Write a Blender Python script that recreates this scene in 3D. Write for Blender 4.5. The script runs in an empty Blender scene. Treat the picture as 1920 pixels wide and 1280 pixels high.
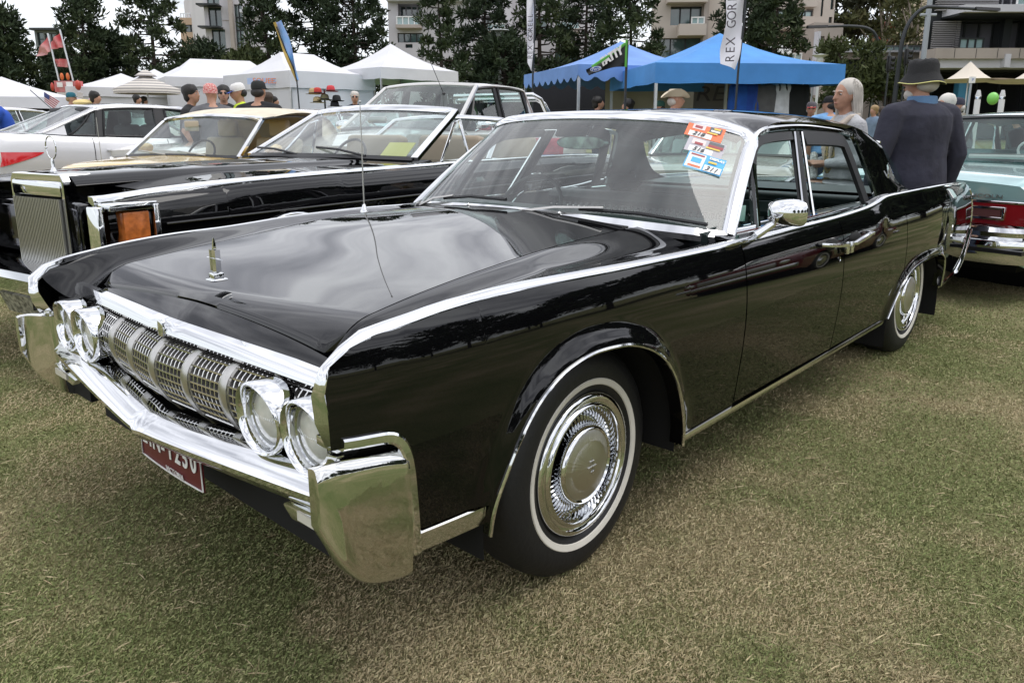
import bpy, bmesh, math, random
import numpy as np
from mathutils import Vector, Matrix, Euler
random.seed(11)
RNG = np.random.default_rng(11)
SC = bpy.context.scene
COL = SC.collection
R = math.radians
PI = math.pi

# ------------------------------------------------------------------ camera
CAM = np.array([-1.71942, -2.17146, 1.33100])
YAW, PITCH, ROLL = 0.744067, -0.226027, -0.001025
FPX, CX, CY = 1446.02, 954.57, 569.90           # solved from the car's known sizes, in pixels of a 1920 wide frame
fw = np.array([math.cos(PITCH)*math.cos(YAW), math.cos(PITCH)*math.sin(YAW), math.sin(PITCH)])
rt = np.cross(fw, [0, 0, 1]); rt /= np.linalg.norm(rt)
upv = np.cross(rt, fw)
RT = rt*math.cos(ROLL)+upv*math.sin(ROLL)
UP = -rt*math.sin(ROLL)+upv*math.cos(ROLL)
cam_data = bpy.data.cameras.new('camera')
cam = bpy.data.objects.new('camera', cam_data)
COL.objects.link(cam)
cam.matrix_world = Matrix(((RT[0], UP[0], -fw[0], CAM[0]), (RT[1], UP[1], -fw[1], CAM[1]), (RT[2], UP[2], -fw[2], CAM[2]), (0, 0, 0, 1)))
cam_data.sensor_width = 36
cam_data.lens = 36*FPX/1920
cam_data.shift_x = (960-CX)/1920
cam_data.shift_y = -(640-CY)/1920
cam_data.clip_start = 0.05
cam_data.clip_end = 3000
SC.camera = cam

# ------------------------------------------------------------------ sky
SUN_EL, SUN_AZ = R(66), R(-48)
world = bpy.data.worlds.new('World'); SC.world = world
world.use_nodes = True
nt = world.node_tree; nt.nodes.clear()
def N(t, **k):
    n = nt.nodes.new(t)
    for a, b in k.items(): setattr(n, a, b)
    return n
out = N('ShaderNodeOutputWorld'); bg = N('ShaderNodeBackground')
bg.inputs['Strength'].default_value = 0.1
sky = N('ShaderNodeTexSky', sky_type='NISHITA', sun_disc=False, sun_elevation=SUN_EL, sun_rotation=R(90)-SUN_AZ)
tc = N('ShaderNodeTexCoord'); sep = N('ShaderNodeSeparateXYZ')
nt.links.new(tc.outputs['Generated'], sep.inputs[0])
az = N('ShaderNodeMath', operation='ABSOLUTE'); nt.links.new(sep.outputs['Z'], az.inputs[0])
ad = N('ShaderNodeMath', operation='ADD'); nt.links.new(az.outputs[0], ad.inputs[0]); ad.inputs[1].default_value = 0.16
dx = N('ShaderNodeMath', operation='DIVIDE'); nt.links.new(sep.outputs['X'], dx.inputs[0]); nt.links.new(ad.outputs[0], dx.inputs[1])
dy = N('ShaderNodeMath', operation='DIVIDE'); nt.links.new(sep.outputs['Y'], dy.inputs[0]); nt.links.new(ad.outputs[0], dy.inputs[1])
cb = N('ShaderNodeCombineXYZ'); nt.links.new(dx.outputs[0], cb.inputs[0]); nt.links.new(dy.outputs[0], cb.inputs[1])
mp = N('ShaderNodeMapping'); nt.links.new(cb.outputs[0], mp.inputs[0])
mp.inputs['Rotation'].default_value = (0, 0, R(35)); mp.inputs['Scale'].default_value = (0.8, 2.1, 1)
ns = N('ShaderNodeTexNoise'); nt.links.new(mp.outputs[0], ns.inputs['Vector'])
ns.inputs['Scale'].default_value = 1.7; ns.inputs['Detail'].default_value = 8; ns.inputs['Roughness'].default_value = 0.56; ns.inputs['Distortion'].default_value = 0.35
rp = N('ShaderNodeValToRGB'); nt.links.new(ns.outputs['Fac'], rp.inputs[0])
e = rp.color_ramp.elements
e[0].position = 0.36; e[0].color = (0.34, 0.35, 0.39, 1)
e[1].position = 0.62; e[1].color = (0.93, 0.95, 0.99, 1)
m1 = rp.color_ramp.elements.new(0.49); m1.color = (0.62, 0.63, 0.68, 1)
sc_ = N('ShaderNodeVectorMath', operation='SCALE'); nt.links.new(rp.outputs[0], sc_.inputs[0]); sc_.inputs['Scale'].default_value = 17.0
# the overcast brightens towards the horizon where the cloud sheet thins
hz = N('ShaderNodeMapRange'); nt.links.new(az.outputs[0], hz.inputs['Value'])
hz.inputs['From Min'].default_value = 0.03; hz.inputs['From Max'].default_value = 0.24; hz.inputs['To Min'].default_value = 1.0; hz.inputs['To Max'].default_value = 0.0
mx0 = N('ShaderNodeMix', data_type='RGBA'); nt.links.new(hz.outputs[0], mx0.inputs['Factor'])
nt.links.new(sc_.outputs[0], mx0.inputs['A']); mx0.inputs['B'].default_value = (9.7, 10.3, 10.6, 1)
mx = N('ShaderNodeMix', data_type='RGBA'); mx.inputs['Factor'].default_value = 0.93
nt.links.new(sky.outputs[0], mx.inputs['A']); nt.links.new(mx0.outputs['Result'], mx.inputs['B'])
nt.links.new(mx.outputs['Result'], bg.inputs['Color']); nt.links.new(bg.outputs[0], out.inputs[0])

sun_data = bpy.data.lights.new('sun', 'SUN'); sun_data.energy = 1.25; sun_data.angle = R(40); sun_data.color = (1, .97, .92)
sun = bpy.data.objects.new('sun', sun_data); COL.objects.link(sun)
sd = Vector((math.cos(SUN_EL)*math.cos(SUN_AZ), math.cos(SUN_EL)*math.sin(SUN_AZ), math.sin(SUN_EL)))
sun.rotation_euler = sd.to_track_quat('Z', 'Y').to_euler(); sun.location = (0, 0, 30)

SC.view_settings.view_transform = 'Standard'
SC.view_settings.look = 'None'
SC.view_settings.exposure = 0.25
SC.view_settings.gamma = 1
SC.view_settings.use_curve_mapping = False
SC.cycles.max_bounces = 8; SC.cycles.transparent_max_bounces = 16
SC.cycles.caustics_reflective = False; SC.cycles.caustics_refractive = False
try: SC.cycles.use_denoising = True
except Exception: pass

# ------------------------------------------------------------------ materials
MATS = {}
def mat(name, col, rough=0.5, metal=0.0, coat=0.0, noise=None, bump=None, emit=None, spec=None, sheen=0.0):
    """noise=(scale, amount[, color2]) mottles the base colour, bump=(scale, strength)"""
    if name in MATS: return MATS[name]
    m = bpy.data.materials.new(name); m.use_nodes = True
    t = m.node_tree; b = t.nodes['Principled BSDF']
    b.inputs['Base Color'].default_value = (*col, 1)
    b.inputs['Roughness'].default_value = rough
    b.inputs['Metallic'].default_value = metal
    b.inputs['Coat Weight'].default_value = coat
    b.inputs['Coat Roughness'].default_value = 0.03
    if spec is not None: b.inputs['Specular IOR Level'].default_value = spec
    if sheen: b.inputs['Sheen Weight'].default_value = sheen
    if emit:
        b.inputs['Emission Color'].default_value = (*emit[0], 1); b.inputs['Emission Strength'].default_value = emit[1]
    tcn = None
    if noise or bump:
        tcn = t.nodes.new('ShaderNodeTexCoord')
    if noise:
        nz = t.nodes.new('ShaderNodeTexNoise'); nz.inputs['Scale'].default_value = noise[0]; nz.inputs['Detail'].default_value = 5
        t.links.new(tcn.outputs['Object'], nz.inputs['Vector'])
        c2 = noise[2] if len(noise) > 2 else tuple(c*(1-noise[1]) for c in col)
        c1 = tuple(min(1, c*(1+noise[1])) for c in col) if len(noise) <= 2 else col
        rr = t.nodes.new('ShaderNodeValToRGB'); rr.color_ramp.elements[0].position = .35; rr.color_ramp.elements[1].position = .65
        rr.color_ramp.elements[0].color = (*c2, 1); rr.color_ramp.elements[1].color = (*c1, 1)
        t.links.new(nz.outputs['Fac'], rr.inputs[0]); t.links.new(rr.outputs[0], b.inputs['Base Color'])
    if bump:
        nb = t.nodes.new('ShaderNodeTexNoise'); nb.inputs['Scale'].default_value = bump[0]; nb.inputs['Detail'].default_value = 4
        t.links.new(tcn.outputs['Object'], nb.inputs['Vector'])
        bp = t.nodes.new('ShaderNodeBump'); bp.inputs['Strength'].default_value = bump[1]; bp.inputs['Distance'].default_value = 0.02
        t.links.new(nb.outputs['Fac'], bp.inputs['Height']); t.links.new(bp.outputs[0], b.inputs['Normal'])
    m.diffuse_color = (*col, 1)
    MATS[name] = m
    return m

def glass(name, tint=(.80, .90, .86), ior=1.6, rough=0.0, sky_veil=0.0):
    if name in MATS: return MATS[name]
    m = bpy.data.materials.new(name); m.use_nodes = True
    t = m.node_tree; t.nodes.clear()
    o = t.nodes.new('ShaderNodeOutputMaterial'); mixn = t.nodes.new('ShaderNodeMixShader')
    tr = t.nodes.new('ShaderNodeBsdfTransparent'); tr.inputs[0].default_value = (*tint, 1)
    gl = t.nodes.new('ShaderNodeBsdfGlossy'); gl.inputs['Roughness'].default_value = rough
    fr = t.nodes.new('ShaderNodeFresnel')
    # thin sheet: the same reflectance from either face
    geo = t.nodes.new('ShaderNodeNewGeometry'); mr = t.nodes.new('ShaderNodeMapRange')
    mr.inputs['To Min'].default_value = ior; mr.inputs['To Max'].default_value = 1/ior
    t.links.new(geo.outputs['Backfacing'], mr.inputs['Value']); t.links.new(mr.outputs[0], fr.inputs['IOR'])
    t.links.new(fr.outputs[0], mixn.inputs[0]); t.links.new(tr.outputs[0], mixn.inputs[1]); t.links.new(gl.outputs[0], mixn.inputs[2])
    if sky_veil:  # pale diffuse mix painted in for the milky sky reflection on windscreens
        df = t.nodes.new('ShaderNodeBsdfDiffuse'); df.inputs[0].default_value = (.55, .58, .56, 1)
        m2 = t.nodes.new('ShaderNodeMixShader'); m2.inputs[0].default_value = sky_veil
        t.links.new(mixn.outputs[0], m2.inputs[1]); t.links.new(df.outputs[0], m2.inputs[2]); t.links.new(m2.outputs[0], o.inputs[0])
    else:
        t.links.new(mixn.outputs[0], o.inputs[0])
    MATS[name] = m
    return m

BLACK = mat('black_paint', (.0025, .0025, .003), rough=.02, spec=.5)
CHROME = mat('chrome', (.74, .75, .76), rough=.045, metal=1)
CHROMEW = mat('chrome_bumper', (.70, .71, .72), rough=.04, metal=1, bump=(5, .02))
SATIN = mat('satin_metal', (.50, .49, .47), rough=.32, metal=1)
RUBBER = mat('rubber', (.012, .012, .013), rough=.6, noise=(9, .35))
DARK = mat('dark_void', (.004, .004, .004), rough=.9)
BLKPL = mat('black_plastic', (.012, .012, .013), rough=.4)
WHITEWALL = mat('whitewall', (.66, .63, .56), rough=.55, noise=(6, .07))
GLASS = glass('car_glass', tint=(.74, .86, .83), ior=1.65)
GLASS_L = glass('clear_glass', tint=(.86, .92, .91), ior=1.5)
LEATHER = mat('dark_green_leather', (.018, .030, .028), rough=.42)
LENS = mat('lamp_lens', (.74, .75, .74), rough=.15, metal=.25, coat=1, noise=(26, .12))

# ------------------------------------------------------------------ mesh helpers
class MB:
    def __init__(s): s.v = []; s.f = []; s.m = []
    def add(s, vs, fs, mi=0):
        o = len(s.v); s.v += [tuple(map(float, p)) for p in vs]
        for f in fs: s.f.append(tuple(i+o for i in f)); s.m.append(mi)
        return s
    def box(s, c, d, rz=0, mi=0, M=None):
        x, y, z = d[0]/2, d[1]/2, d[2]/2
        P = [(-x, -y, -z), (x, -y, -z), (x, y, -z), (-x, y, -z), (-x, -y, z), (x, -y, z), (x, y, z), (-x, y, z)]
        if M is not None: P = [tuple(M @ Vector(p)) for p in P]
        ca, sa = math.cos(rz), math.sin(rz)
        P = [(p[0]*ca-p[1]*sa+c[0], p[0]*sa+p[1]*ca+c[1], p[2]+c[2]) for p in P]
        return s.add(P, [(3, 2, 1, 0), (4, 5, 6, 7), (0, 1, 5, 4), (1, 2, 6, 5), (2, 3, 7, 6), (3, 0, 4, 7)], mi)
    def grid(s, P, mi=0, flip=False, closeu=False):
        P = np.asarray(P, float); n, m = P.shape[:2]; fs = []
        for i in range(n if closeu else n-1):
            i2 = (i+1) % n
            for j in range(m-1):
                q = (i*m+j, i2*m+j, i2*m+j+1, i*m+j+1)
                fs.append(q[::-1] if flip else q)
        return s.add(P.reshape(-1, 3), fs, mi)
    def sweep(s, path, sec, mi=0, up=(0, 0, 1), closed=False, caps=True, scale=None):
        """sec: list of (a,b) -> a along side vector, b along 'up-ish' vector"""
        path = [Vector(p) for p in path]; n = len(path); k = len(sec); rows = []
        for i in range(n):
            a = path[i-1] if (i > 0 or closed) else path[i]; b = path[(i+1) % n] if (i < n-1 or closed) else path[i]
            t = (b-a).normalized()
            u = Vector(up[i]) if (not isinstance(up[0], (int, float))) else Vector(up)
            sd_ = t.cross(u)
            if sd_.length < 1e-5: sd_ = t.cross(Vector((1, 0, .01)))
            sd_.normalize(); u2 = sd_.cross(t)
            kx = scale[i] if scale is not None else 1
            rows.append([path[i]+sd_*(p[0]*kx)+u2*(p[1]*kx) for p in sec])
        vs = [p for r_ in rows for p in r_]; fs = []
        for i in range(n if closed else n-1):
            i2 = (i+1) % n
            for j in range(k):
                j2 = (j+1) % k
                fs.append((i*k+j, i*k+j2, i2*k+j2, i2*k+j))
        if caps and not closed:
            fs.append(tuple(range(k))[::-1]); fs.append(tuple((n-1)*k+j for j in range(k)))
        return s.add(vs, fs, mi)
    def tube(s, path, r, n=8, mi=0, closed=False, up=(0, 0, 1)):
        sec = [(math.cos(2*PI*i/n), math.sin(2*PI*i/n)) for i in range(n)]
        sc2 = r if isinstance(r, (list, tuple, np.ndarray)) else [r]*len(path)
        return s.sweep(path, sec, mi, up=up, closed=closed, scale=sc2)
    def lathe(s, prof, o=(0, 0, 0), axis='z', n=24, mi=0, flip=False):
        """prof list of (r,h)"""
        vs = []; fs = []; k = len(prof)
        for i in range(n):
            a = 2*PI*i/n; c, d = math.cos(a), math.sin(a)
            for r_, h in prof:
                p = (r_*c, r_*d, h)
                if axis == 'y': p = (r_*c, h, r_*d)
                elif axis == 'x': p = (h, r_*c, r_*d)
                vs.append((p[0]+o[0], p[1]+o[1], p[2]+o[2]))
        for i in range(n):
            i2 = (i+1) % n
            for j in range(k-1):
                q = (i*k+j, i2*k+j, i2*k+j+1, i*k+j+1)
                fs.append(q[::-1] if flip else q)
        return s.add(vs, fs, mi)
    def ell(s, c, r_, n=12, m=8, mi=0, M=None):
        prof = [(math.sin(PI*j/m), -math.cos(PI*j/m)) for j in range(m+1)]
        vs = []; fs = []
        for i in range(n):
            a = 2*PI*i/n
            for (q, h) in prof:
                p = Vector((q*math.cos(a)*r_[0], q*math.sin(a)*r_[1], h*r_[2]))
                if M is not None: p = M @ p
                vs.append((p[0]+c[0], p[1]+c[1], p[2]+c[2]))
        k = m+1
        for i in range(n):
            i2 = (i+1) % n
            for j in range(m): fs.append((i*k+j, i2*k+j, i2*k+j+1, i*k+j+1))
        return s.add(vs, fs, mi)
    def cap(s, a, b, ra, rb, n=10, mi=0):
        """tapered capsule"""
        a = Vector(a); b = Vector(b); d = b-a; L = d.length; d = d/max(L, 1e-6)
        pts = [a-d*ra*.98, a-d*ra*.7, a-d*.25*ra, a+d*.3*min(L, ra), b-d*.3*min(L, rb), b+d*.25*rb, b+d*rb*.7, b+d*rb*.98]
        rr = [ra*.2, ra*.71, ra*.97, ra*1.0, rb*1.0, rb*.97, rb*.71, rb*.2]
        u = (0, 0, 1) if abs(d.z) < .9 else (1, 0, 0)
        return s.tube(pts, rr, n, mi, up=u)
    def loft(s, rings, mi=0, caps=True, closed=False):
        k = len(rings[0]); vs = [p for r_ in rings for p in r_]; fs = []; n = len(rings)
        for i in range(n if closed else n-1):
            i2 = (i+1) % n
            for j in range(k):
                j2 = (j+1) % k; fs.append((i*k+j, i*k+j2, i2*k+j2, i2*k+j))
        if caps and not closed: fs.append(tuple(range(k))[::-1]); fs.append(tuple((n-1)*k+j for j in range(k)))
        return s.add(vs, fs, mi)
    def prism(s, poly, off, mi=0):
        poly = [Vector(p) for p in poly]; off = Vector(off)
        return s.loft([[p for p in poly], [p+off for p in poly]], mi)
    def xf(s, fn, start=0):
        for i in range(start, len(s.v)): s.v[i] = tuple(fn(s.v[i]))
        return s
    def build(s, name, mats, parent=None, smooth=True, ang=38, bevel=None, weld=True, recalc=True, loc=None):
        me = bpy.data.meshes.new(name); me.from_pydata(s.v, [], s.f)
        if not isinstance(mats, (list, tuple)): mats = [mats]
        for m_ in mats: me.materials.append(m_)
        if len(mats) > 1: me.polygons.foreach_set('material_index', s.m)
        if weld or bevel or recalc:
            bm = bmesh.new(); bm.from_mesh(me)
            if weld: bmesh.ops.remove_doubles(bm, verts=bm.verts, dist=1e-5)
            if recalc: bmesh.ops.recalc_face_normals(bm, faces=bm.faces)
            if bevel:
                ed = [e_ for e_ in bm.edges if len(e_.link_faces) == 2 and e_.calc_face_angle(0) > R(28)]
                bmesh.ops.bevel(bm, geom=ed, offset=bevel[0], segments=bevel[1], profile=.5, affect='EDGES', clamp_overlap=True)
            bm.to_mesh(me); bm.free()
        if smooth:
            me.shade_smooth()
            me.set_sharp_from_angle(angle=R(ang))
        me.update()
        o = bpy.data.objects.new(name, me); COL.objects.link(o)
        if parent is not None: o.parent = parent
        if loc is not None: o.location = loc
        return o

def thing(name, label, cat, loc=(0, 0, 0), rz=0, group=None):
    o = bpy.data.objects.new(name, None); COL.objects.link(o); o.empty_display_size = .2
    o.location = loc; o.rotation_euler = (0, 0, rz)
    o['label'] = label; o['category'] = cat
    if group: o['group'] = group
    return o
def tag(o, label, cat, group=None):
    o['label'] = label; o['category'] = cat
    if group: o['group'] = group
    return o
def kind(o, k): o['kind'] = k; return o
def dup(o, parent=None, loc=None, rz=None):
    c = o.copy(); COL.objects.link(c)
    if parent is not None: c.parent = parent
    if loc is not None: c.location = loc
    if rz is not None: c.rotation_euler = (0, 0, rz)
    for ch in list(o.children): dup(ch, c)
    return c
def text(name, s_, size, m, parent=None, M=None, depth=0.001, align='CENTER', bold=0.0, shear=0.0, sx=1.0):
    cu = bpy.data.curves.new(name, 'FONT'); cu.body = s_; cu.size = size; cu.extrude = depth; cu.align_x = align; cu.align_y = 'CENTER'
    cu.offset = bold; cu.shear = shear; cu.resolution_u = 3
    tmp = bpy.data.objects.new('tmp', cu); COL.objects.link(tmp)
    dg = bpy.context.evaluated_depsgraph_get()
    me = bpy.data.meshes.new_from_object(tmp.evaluated_get(dg))
    bpy.data.objects.remove(tmp); bpy.data.curves.remove(cu)
    me.name = name; me.materials.clear(); me.materials.append(m)
    mm = (M if M is not None else Matrix()) @ Matrix.Diagonal((sx, 1, 1, 1))
    me.transform(mm)
    o = bpy.data.objects.new(name, me); COL.objects.link(o)
    if parent is not None: o.parent = parent
    return o
def frame(o, x, n):
    """matrix with local X along x, local Z along n, at o"""
    x = Vector(x).normalized(); n = Vector(n).normalized(); y = n.cross(x).normalized(); x = y.cross(n)
    return Matrix(((x[0], y[0], n[0], o[0]), (x[1], y[1], n[1], o[1]), (x[2], y[2], n[2], o[2]), (0, 0, 0, 1)))

def sp(xs, ys):
    """natural cubic spline"""
    xs = np.array(xs, float); ys = np.array(ys, float); n = len(xs); h = np.diff(xs)
    A = np.zeros((n, n)); b = np.zeros(n); A[0, 0] = A[-1, -1] = 1
    for i in range(1, n-1):
        A[i, i-1] = h[i-1]; A[i, i] = 2*(h[i-1]+h[i]); A[i, i+1] = h[i]
        b[i] = 3*((ys[i+1]-ys[i])/h[i]-(ys[i]-ys[i-1])/h[i-1])
    c = np.linalg.solve(A, b)
    def f(x):
        x = np.clip(np.asarray(x, float), xs[0], xs[-1]); i = np.clip(np.searchsorted(xs, x)-1, 0, n-2)
        d = x-xs[i]; B = (ys[i+1]-ys[i])/h[i]-h[i]*(2*c[i]+c[i+1])/3; D = (c[i+1]-c[i])/(3*h[i])
        return ys[i]+B*d+c[i]*d*d+D*d**3
    return f
def pch(xs, ys):
    """monotone cubic"""
    xs = np.array(xs, float); ys = np.array(ys, float); h = np.diff(xs); dl = np.diff(ys)/h; n = len(xs); m = np.zeros(n)
    m[0], m[-1] = dl[0], dl[-1]
    for i in range(1, n-1):
        if dl[i-1]*dl[i] > 0:
            w1, w2 = 2*h[i]+h[i-1], h[i]+2*h[i-1]; m[i] = (w1+w2)/(w1/dl[i-1]+w2/dl[i])
    def f(x):
        x = np.clip(np.asarray(x, float), xs[0], xs[-1]); i = np.clip(np.searchsorted(xs, x)-1, 0, n-2)
        t = (x-xs[i])/h[i]
        return ys[i]*(1+2*t)*(1-t)**2+m[i]*h[i]*t*(1-t)**2+ys[i+1]*t*t*(3-2*t)+m[i+1]*h[i]*t*t*(t-1)
    return f
def spath(pts, n, closed=False):
    """smooth curve through 3-D points, n samples (Catmull-Rom, by chord length)"""
    P = np.array(pts, float)
    d = np.r_[0, np.cumsum(np.linalg.norm(np.diff(P, axis=0), axis=1))]
    t = np.linspace(0, d[-1], n)
    return np.stack([pch(d, P[:, k])(t) for k in range(P.shape[1])], -1)
def sstep(a, b, x):
    t = np.clip((np.asarray(x, float)-a)/(b-a), 0, 1); return t*t*(3-2*t)

def gz(x, y):
    """height of the field: level round the black car, rising gently behind it"""
    s_ = (x-CAM[0])*math.cos(YAW)+(y-CAM[1])*math.sin(YAW)
    r_ = np.clip((x-CAM[0])*math.sin(YAW)-(y-CAM[1])*math.cos(YAW), -9, 9)
    t_ = np.clip(s_, 5.6, 50)-5.6
    return .031*t_*t_/(t_+2.0)-np.where(r_ > 0, .026, .006)*r_*sstep(4.4, 7.5, s_)
CP = math.cos(PITCH)
def at(u, depth, dz=0.0):
    """ground point 'depth' metres out along the view axis in the direction of column u"""
    k = (u-CX)/FPX
    d0 = np.array([math.cos(YAW), math.sin(YAW)]); r0 = RT[:2]
    p = CAM[:2]+depth/CP*d0+k*depth*r0
    return (float(p[0]), float(p[1]), float(gz(p[0], p[1]))+dz)
def zat(v, depth):
    """height above the datum of row v at that depth"""
    return CAM[2]+depth/CP*math.tan(math.atan((CY-v)/FPX)+PITCH)
def hat(u, v, depth):
    """height above the local ground"""
    return zat(v, depth)-at(u, depth)[2]
VIEW = YAW     # heading that points away from the camera
# =================================================================== black four-door sedan (foreground)
# car axes are the scene axes: x runs from nose to tail (0 = front axle), y across (near side negative), z up
hero = thing('classic_sedan', 'long black four-door sedan with full-width grille, twin headlamps and whitewall tyres', 'car')
zs_ = sp([.24, .34, .45, .58, .70, .78, .85, .90, .94, .99], [.945, .957, .970, .982, .985, .980, .970, .957, .938, .915])
dwx = pch([-.95, -.88, -.75, -.5, -.2, .2, 3.0, 3.6, 4.1, 4.5, 4.8], [-.075, -.066, -.045, -.018, -.004, 0, 0, -.016, -.05, -.10, -.15])
def ysec(x, z): return zs_(z)+dwx(x)
ztop = sp([-.892, -.884, -.855, -.81, -.71, -.566, -.37, -.07, .33, .81, 1.24, 1.78, 2.08, 2.24, 2.34, 2.45, 2.60, 2.9, 3.3, 3.82, 4.2, 4.42, 4.52],
          [.820, .852, .880, .897, .916, .932, .942, .938, .932, .929, .931, .934, .942, .950, .960, .974, .978, .978, .976, .968, .955, .93, .90])
AW = pch([-.95, -.75, -.5, -.18, .25, .6, .9], [-.05, -.046, -.042, -.033, -.004, .004, 0])
def warp(p):
    """the far front corner of the car sits a little lower (settled spring)"""
    x, y, z = p
    w = min(1, max(0, (z-.68)/.16))
    if x < .9: z += float(AW(x))*(y+.93)/1.86*w
    return (x, y, z)
def mirror_pts(P): Q = np.array(P, float); Q[..., 1] *= -1; return Q

arch_f = np.array([(-.478, .345), (-.474, .407), (-.443, .501), (-.392, .598), (-.322, .676), (-.216, .728), (-.10, .745), (.024, .737), (.135, .706), (.24, .645), (.325, .55), (.385, .445), (.418, .36), (.428, .30)])
arch_r = np.array([(2.50, .35), (2.545, .42), (2.60, .485), (2.68, .54), (2.80, .583), (2.95, .600), (3.10, .606), (3.26, .601), (3.38, .585), (3.47, .545), (3.52, .48), (3.545, .41), (3.555, .36)])
AF = spath([(a, b, 0) for a, b in arch_f], 60)[:, :2]; AR = spath([(a, b, 0) for a, b in arch_r], 60)[:, :2]
AR = np.array(sorted([tuple(p) for p in AR]+[(xx, float(np.interp(xx, AR[:, 0], AR[:, 1]))) for xx in (2.667, 2.675)]))
zfloor = pch([-.9, .43, 2.5, 4.2, 4.6], [.345, .325, .352, .368, .40])
def arch_dist(x, z):
    d = np.min(np.hypot(AF[:, 0]-x, AF[:, 1]-z)); d2 = np.min(np.hypot(AR[:, 0]-x, AR[:, 1]-z))
    return d, d2
def side_pt(x, z, s, infl=0.0):
    y = float(ysec(x, z))
    d, d2 = arch_dist(x, z)
    y += .024*float(1-sstep(0, .062, d))+.018*float(1-sstep(0, .055, d2))+infl
    y += .012*math.exp(-((x-2.30)/.07)**2-((z-.915)/.035)**2)
    return (x, s*y, z)
def tail_x(z): return float(pch([.30, .37, .42, .47, .56, .64, .75, .86, .905, 1.0], [4.05, 4.16, 4.32, 4.41, 4.49, 4.52, 4.52, 4.49, 4.45, 4.45])(z))
def column(x, zb, zt, n, s):
    t = np.linspace(0, 1, n)
    return [side_pt(x, zb+(zt-zb)*k, s) for k in t]

def fender_panel(s):
    xs = np.r_[np.linspace(-.892, -.755, 16), np.linspace(-.745, -.695, 8), np.linspace(-.69, -.482, 9), AF[:, 0], np.linspace(.436, .814, 10)]
    rows = []
    for i, x in enumerate(xs):
        if x <= -.755: zb = .690-.010*(x+.892)/.14
        elif x < -.69: zb = float(pch([-.755, -.745, -.73, -.715, -.70, -.69], [.679, .674, .655, .615, .50, .432])(x))
        elif x < -.48: zb = .432
        elif x <= .43: zb = AF[i-33, 1]
        else: zb = .326
        zt = float(ztop(x))
        rows.append(column(x, zb, zt, 22, s))
    b = MB().grid(rows)
    # return flange of the wheel opening
    b.grid([[side_pt(a, z, s), (a, s*(abs(side_pt(a, z, s)[1])-.05), z)] for a, z in AF])
    return b
def door_panel(s, x0, x1, zb0, rear=False):
    xs = np.linspace(x0, x1, 26)
    rows = []
    for x in xs:
        xx = x
        zt = float(ztop(x)); zb = .345
        col = column(x, zb, zt-.004, 24, s)
        # rear corner of the rear door follows the wheel opening
        yb = abs(col[-1][1])
        led = [(x, s*(yb-.006), zt+.001), (x, s*(yb-.02), zt+.004), (x, s*.885, zt+.005), (x, s*.872, zt+.008)]
        rows.append(col+led)
    b = MB().grid(rows)
    for xe, k in ((x0, 0), (x1, -1)):
        b.grid([[p, (p[0], p[1]-s*.03, p[2])] for p in rows[k]])
    return b
def rear_door_panel(s):
    xs = np.r_[np.linspace(1.762, 2.498, 22), AR[AR[:, 0] < 2.669][:, 0]]
    rows = []
    for x in xs:
        zt = float(ztop(x)); zb = .348 if x < 2.499 else float(np.interp(x, AR[:, 0], AR[:, 1]))
        col = column(x, zb, zt-.004, 24, s); yb = abs(col[-1][1])
        rows.append(col+[(x, s*(yb-.006), zt+.001), (x, s*(yb-.02), zt+.004), (x, s*.885, zt+.005), (x, s*.872, zt+.008)])
    b = MB().grid(rows)
    for k in (0, -1): b.grid([[p, (p[0], p[1]-s*.03, p[2])] for p in rows[k]])
    return b
def quarter_panel(s):
    ar = AR[AR[:, 0] > 2.672]
    xs = np.r_[ar[:, 0], np.linspace(3.56, 4.45, 24)]
    rows = []
    for i, x in enumerate(xs):
        zb = ar[i, 1] if i < len(ar) else float(zfloor(x))
        zt = float(ztop(x))
        col = []
        for k in np.linspace(0, 1, 24):
            z = zb+(zt-zb)*k
            xx = x+max(0, (x-3.7)/.75)*(tail_x(z)-4.45)
            col.append(side_pt(xx, z, s))
        yb = abs(col[-1][1]); xt = col[-1][0]
        col += [(xt, s*(yb-.008), zt+.004), (xt, s*(yb-.028), zt+.007), (xt, s*(yb-.06), zt+.003), (xt, s*.80, zt-.008)]
        rows.append(col)
    b = MB().grid(rows)
    b.grid([[p, (p[0], p[1]-s*.03, p[2])] for p in rows[0]])
    b.grid([[p, (p[0]-.02, p[1]-s*.05, p[2])] for p in rows[-1]])
    b.grid([[side_pt(a, z, s), (a, s*(abs(side_pt(a, z, s)[1])-.05), z)] for a, z in ar])
    return b
for s in (-1, 1):
    fender_panel(s).xf(warp).build('front_fender', BLACK, hero, ang=50)
    d = door_panel(s, .822, 1.754, .33).build('front_door', BLACK, hero, ang=50)
    d2 = rear_door_panel(s).build('rear_door', BLACK, hero, ang=50)
    quarter_panel(s).build('rear_quarter_panel', BLACK, hero, ang=50)
    # handles: two pulls meet at the centre joint, each over a dished recess
    for dd, xa, xb in ((d, 1.735, 1.50), (d2, 1.785, 2.02)):
        ya = s*.995
        hb = MB()
        hb.sweep([(xa, ya-s*.02, .826), (xa+.02*(1 if xb > xa else -1), ya+s*.012, .828), (xb, ya+s*.014, .852), (xb+.01*(1 if xb > xa else -1), ya-s*.015, .853)], [(-.011, -.008), (.011, -.008), (.011, .008), (-.011, .008)])
        hb.build('handle', CHROME, dd, bevel=(.003, 2))
        MB().ell(((xa+xb)/2, s*.968, .838), (.075, .016, .026), 16, 8).build('handle_recess', DARK, dd)
        MB().box((xa, ya+s*.004, .812), (.032, .018, .05)).build('push_button', CHROME, dd, bevel=(.004, 2))
    MB().lathe([(0, .008), (.009, .006), (.012, 0)], (1.70, s*.984, .765), 'y', 14).xf(lambda p: (p[0], p[1], p[2])).build('door_lock', CHROME, d)
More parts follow.
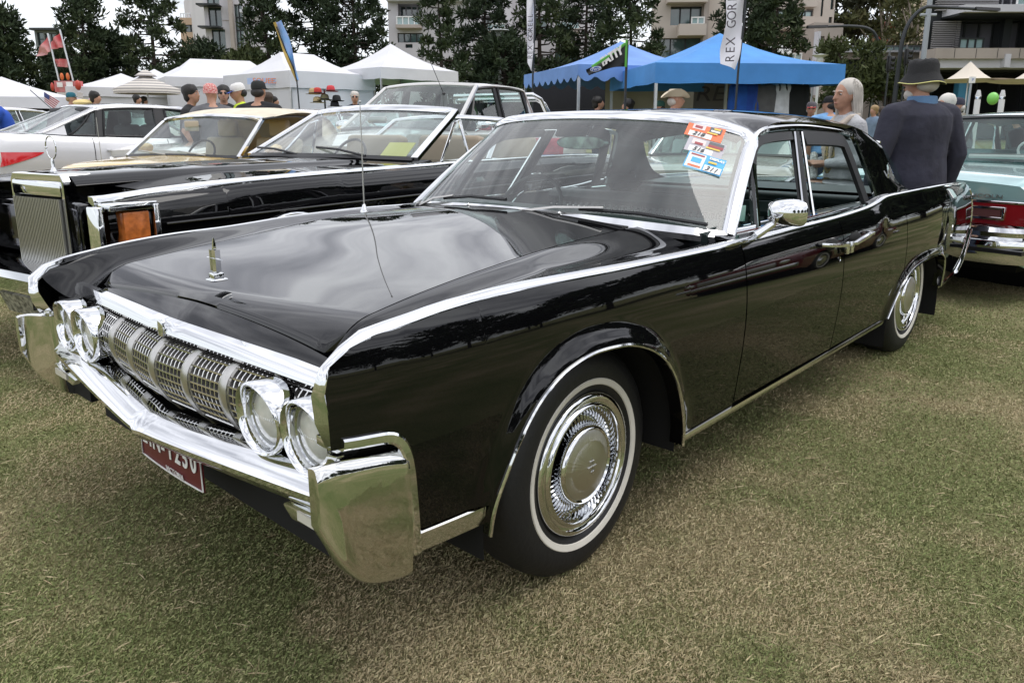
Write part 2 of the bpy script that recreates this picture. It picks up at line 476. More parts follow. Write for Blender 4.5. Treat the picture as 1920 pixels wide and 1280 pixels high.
# ---- bright moulding on the blade of the fenders, down the front corner
def trim_strip(s):
    xs_ = [-.79, -.69, -.55, -.35, -.1, .2, .5, .8, 1.1, 1.45, 1.75, 2.0, 2.2, 2.34, 2.45, 2.6, 3.0, 3.5, 4.0, 4.35]
    front_o = [(-.865, .918, .690), (-.890, .914, .76), (-.897, .913, .822), (-.888, .912, .854), (-.858, .914, .883)]
    front_m = [(-.882, .884, .685), (-.905, .880, .76), (-.909, .886, .824), (-.896, .900, .866), (-.862, .903, .892)]
    front_i = [(-.850, .842, .680), (-.874, .850, .757), (-.887, .866, .820), (-.878, .882, .856), (-.854, .893, .884)]
    o = list(front_o); m_ = list(front_m); i_ = list(front_i)
    for x in xs_:
        zt = float(ztop(x)); y = float(ysec(x, zt))
        o.append((x, y+.003, zt-.006)); m_.append((x, y-.009, zt+.012)); i_.append((x, y-.027, zt+.009))
    n = 90
    O, M_, I = spath(o, n), spath(m_, n), spath(i_, n)
    sg = np.array([1, s, 1])
    rows = [[a*sg, (a*.6+b*.4+np.array([-.001, .002, .003]))*sg, b*sg, (b*.5+c*.5+np.array([0, 0, .003]))*sg, c*sg, (c*.7+a*.3-np.array([-.008, .006, .012]))*sg] for a, b, c in zip(O, M_, I)]
    return MB().loft(rows, caps=True)
for s in (-1, 1): trim_strip(s).xf(warp).build('fender_moulding', CHROME, hero, ang=60)

# ---- hood, cowl and the valleys beside the hood
def vee(y): return .048*(abs(y)/.8)**1.2
zc = sp([-.83, -.65, -.45, -.2, .1, .35, .70, 1.0], [.862, .882, .908, .935, .961, .980, 1.003, 1.02])
ze = sp([-.83, -.75, -.45, -.2, .0, .35, .65, 1.0], [.866, .876, .914, .937, .950, .962, .966, .966])
ysh = pch([-.9, -.72, -.45, .0, .35, .62, 1.0], [.71, .705, .675, .635, .605, .585, .56])
zf = sp([-.87, -.855, -.79, -.69, -.55, -.35, 0, .37, .85, 1.0], [.872, .884, .908, .926, .941, .951, .947, .941, .936, .936])
def top_z(x, y):
    a = abs(y); yv = .775
    zc_, ze_, zf_ = float(zc(x)), float(ze(x)), float(zf(x)); ys = float(ysh(x))
    zv = min(ze_, zf_)-.020
    if a <= ys: z = ze_+(zc_-ze_)*(1-(a/ys)**2)
    elif a < yv:
        h = yv-ys; t_ = (a-ys)/h; m0 = -2*(zc_-ze_)/ys*h
        z = ze_*(1+2*t_)*(1-t_)**2+m0*t_*(1-t_)**2+zv*t_*t_*(3-2*t_)
    else: z = zv+(zf_-zv)*float(sstep(0, 1, (a-yv)/(.918-yv))*.6+.4*(a-yv)/(.918-yv))
    w = 1-float(sstep(.72, .915, a))
    t = max(0, (-.64-(x-.75*vee(min(a, .82))))/.165)
    return z-w*.098*t**2.3
def top_pt(u, y):
    a = abs(y); w = 1-float(sstep(.72, .915, a)); xf = -.803-.075*(1-w); x = xf+(.66-xf)*u
    return x
def shut_front(y): return -.718-.022*(abs(y)/.68)**2
SH = .0028
def hood_grid(kind_):
    rows = []
    if kind_ == 'hood':
        for t in np.r_[np.linspace(0, .25, 22), np.linspace(.27, 1, 40)]:
            row = []
            for q in np.linspace(-1, 1, 41):
                yy = q*.70; x = shut_front(yy)+.004+(.625-shut_front(yy))*t
                y = q*(float(ysh(x))-SH)
                # rounded front corners of the panel
                if t < .06: x += .05*(1-t/.06)**2*max(0, (abs(q)-.93)/.07)**2
                row.append((x, y, top_z(x, y)))
            rows.append(row)
    return rows
hood = MB().grid(hood_grid('hood'))
rows = hood_grid('hood')
hood.grid([[p, (p[0], p[1], p[2]-.03)] for p in rows[0]]); hood.grid([[r_[0], (r_[0][0], r_[0][1], r_[0][2]-.03)] for r_ in rows]); hood.grid([[r_[-1], (r_[-1][0], r_[-1][1], r_[-1][2]-.03)] for r_ in rows])
hood_o = hood.xf(warp).build('hood', BLACK, hero, ang=60)
# nose skin ahead of the hood
rows = []
for t in np.linspace(0, 1, 26):
    row = []
    for q in np.linspace(-1, 1, 41):
        yy = q*.705; x1 = shut_front(yy)-.003
        y = q*.705; x0 = -.803+.75*vee(y); x = x0+(x1-x0)*t
        row.append((x, y, top_z(x, y)))
    rows.append(row)
nose = MB().grid(rows); nose.grid([[p, (p[0]+.006, p[1], p[2]-.03)] for p in rows[-1]])
nose.xf(warp).build('nose_panel', BLACK, hero, ang=60)
for s in (-1, 1):
    rows = []
    for t in np.r_[np.linspace(0, .2, 20), np.linspace(.22, 1, 46)]:
        row = []
        for q in np.linspace(0, 1, 22):
            # from the hood shut line out to the moulding
            x = -.77+(.98+.77)*t
            yin = float(ysh(x))+SH if x > -.76 else .7055
            yo = .918+float(dwx(x))*.45
            y = yin+(yo-yin)*q
            w = 1-float(sstep(.72, .915, y)); x2 = x+(-.033+.75*vee(min(y, .82))-.10*(1-w))*max(0, 1-t*4)
            row.append((x2, s*y, top_z(x2, y)))
        rows.append(row)
    b = MB().grid(rows); b.grid([[r_[0], (r_[0][0], r_[0][1], r_[0][2]-.03)] for r_ in rows])
    b.xf(warp).build('fender_top', BLACK, hero, ang=60)
# cowl grille between hood and windscreen
def ws_base(q): y = q*.868; return np.array([.66+.214*abs(q)**2.4, y, .990-.048*abs(q)**2])
def ws_top(q): y = q*.729; return np.array([1.115+.20*abs(q)**3, y, 1.383-.035*abs(q)**2-.058*abs(q)**7])
rows = []
for t in np.linspace(0, 1, 5):
    rows.append([tuple((1-t)*np.array([.632, q*.59, top_z(.632, q*.59)+.001])+t*(ws_base(q*.68)+np.array([-.035, 0, -.006]))) for q in np.linspace(-1, 1, 31)])
MB().grid(rows).build('cowl_panel', BLACK, hero)
b = MB()
for k in range(7):
    t = .15+.10*k
    pth = [tuple((1-t)*np.array([.632, q*.575, top_z(.632, q*.575)+.004])+t*(ws_base(q*.66)+np.array([-.035, 0, -.003]))) for q in np.linspace(-.98, .98, 15)]
    b.sweep(pth, [(-.0025, -.003), (.0025, -.003), (.0025, .002), (-.0025, .002)])
kind(b.build('cowl_louvres', BLKPL, hero), 'stuff')
for q in (-.35, .35):
    p = ws_base(q)*.5+np.array([.632, q*.59, top_z(.632, q*.59)])*.5
    MB().lathe([(.008, 0), (.008, .010), (.003, .016), (0, .016)], tuple(p), 'z', 10).build('washer_nozzle', CHROME, hero)
# cowl ends and shelf under the side glass
# ---- grille header bar
b = MB()
hs = [(.010, -.022), (-.012, -.026), (-.022, -.014), (-.016, .004), (-.006, .018), (.012, .022)]
rows = []
for y in np.linspace(-.845, .845, 33):
    x0 = -.800+vee(y)*.75; z0 = .772-.006*(abs(y)/.8)**2+.004*(1-min(1, abs(y)/.03))
    rows.append([(x0+a-(.006 if abs(y) < .02 else 0), y, z0+c) for a, c in hs])
b.loft(rows).build('grille_header', CHROME, hero, ang=25)
MB().sweep([(-.822, -.016, .773), (-.822, .016, .773)], [(-.010, -.024), (.010, -.024), (.008, .020), (-.008, .020)], up=(0, 0, 1)).build('header_clasp', CHROME, hero, bevel=(.004, 2))

# ---- grille: thin egg-crate cells bulging forward between broad ribs
gp_ = sp([0, .05, .12, .24, .36, .5, .65, .8, .92, 1.0], [.0, -.028, -.050, -.070, -.076, -.074, -.064, -.046, -.024, -.004])
def gpt(y, t, dd=0.0):
    """point on the grille face: t from top to bottom"""
    return np.array([-.786+vee(y)*1.25+float(gp_(t))*(1-.25*(abs(y)/.8)**2)-dd, y, .748-.222*t])
GRILLE_G = mat('grille_grey', (.27, .26, .25), rough=.42, metal=.6)
GRILLE_E = mat('grille_edge', (.80, .79, .77), rough=.14, metal=1)
gr = thing('grille', '', 'x'); del gr['label']; del gr['category']; gr.parent = hero
b = MB().grid([[tuple(gpt(y, t, -.055)) for t in np.linspace(0, 1, 12)] for y in np.linspace(-.86, .86, 20)])
b.build('backing', DARK, gr)
ribs = [k*.18 for k in range(-4, 5)]
for yr in ribs:
    b = MB(); rows = []
    for t in np.linspace(0.02, 1.02, 18):
        w = .017+.004*math.sin(t*PI); p = gpt(yr, t)
        rows.append([(p[0]+.03, yr-w*.9, p[2]), (p[0]-.004, yr-w, p[2]), (p[0]-.007, yr-w*.35, p[2]+.001), (p[0]-.007, yr+w*.35, p[2]+.001), (p[0]-.004, yr+w, p[2]), (p[0]+.03, yr+w*.9, p[2])])
    b.loft(rows).build('rib', SATIN, gr, ang=30)
edges = [-.845]+ribs+[.845]
for a, c in zip(edges[:-1], edges[1:]):
    ya, yb = a+.021, c-.021
    if yb-ya < .05: continue
    b = MB()
    nv = max(3, int(round((yb-ya)/.0185)))
    for k in range(nv+1):
        y = ya+(yb-ya)*k/nv; big = k in (0, nv)
        rows = []
        for t in np.linspace(.0, 1, 15):
            p = gpt(y, t); w = .0022 if not big else .0035
            rows.append([(p[0]+.024, y-w*.8, p[2]), (p[0], y-w, p[2]), (p[0], y+w, p[2]), (p[0]+.024, y+w*.8, p[2])])
        n0 = len(b.f); b.loft(rows)
        for q in range(n0, len(b.f)): b.m[q] = 1 if (q-n0) % 4 == 1 else 0
    for k in range(10):
        t = .09+k*.094
        rows = []
        for y in (ya, (ya+yb)/2, yb):
            p = gpt(y, t); rows.append([(p[0]+.024, y, p[2]-.0016), (p[0]-.001, y, p[2]-.0019), (p[0]-.001, y, p[2]+.0019), (p[0]+.024, y, p[2]+.0016)])
        n0 = len(b.f); b.loft(rows)
        for q in range(n0, len(b.f)): b.m[q] = 1 if (q-n0) % 4 == 1 else 0
    kind(b.build('cell_mesh', [GRILLE_G, GRILLE_E], gr, smooth=False, weld=False), 'stuff')
# dark valance under the grille with a perforated strip
b = MB().grid([[(-.83+vee(y)*.9, y, .52), (-.85+vee(y)*.9, y, .515), (-.872+vee(y)*.9, y, .53)] for y in np.linspace(-.86, .86, 15)])
b.build('grille_sill', BLKPL, hero)

# ---- headlamps
lampg = mat('lamp_reflector', (.86, .87, .88), rough=.12, metal=1)
def headlamp(y, s):
    cx, cz = -.864+vee(y)*.50, .652
    t = thing('headlamp', '', 'x'); del t['label']; del t['category']; t.parent = hero
    n = 40
    b = MB()
    prof = [(.074, .075), (.078, .035), (.082, .006), (.086, -.004), (.0925, -.008), (.097, -.002), (.0975, .02), (.095, .06)]
    rows = []
    for i in range(n):
        a = 2*PI*i/n; c, d = math.cos(a), math.sin(a)
        brow = -.013*max(0, d)**1.3       # the hood of the bezel juts out over the lamp
        row = []
        for k, (r_, h) in enumerate(prof):
            jut = brow*(1.0 if 2 <= k <= 6 else .35 if k in (1, 7) else 0)
            row.append((cx+h+jut, y+r_*c, cz+r_*d*.96))
        rows.append(row)
    b.grid(rows+[rows[0]])
    b.build('bezel', CHROME, t, ang=50)
    MB().lathe([(.073, .02), (.062, .045), (.045, .068), (.02, .082), (0, .085)], (cx+.04, y, cz), 'x', 28).build('reflector', lampg, t)
    MB().lathe([(.074, .032), (.068, .021), (.05, .012), (.025, .006), (0, .004)], (cx+.004, y, cz), 'x', 32).build('lens', LENS, t)
    bb = MB()
    for k in range(-8, 9):
        yy = k*.0078; h = math.sqrt(max(0, .064**2-yy*yy))
        if h > .01: bb.sweep([(cx+.030, y+yy, cz-h), (cx+.0085+.16*yy*yy/.07, y+yy, cz), (cx+.030, y+yy, cz+h)], [(-.0008, -.0008), (.0008, -.0008), (0, .001)])
    kind(bb.build('lens_flutes', lampg, t, smooth=False, weld=False), 'stuff')
    MB().lathe([(.080, .05), (.080, .034), (.072, .030), (.070, .05)], (cx-.008, y, cz), 'x', 32).build('retaining_ring', CHROME, t)
    return t
for s in (-1, 1):
    for y in (.557, .748): headlamp(s*y, s)

# ---- front bumper blade and the deep wrapped ends
def bx_(y): return -.928+.072*(abs(y)/.87)**1.15
b = MB(); rows = []
prof = [(.10, .026), (.062, .030), (.048, .028), (.020, .014), (.004, .000), (-.003, -.008), (-.002, -.020), (.010, -.036), (.028, -.050), (.05, -.058), (.10, -.058)]
for y in np.linspace(-.93, .93, 61):
    a = abs(y); x0 = bx_(y)-.006*max(0, 1-a/.03); z0 = .506+.046*(a/.87)**1.25; g = 1+.32*(a/.87)**1.5
    rows.append([(x0+p, y, z0+q*g) for p, q in prof])
b.grid(rows).build('front_bumper', CHROMEW, hero, ang=24)
def bumper_end(s):
    xs_ = np.r_[-.946, -.944, -.938, np.linspace(-.930, -.72, 22), -.712, -.706]
    zt_ = pch([-.96, -.93, -.86, -.77, -.72, -.70], [.655, .663, .658, .643, .628, .618]); zb_ = pch([-.96, -.93, -.90, -.868, -.84, -.80, -.72, -.70], [.585, .515, .455, .412, .386, .368, .352, .352])
    rows = []
    for x in xs_:
        y0 = .957-.012*(max(0, -.86-x)/.086)**2.4-.05*max(0, (x+.722)/.016)**2; zt, zb = float(zt_(x)), float(zb_(x)); row = []
        kx = .30+.70*float(sstep(-.93, -.84, x))
        for dy, dz in ((-.10, -.006), (-.06, -.012), (-.022, -.010), (-.006, -.004)): row.append((x, s*(y0+dy*kx), zb+dz))
        for v in np.linspace(.03, .95, 12): row.append((x, s*(y0+.006*math.sin(PI*v)), zb+(zt-zb)*v))
        for dy, dz in ((-.003, -.004), (-.010, .006), (-.024, .012), (-.05, .013), (-.10, .010)): row.append((x, s*(y0+dy*kx), zt+dz))
        rows.append(row)
    b = MB().loft(rows)
    return b
for s in (-1, 1):
    o = bumper_end(s).build('bumper_end', mat('bumper_chrome', (.70, .70, .68), rough=.05, metal=1, bump=(16, .035)), hero, ang=60)
    # bright band framing the bumper end, then the lower chrome edge
    pts = [(-.868, .697), (-.84, .694), (-.79, .690), (-.765, .687), (-.745, .678), (-.728, .658), (-.714, .62), (-.70, .52), (-.682, .375)]
    P = spath([(x, z, 0) for x, z in pts], 40)
    rows = []
    for i, (x, z, _) in enumerate(P):
        a = P[max(0, i-1)]; c = P[min(39, i+1)]; tx, tz = c[0]-a[0], c[1]-a[1]; L = math.hypot(tx, tz); nx, nz = -tz/L, tx/L
        y = float(ysec(x, max(z, .34)))
        rows.append([(x+nx*w, s*(y+h), z+nz*w) for w, h in ((-.014, -.03), (-.013, .006), (-.008, .010), (.008, .010), (.013, .006), (.014, -.03))])
    MB().loft(rows).xf(warp).build('corner_band', CHROME, hero)
    MB().box((-.862, s*.872, .686), (.022, .075, .024)).xf(warp).build('band_return', CHROME, hero, bevel=(.004, 2))
    rows = [[(x, s*(float(ysec(x, z))+o), z) for z, o in ((.372, -.01), (.375, .004), (.40, .009), (.425, .007), (.432, -.01))] for x in np.linspace(-.678, -.468, 9)]
    MB().grid(rows).build('lower_fender_strip', CHROME, hero)
    rows = [[(x, s*(float(ysec(x, z))+o), z) for z, o in ((zz-.034, -.012), (zz-.030, .004), (zz-.014, .010), (zz-.004, .006), (zz, -.01))] for x, zz in ((x, .324+.026*(x-.43)/2.05) for x in np.linspace(.432, 2.48, 24))]
    MB().grid(rows).build('rocker_moulding', mat('rocker_chrome', (.62, .61, .58), rough=.10, metal=1), hero)
    rows = [[(x+.0, s*(float(ysec(x, zz))+o), zz+q) for q, o in ((-.016, -.012), (-.013, .004), (0, .007), (.012, .004), (.014, -.01))] for x, zz in ((x, float(zfloor(x))-.004) for x in np.linspace(3.56, 4.16, 14))]
    MB().grid(rows).build('rear_sill_moulding', CHROME, hero)
    for A, nm in ((AF, 'wheel_arch_moulding'), (AR, 'rear_arch_moulding')):
        pth = [(x, s*(abs(side_pt(x, z, s)[1])+.001), z) for x, z in A]
        MB().tube(pth, .0055, 6).xf(warp).build(nm, CHROME, hero)
    # tail: bright edge and wrapped bumper
    pth = [(tail_x(z)+.004, s*(float(ysec(tail_x(z), z))-.002), z) for z in np.linspace(.90, .62, 16)]
    MB().tube(pth, .006, 8).build('tail_edge_moulding', CHROME, hero)
    rows = []
    for z in np.linspace(.625, .365, 14):
        xx = tail_x(z); y = float(ysec(xx, z)); w = .10+.10*(.625-z)/.26
        rows.append([(xx-w*.55, s*(y+.004), z), (xx-w*.25, s*(y+.022), z), (xx+.01, s*(y+.018), z), (xx+.035, s*(y-.03), z), (xx+.035, s*(y-.12), z)])
    MB().grid(rows).build('rear_bumper_end', CHROME, hero, ang=60)
    # wheel wells and inner bodywork seen past the openings
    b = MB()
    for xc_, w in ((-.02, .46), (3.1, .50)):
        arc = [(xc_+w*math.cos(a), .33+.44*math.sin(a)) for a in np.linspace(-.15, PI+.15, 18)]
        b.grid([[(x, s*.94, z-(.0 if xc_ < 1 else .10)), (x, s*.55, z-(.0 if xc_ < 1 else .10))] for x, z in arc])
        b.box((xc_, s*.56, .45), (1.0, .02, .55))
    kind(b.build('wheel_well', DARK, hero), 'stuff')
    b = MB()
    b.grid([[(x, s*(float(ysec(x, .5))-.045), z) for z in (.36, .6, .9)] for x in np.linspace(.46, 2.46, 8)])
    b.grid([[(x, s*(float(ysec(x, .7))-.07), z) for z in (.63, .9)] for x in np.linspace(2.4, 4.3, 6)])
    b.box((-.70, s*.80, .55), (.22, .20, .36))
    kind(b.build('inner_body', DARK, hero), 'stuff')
MB().box((1.9, 0, .27), (4.4, 1.5, .10)).box((-.5, 0, .36), (.5, 1.5, .14)).box((-.68, 0, .60), (.06, 1.6, .25)).build('underbody', DARK, hero)

# licence plate below the bumper (club permit plate, curved at its lower edge)
PLATE = mat('plate_red', (.11, .008, .014), rough=.4); WHITE = mat('print_white', (.80, .80, .78), rough=.5)
pl = MB()
gx = lambda y: -.868+.16*(y+.06)**2
rows = [[(gx(y), y, .45), (gx(y), y, .385-.02*((y+.06)/.2)**2*0-.0)] for y in np.linspace(-.255, .135, 13)]
pl.loft([[(gx(y), y, .462), (gx(y)+.004, y, .462), (gx(y)+.004, y, .362), (gx(y), y, .362)] for y in np.linspace(-.255, .135, 15)])
plate = pl.build('licence_plate', PLATE, hero)
fr_ = [(gx(y)-.002, y, .364) for y in np.linspace(-.253, .133, 15)]
fr_ = [(gx(-.253)-.002, -.253, .46)]+fr_+[(gx(.133)-.002, .133, .46)]
MB().tube(fr_, .0025, 5).build('plate_border', WHITE, plate)
for i, ch in enumerate('LIN-1250'):
    y = .100-.045*i; n_ = Vector((-1, -.32*(y+.06)*-1, 0))
    text('plate_digit', ch, .085, WHITE, plate, frame((gx(y)-.003, y, .437), (0, -1, 0), (-1, 0, 0)), sx=.82, bold=.002)
text('plate_state', 'VICTORIA', .022, WHITE, plate, frame((gx(-.10)-.004, -.10, .374), (0, -1, 0), (-1, 0, 0)), sx=1.1)
# parking lamps under the bumper
for s in (-1, 1):
    MB().loft([[(-.865+d_, s*y, z) for y, z in ((.66, .475), (.87, .492), (.875, .462), (.70, .447))] for d_ in (0, .05)]).build('parking_lamp', CHROME, hero, bevel=(.006, 2))
    MB().box((-.867, s*.79, .472), (.006, .11, .022)).build('parking_lamp_lens', mat('frosted_lens', (.62, .60, .52), rough=.25), hero)

# hood ornament: upright star in a slim frame on a plinth
oz = .884
b = MB()
b.box((-.648, 0, oz+.012), (.034, .034, .026)); b.box((-.648, 0, oz+.004), (.05, .046, .008))
b.build('ornament_plinth', CHROME, hero, bevel=(.004, 2))
b = MB()
b.loft([[(-.653, q*w, oz+h) for q in (-1, 1)]+[(-.643, q*w, oz+h) for q in (1, -1)] for h, w in ((.026, .012), (.05, .016), (.075, .017), (.092, .013))])
for y in (-.0165, .0165): b.box((-.648, y, oz+.062), (.016, .004, .064))
b.sweep([(-.648, -.050, oz+.066), (-.648, 0, oz+.068), (-.648, .050, oz+.066)], [(-.006, 0), (0, -.003), (.006, 0), (0, .003)], scale=[.2, 1.4, .2])
b.sweep([(-.648, 0, oz+.09), (-.648, 0, oz+.112), (-.648, 0, oz+.128)], [(-.004, -.004), (.004, -.004), (.004, .004), (-.004, .004)], scale=[1.2, .9, .3])
b.build('hood_ornament', CHROME, hero, ang=30)
# aerial on the far fender
MB().lathe([(.02, 0), (.02, .008), (.012, .02), (.008, .035), (.004, .04)], (.50, .80, .936), 'z', 12).build('aerial_base', CHROME, hero)
MB().tube([(.50, .80, .965), (.502, .802, 1.10), (.506, .806, 1.26), (.510, .812, 1.44)], [.0042, .0036, .0026, .0022], 6).ell((.510, .812, 1.442), (.005, .005, .006), 8, 6).build('aerial_mast', SATIN, hero)

# ---- wheels
TREAD = mat('tyre_rubber', (.009, .009, .010), rough=.55, bump=(60, .1))
BRUSHED = mat('brushed_disc', (.66, .65, .62), rough=.38, metal=1)
def hub_wheel(parent, x, y, s, rz=0.0, zc=.352):
    t = thing('wheel', '', 'x', (x, y, zc), rz); del t['label']; del t['category']; t.parent = parent
    f = s   # outward direction
    b = MB()
    b.lathe([(.20, .02*f), (.225, .098*f), (.26, .108*f), (.30, .106*f), (.332, .094*f), (.350, .070*f), (.3555, .04*f), (.356, 0), (.3555, -.04*f), (.350, -.07*f), (.30, -.10*f), (.20, -.08*f)], axis='y', n=72)
    for g in (-.05, -.02, .02, .05): pass
    b.build('tyre', TREAD, t, ang=70)
    MB().lathe([(.242, .1035*f), (.244, .1070*f), (.252, .1095*f), (.261, .1108*f), (.263, .108*f)], axis='y', n=72).build('whitewall_band', WHITEWALL, t)
    b = MB()
    b.lathe([(.221, .088*f), (.221, .100*f), (.214, .108*f), (.203, .110*f), (.196, .104*f), (.189, .103*f), (.183, .111*f), (.178, .112*f), (.174, .104*f), (.171, .065*f)], axis='y', n=72)
    b.lathe([(.121, .062*f), (.122, .098*f), (.118, .112*f), (.112, .115*f), (.107, .110*f)], axis='y', n=60)
    b.build('trim_ring', CHROME, t, ang=50)
    MB().lathe([(.173, .050*f), (.118, .048*f)], axis='y', n=40).build('hub_recess', DARK, t)
    b = MB()
    for k in range(60):
        a = 2*PI*k/60; c, d = math.cos(a), math.sin(a); w = .0022
        pts = []
        for r_, h in ((.120, .094), (.132, .102), (.158, .102), (.173, .094)):
            pts.append((r_, h))
        rows = [[(r_*c-w*q*d*1.0, (h-abs(q)*.010)*f, r_*d+w*q*c) for q in (-1, 0, 1)] for r_, h in pts]
        b.grid(rows)
    kind(b.build('hubcap_vanes', CHROME, t, ang=60), 'stuff')
    b = MB().lathe([(.108, .109*f), (.098, .1135*f), (.06, .121*f), (.03, .1255*f), (.0, .127*f)], axis='y', n=64)
    b.build('hubcap_disc', BRUSHED, t)
    b = MB()
    for q in (-1, 1):
        b.box((q*.009, .1275*f, 0), (.0016, .003, .034)); b.box((0, .1275*f, q*.017), (.018, .003, .0016))
    b.box((0, .1280*f, 0), (.042, .003, .0018)); b.box((0, .1280*f, 0), (.0018, .003, .052))
    b.build('hub_emblem', CHROME, t, smooth=False)
    return t
hub_wheel(hero, 0, -.792, -1, rz=.02); hub_wheel(hero, 0, .792, 1); hub_wheel(hero, 3.2, -.775, -1); hub_wheel(hero, 3.2, .775, 1)
# radial brushing of the hub disc: anisotropic-like variation by angle
def radial_brush(m, r0=.16, r1=.36):
    t_ = m.node_tree; bs = t_.nodes['Principled BSDF']
    tcn = t_.nodes.new('ShaderNodeTexCoord'); sx = t_.nodes.new('ShaderNodeSeparateXYZ'); t_.links.new(tcn.outputs['Object'], sx.inputs[0])
    an = t_.nodes.new('ShaderNodeMath'); an.operation = 'ARCTAN2'; t_.links.new(sx.outputs['Z'], an.inputs[0]); t_.links.new(sx.outputs['X'], an.inputs[1])
    nz = t_.nodes.new('ShaderNodeTexNoise'); nz.noise_dimensions = '1D'; nz.inputs['Scale'].default_value = 9; nz.inputs['Detail'].default_value = 3
    t_.links.new(an.outputs[0], nz.inputs['W'])
    bp = t_.nodes.new('ShaderNodeBump'); bp.inputs['Strength'].default_value = .12; bp.inputs['Distance'].default_value = .01
    t_.links.new(nz.outputs['Fac'], bp.inputs['Height']); t_.links.new(bp.outputs[0], bs.inputs['Normal'])
    bs.inputs['Anisotropic'].default_value = .6
radial_brush(BRUSHED)
# ---- windscreen, roof, pillars
def ws_pt(q, t, out=0.0):
    a, c = ws_base(q), ws_top(q); p = a*(1-t)+c*t
    bul = .045*math.sin(PI*t)*(1-.35*q*q)
    n = np.array([-.64, 0, .77]); return p+n*(bul*.45+out)
rows = [[tuple(ws_pt(q, t)) for t in np.linspace(0.03, .985, 14)] for q in np.linspace(-.985, .985, 40)]
wscr = MB().grid(rows).build('windscreen', glass('windscreen_glass', tint=(.76, .88, .85), ior=1.95, sky_veil=.06), hero)
# bright surround
def surround_path():
    pts = [ws_pt(-1, t) for t in np.linspace(0.0, .93, 12)]
    pts += [ws_pt(q, .985) for q in np.linspace(-.965, .965, 41)]
    pts += [ws_pt(1, t) for t in np.linspace(.93, 0, 12)]
    return np.array(pts)
P = spath(surround_path(), 110)
sec = [(-.026, -.012), (.022, -.010), (.026, .006), (.012, .015), (-.012, .016), (-.026, .006)]
MB().sweep(P, sec, up=[tuple(np.array([-.62, 0, .78])+np.array([0, p[1]*.7, 0])) for p in P]).build('windscreen_surround', CHROME, hero, ang=45)
Pg = np.array([p+np.array([0, -np.sign(p[1])*.030*min(1, abs(p[1])/.6), 0])+np.array([-.010, 0, -.030])*(1 if p[2] > 1.30 else 0) for p in P])
MB().sweep(Pg, [(-.012, -.004), (.012, -.004), (.012, .006), (-.012, .006)], up=(-.6, 0, .8)).build('windscreen_gasket', RUBBER, hero)
Pb = [ws_pt(q, 0)+np.array([-.012, 0, -.004]) for q in np.linspace(-1, 1, 40)]
MB().sweep(Pb, [(-.024, -.012), (.024, -.012), (.020, .010), (-.016, .012)], up=(-.7, 0, .7)).build('windscreen_base_moulding', CHROME, hero)
# roof skin
rail_y = pch([1.30, 1.40, 1.8, 2.3, 2.6, 2.95, 3.0], [.735, .722, .715, .722, .735, .76, .765])
rail_z = sp([1.28, 1.42, 1.8, 2.2, 2.5, 2.75, 2.95, 3.0], [1.293, 1.330, 1.350, 1.345, 1.322, 1.260, 1.190, 1.17])
cen_z = sp([1.10, 1.3, 1.6, 1.9, 2.2, 2.5, 2.7, 2.85, 3.05], [1.385, 1.403, 1.414, 1.416, 1.409, 1.388, 1.345, 1.285, 1.20])
def roof_z(x, q):
    zr, zc2 = float(rail_z(x)), float(cen_z(x))
    return zr+(zc2-zr)*(1-abs(q)**3.4)
rows = []
for t in np.linspace(0, 1, 34):
    row = []
    for q in np.linspace(-1, 1, 41):
        w = ws_top(q); x0 = w[0]+.012; x = x0+(2.815-x0)*t
        y = q*float(rail_y(max(1.3, x)))
        z = roof_z(max(x, 1.12), q)
        k = float(sstep(.0, .14, t)); z = z*k+(w[2]+.006+.05*t)*(1-k) if t < .14 else z
        row.append((x, y, z))
    rows.append(row)
b = MB().grid(rows)
b.grid([[r_[0], (r_[0][0], r_[0][1]+.012, r_[0][2]-.022)] for r_ in rows]); b.grid([[r_[-1], (r_[-1][0], r_[-1][1]-.012, r_[-1][2]-.022)] for r_ in rows])
b.build('roof', BLACK, hero, ang=70)
HEADL = mat('headliner', (.22, .24, .23), rough=.9)
MB().grid([[(p[0], p[1]*.97, p[2]-.03) for p in r_[3:-3]] for r_ in rows[1:-1]]).build('headliner', HEADL, hero)
# C pillars + back light
for s in (-1, 1):
    rows = []
    fr_e = [(2.49, .868, .955), (2.478, .80, 1.115), (2.44, .735, 1.29)]      # rear edge of door frame
    bk_e = [(3.20, .815, .970), (3.00, .800, 1.035), (2.89, .785, 1.13), (2.80, .758, 1.238)]
    A = spath(fr_e, 12); B = spath(bk_e, 12)
    rows = []
    for a, c in zip(A, B):
        row = []
        for t in np.linspace(0, 1, 12):
            p = a*(1-t)+c*t; p = p+np.array([0, .012*math.sin(PI*t), 0]); row.append((p[0], s*p[1], p[2]))
        rows.append(row)
    # upper edge rises to the roof rail
    top = [(x, s*float(rail_y(x)), float(rail_z(x))-.004) for x in np.linspace(2.44, 2.80, 12)]
    rows.append(top)
    MB().grid(rows).build('rear_pillar', BLACK, hero, ang=60)
    p0 = np.array([2.86, s*.79, 1.10])
    b = MB(); M_ = None
    for q in (-1, 1):
        b.box((2.80+q*.010, s*.812, 1.045), (.003, .006, .06)); b.box((2.80, s*.812, 1.045+q*.03), (.02, .006, .003))
    b.box((2.80, s*.813, 1.045), (.05, .006, .004)); b.box((2.80, s*.813, 1.045), (.004, .006, .11))
    b.build('pillar_emblem', CHROME, hero, smooth=False)
rows = [[tuple(np.array([2.825-.01*abs(q)**2, q*.750, roof_z(2.80, q*.98)-.006])*(1-t)+np.array([3.26-.06*q*q, q*.800, .968])*t+np.array([.02*math.sin(PI*t), 0, .01*math.sin(PI*t)])) for t in np.linspace(0, 1, 8)] for q in np.linspace(-1, 1, 21)]
MB().grid(rows).build('rear_window', GLASS, hero)
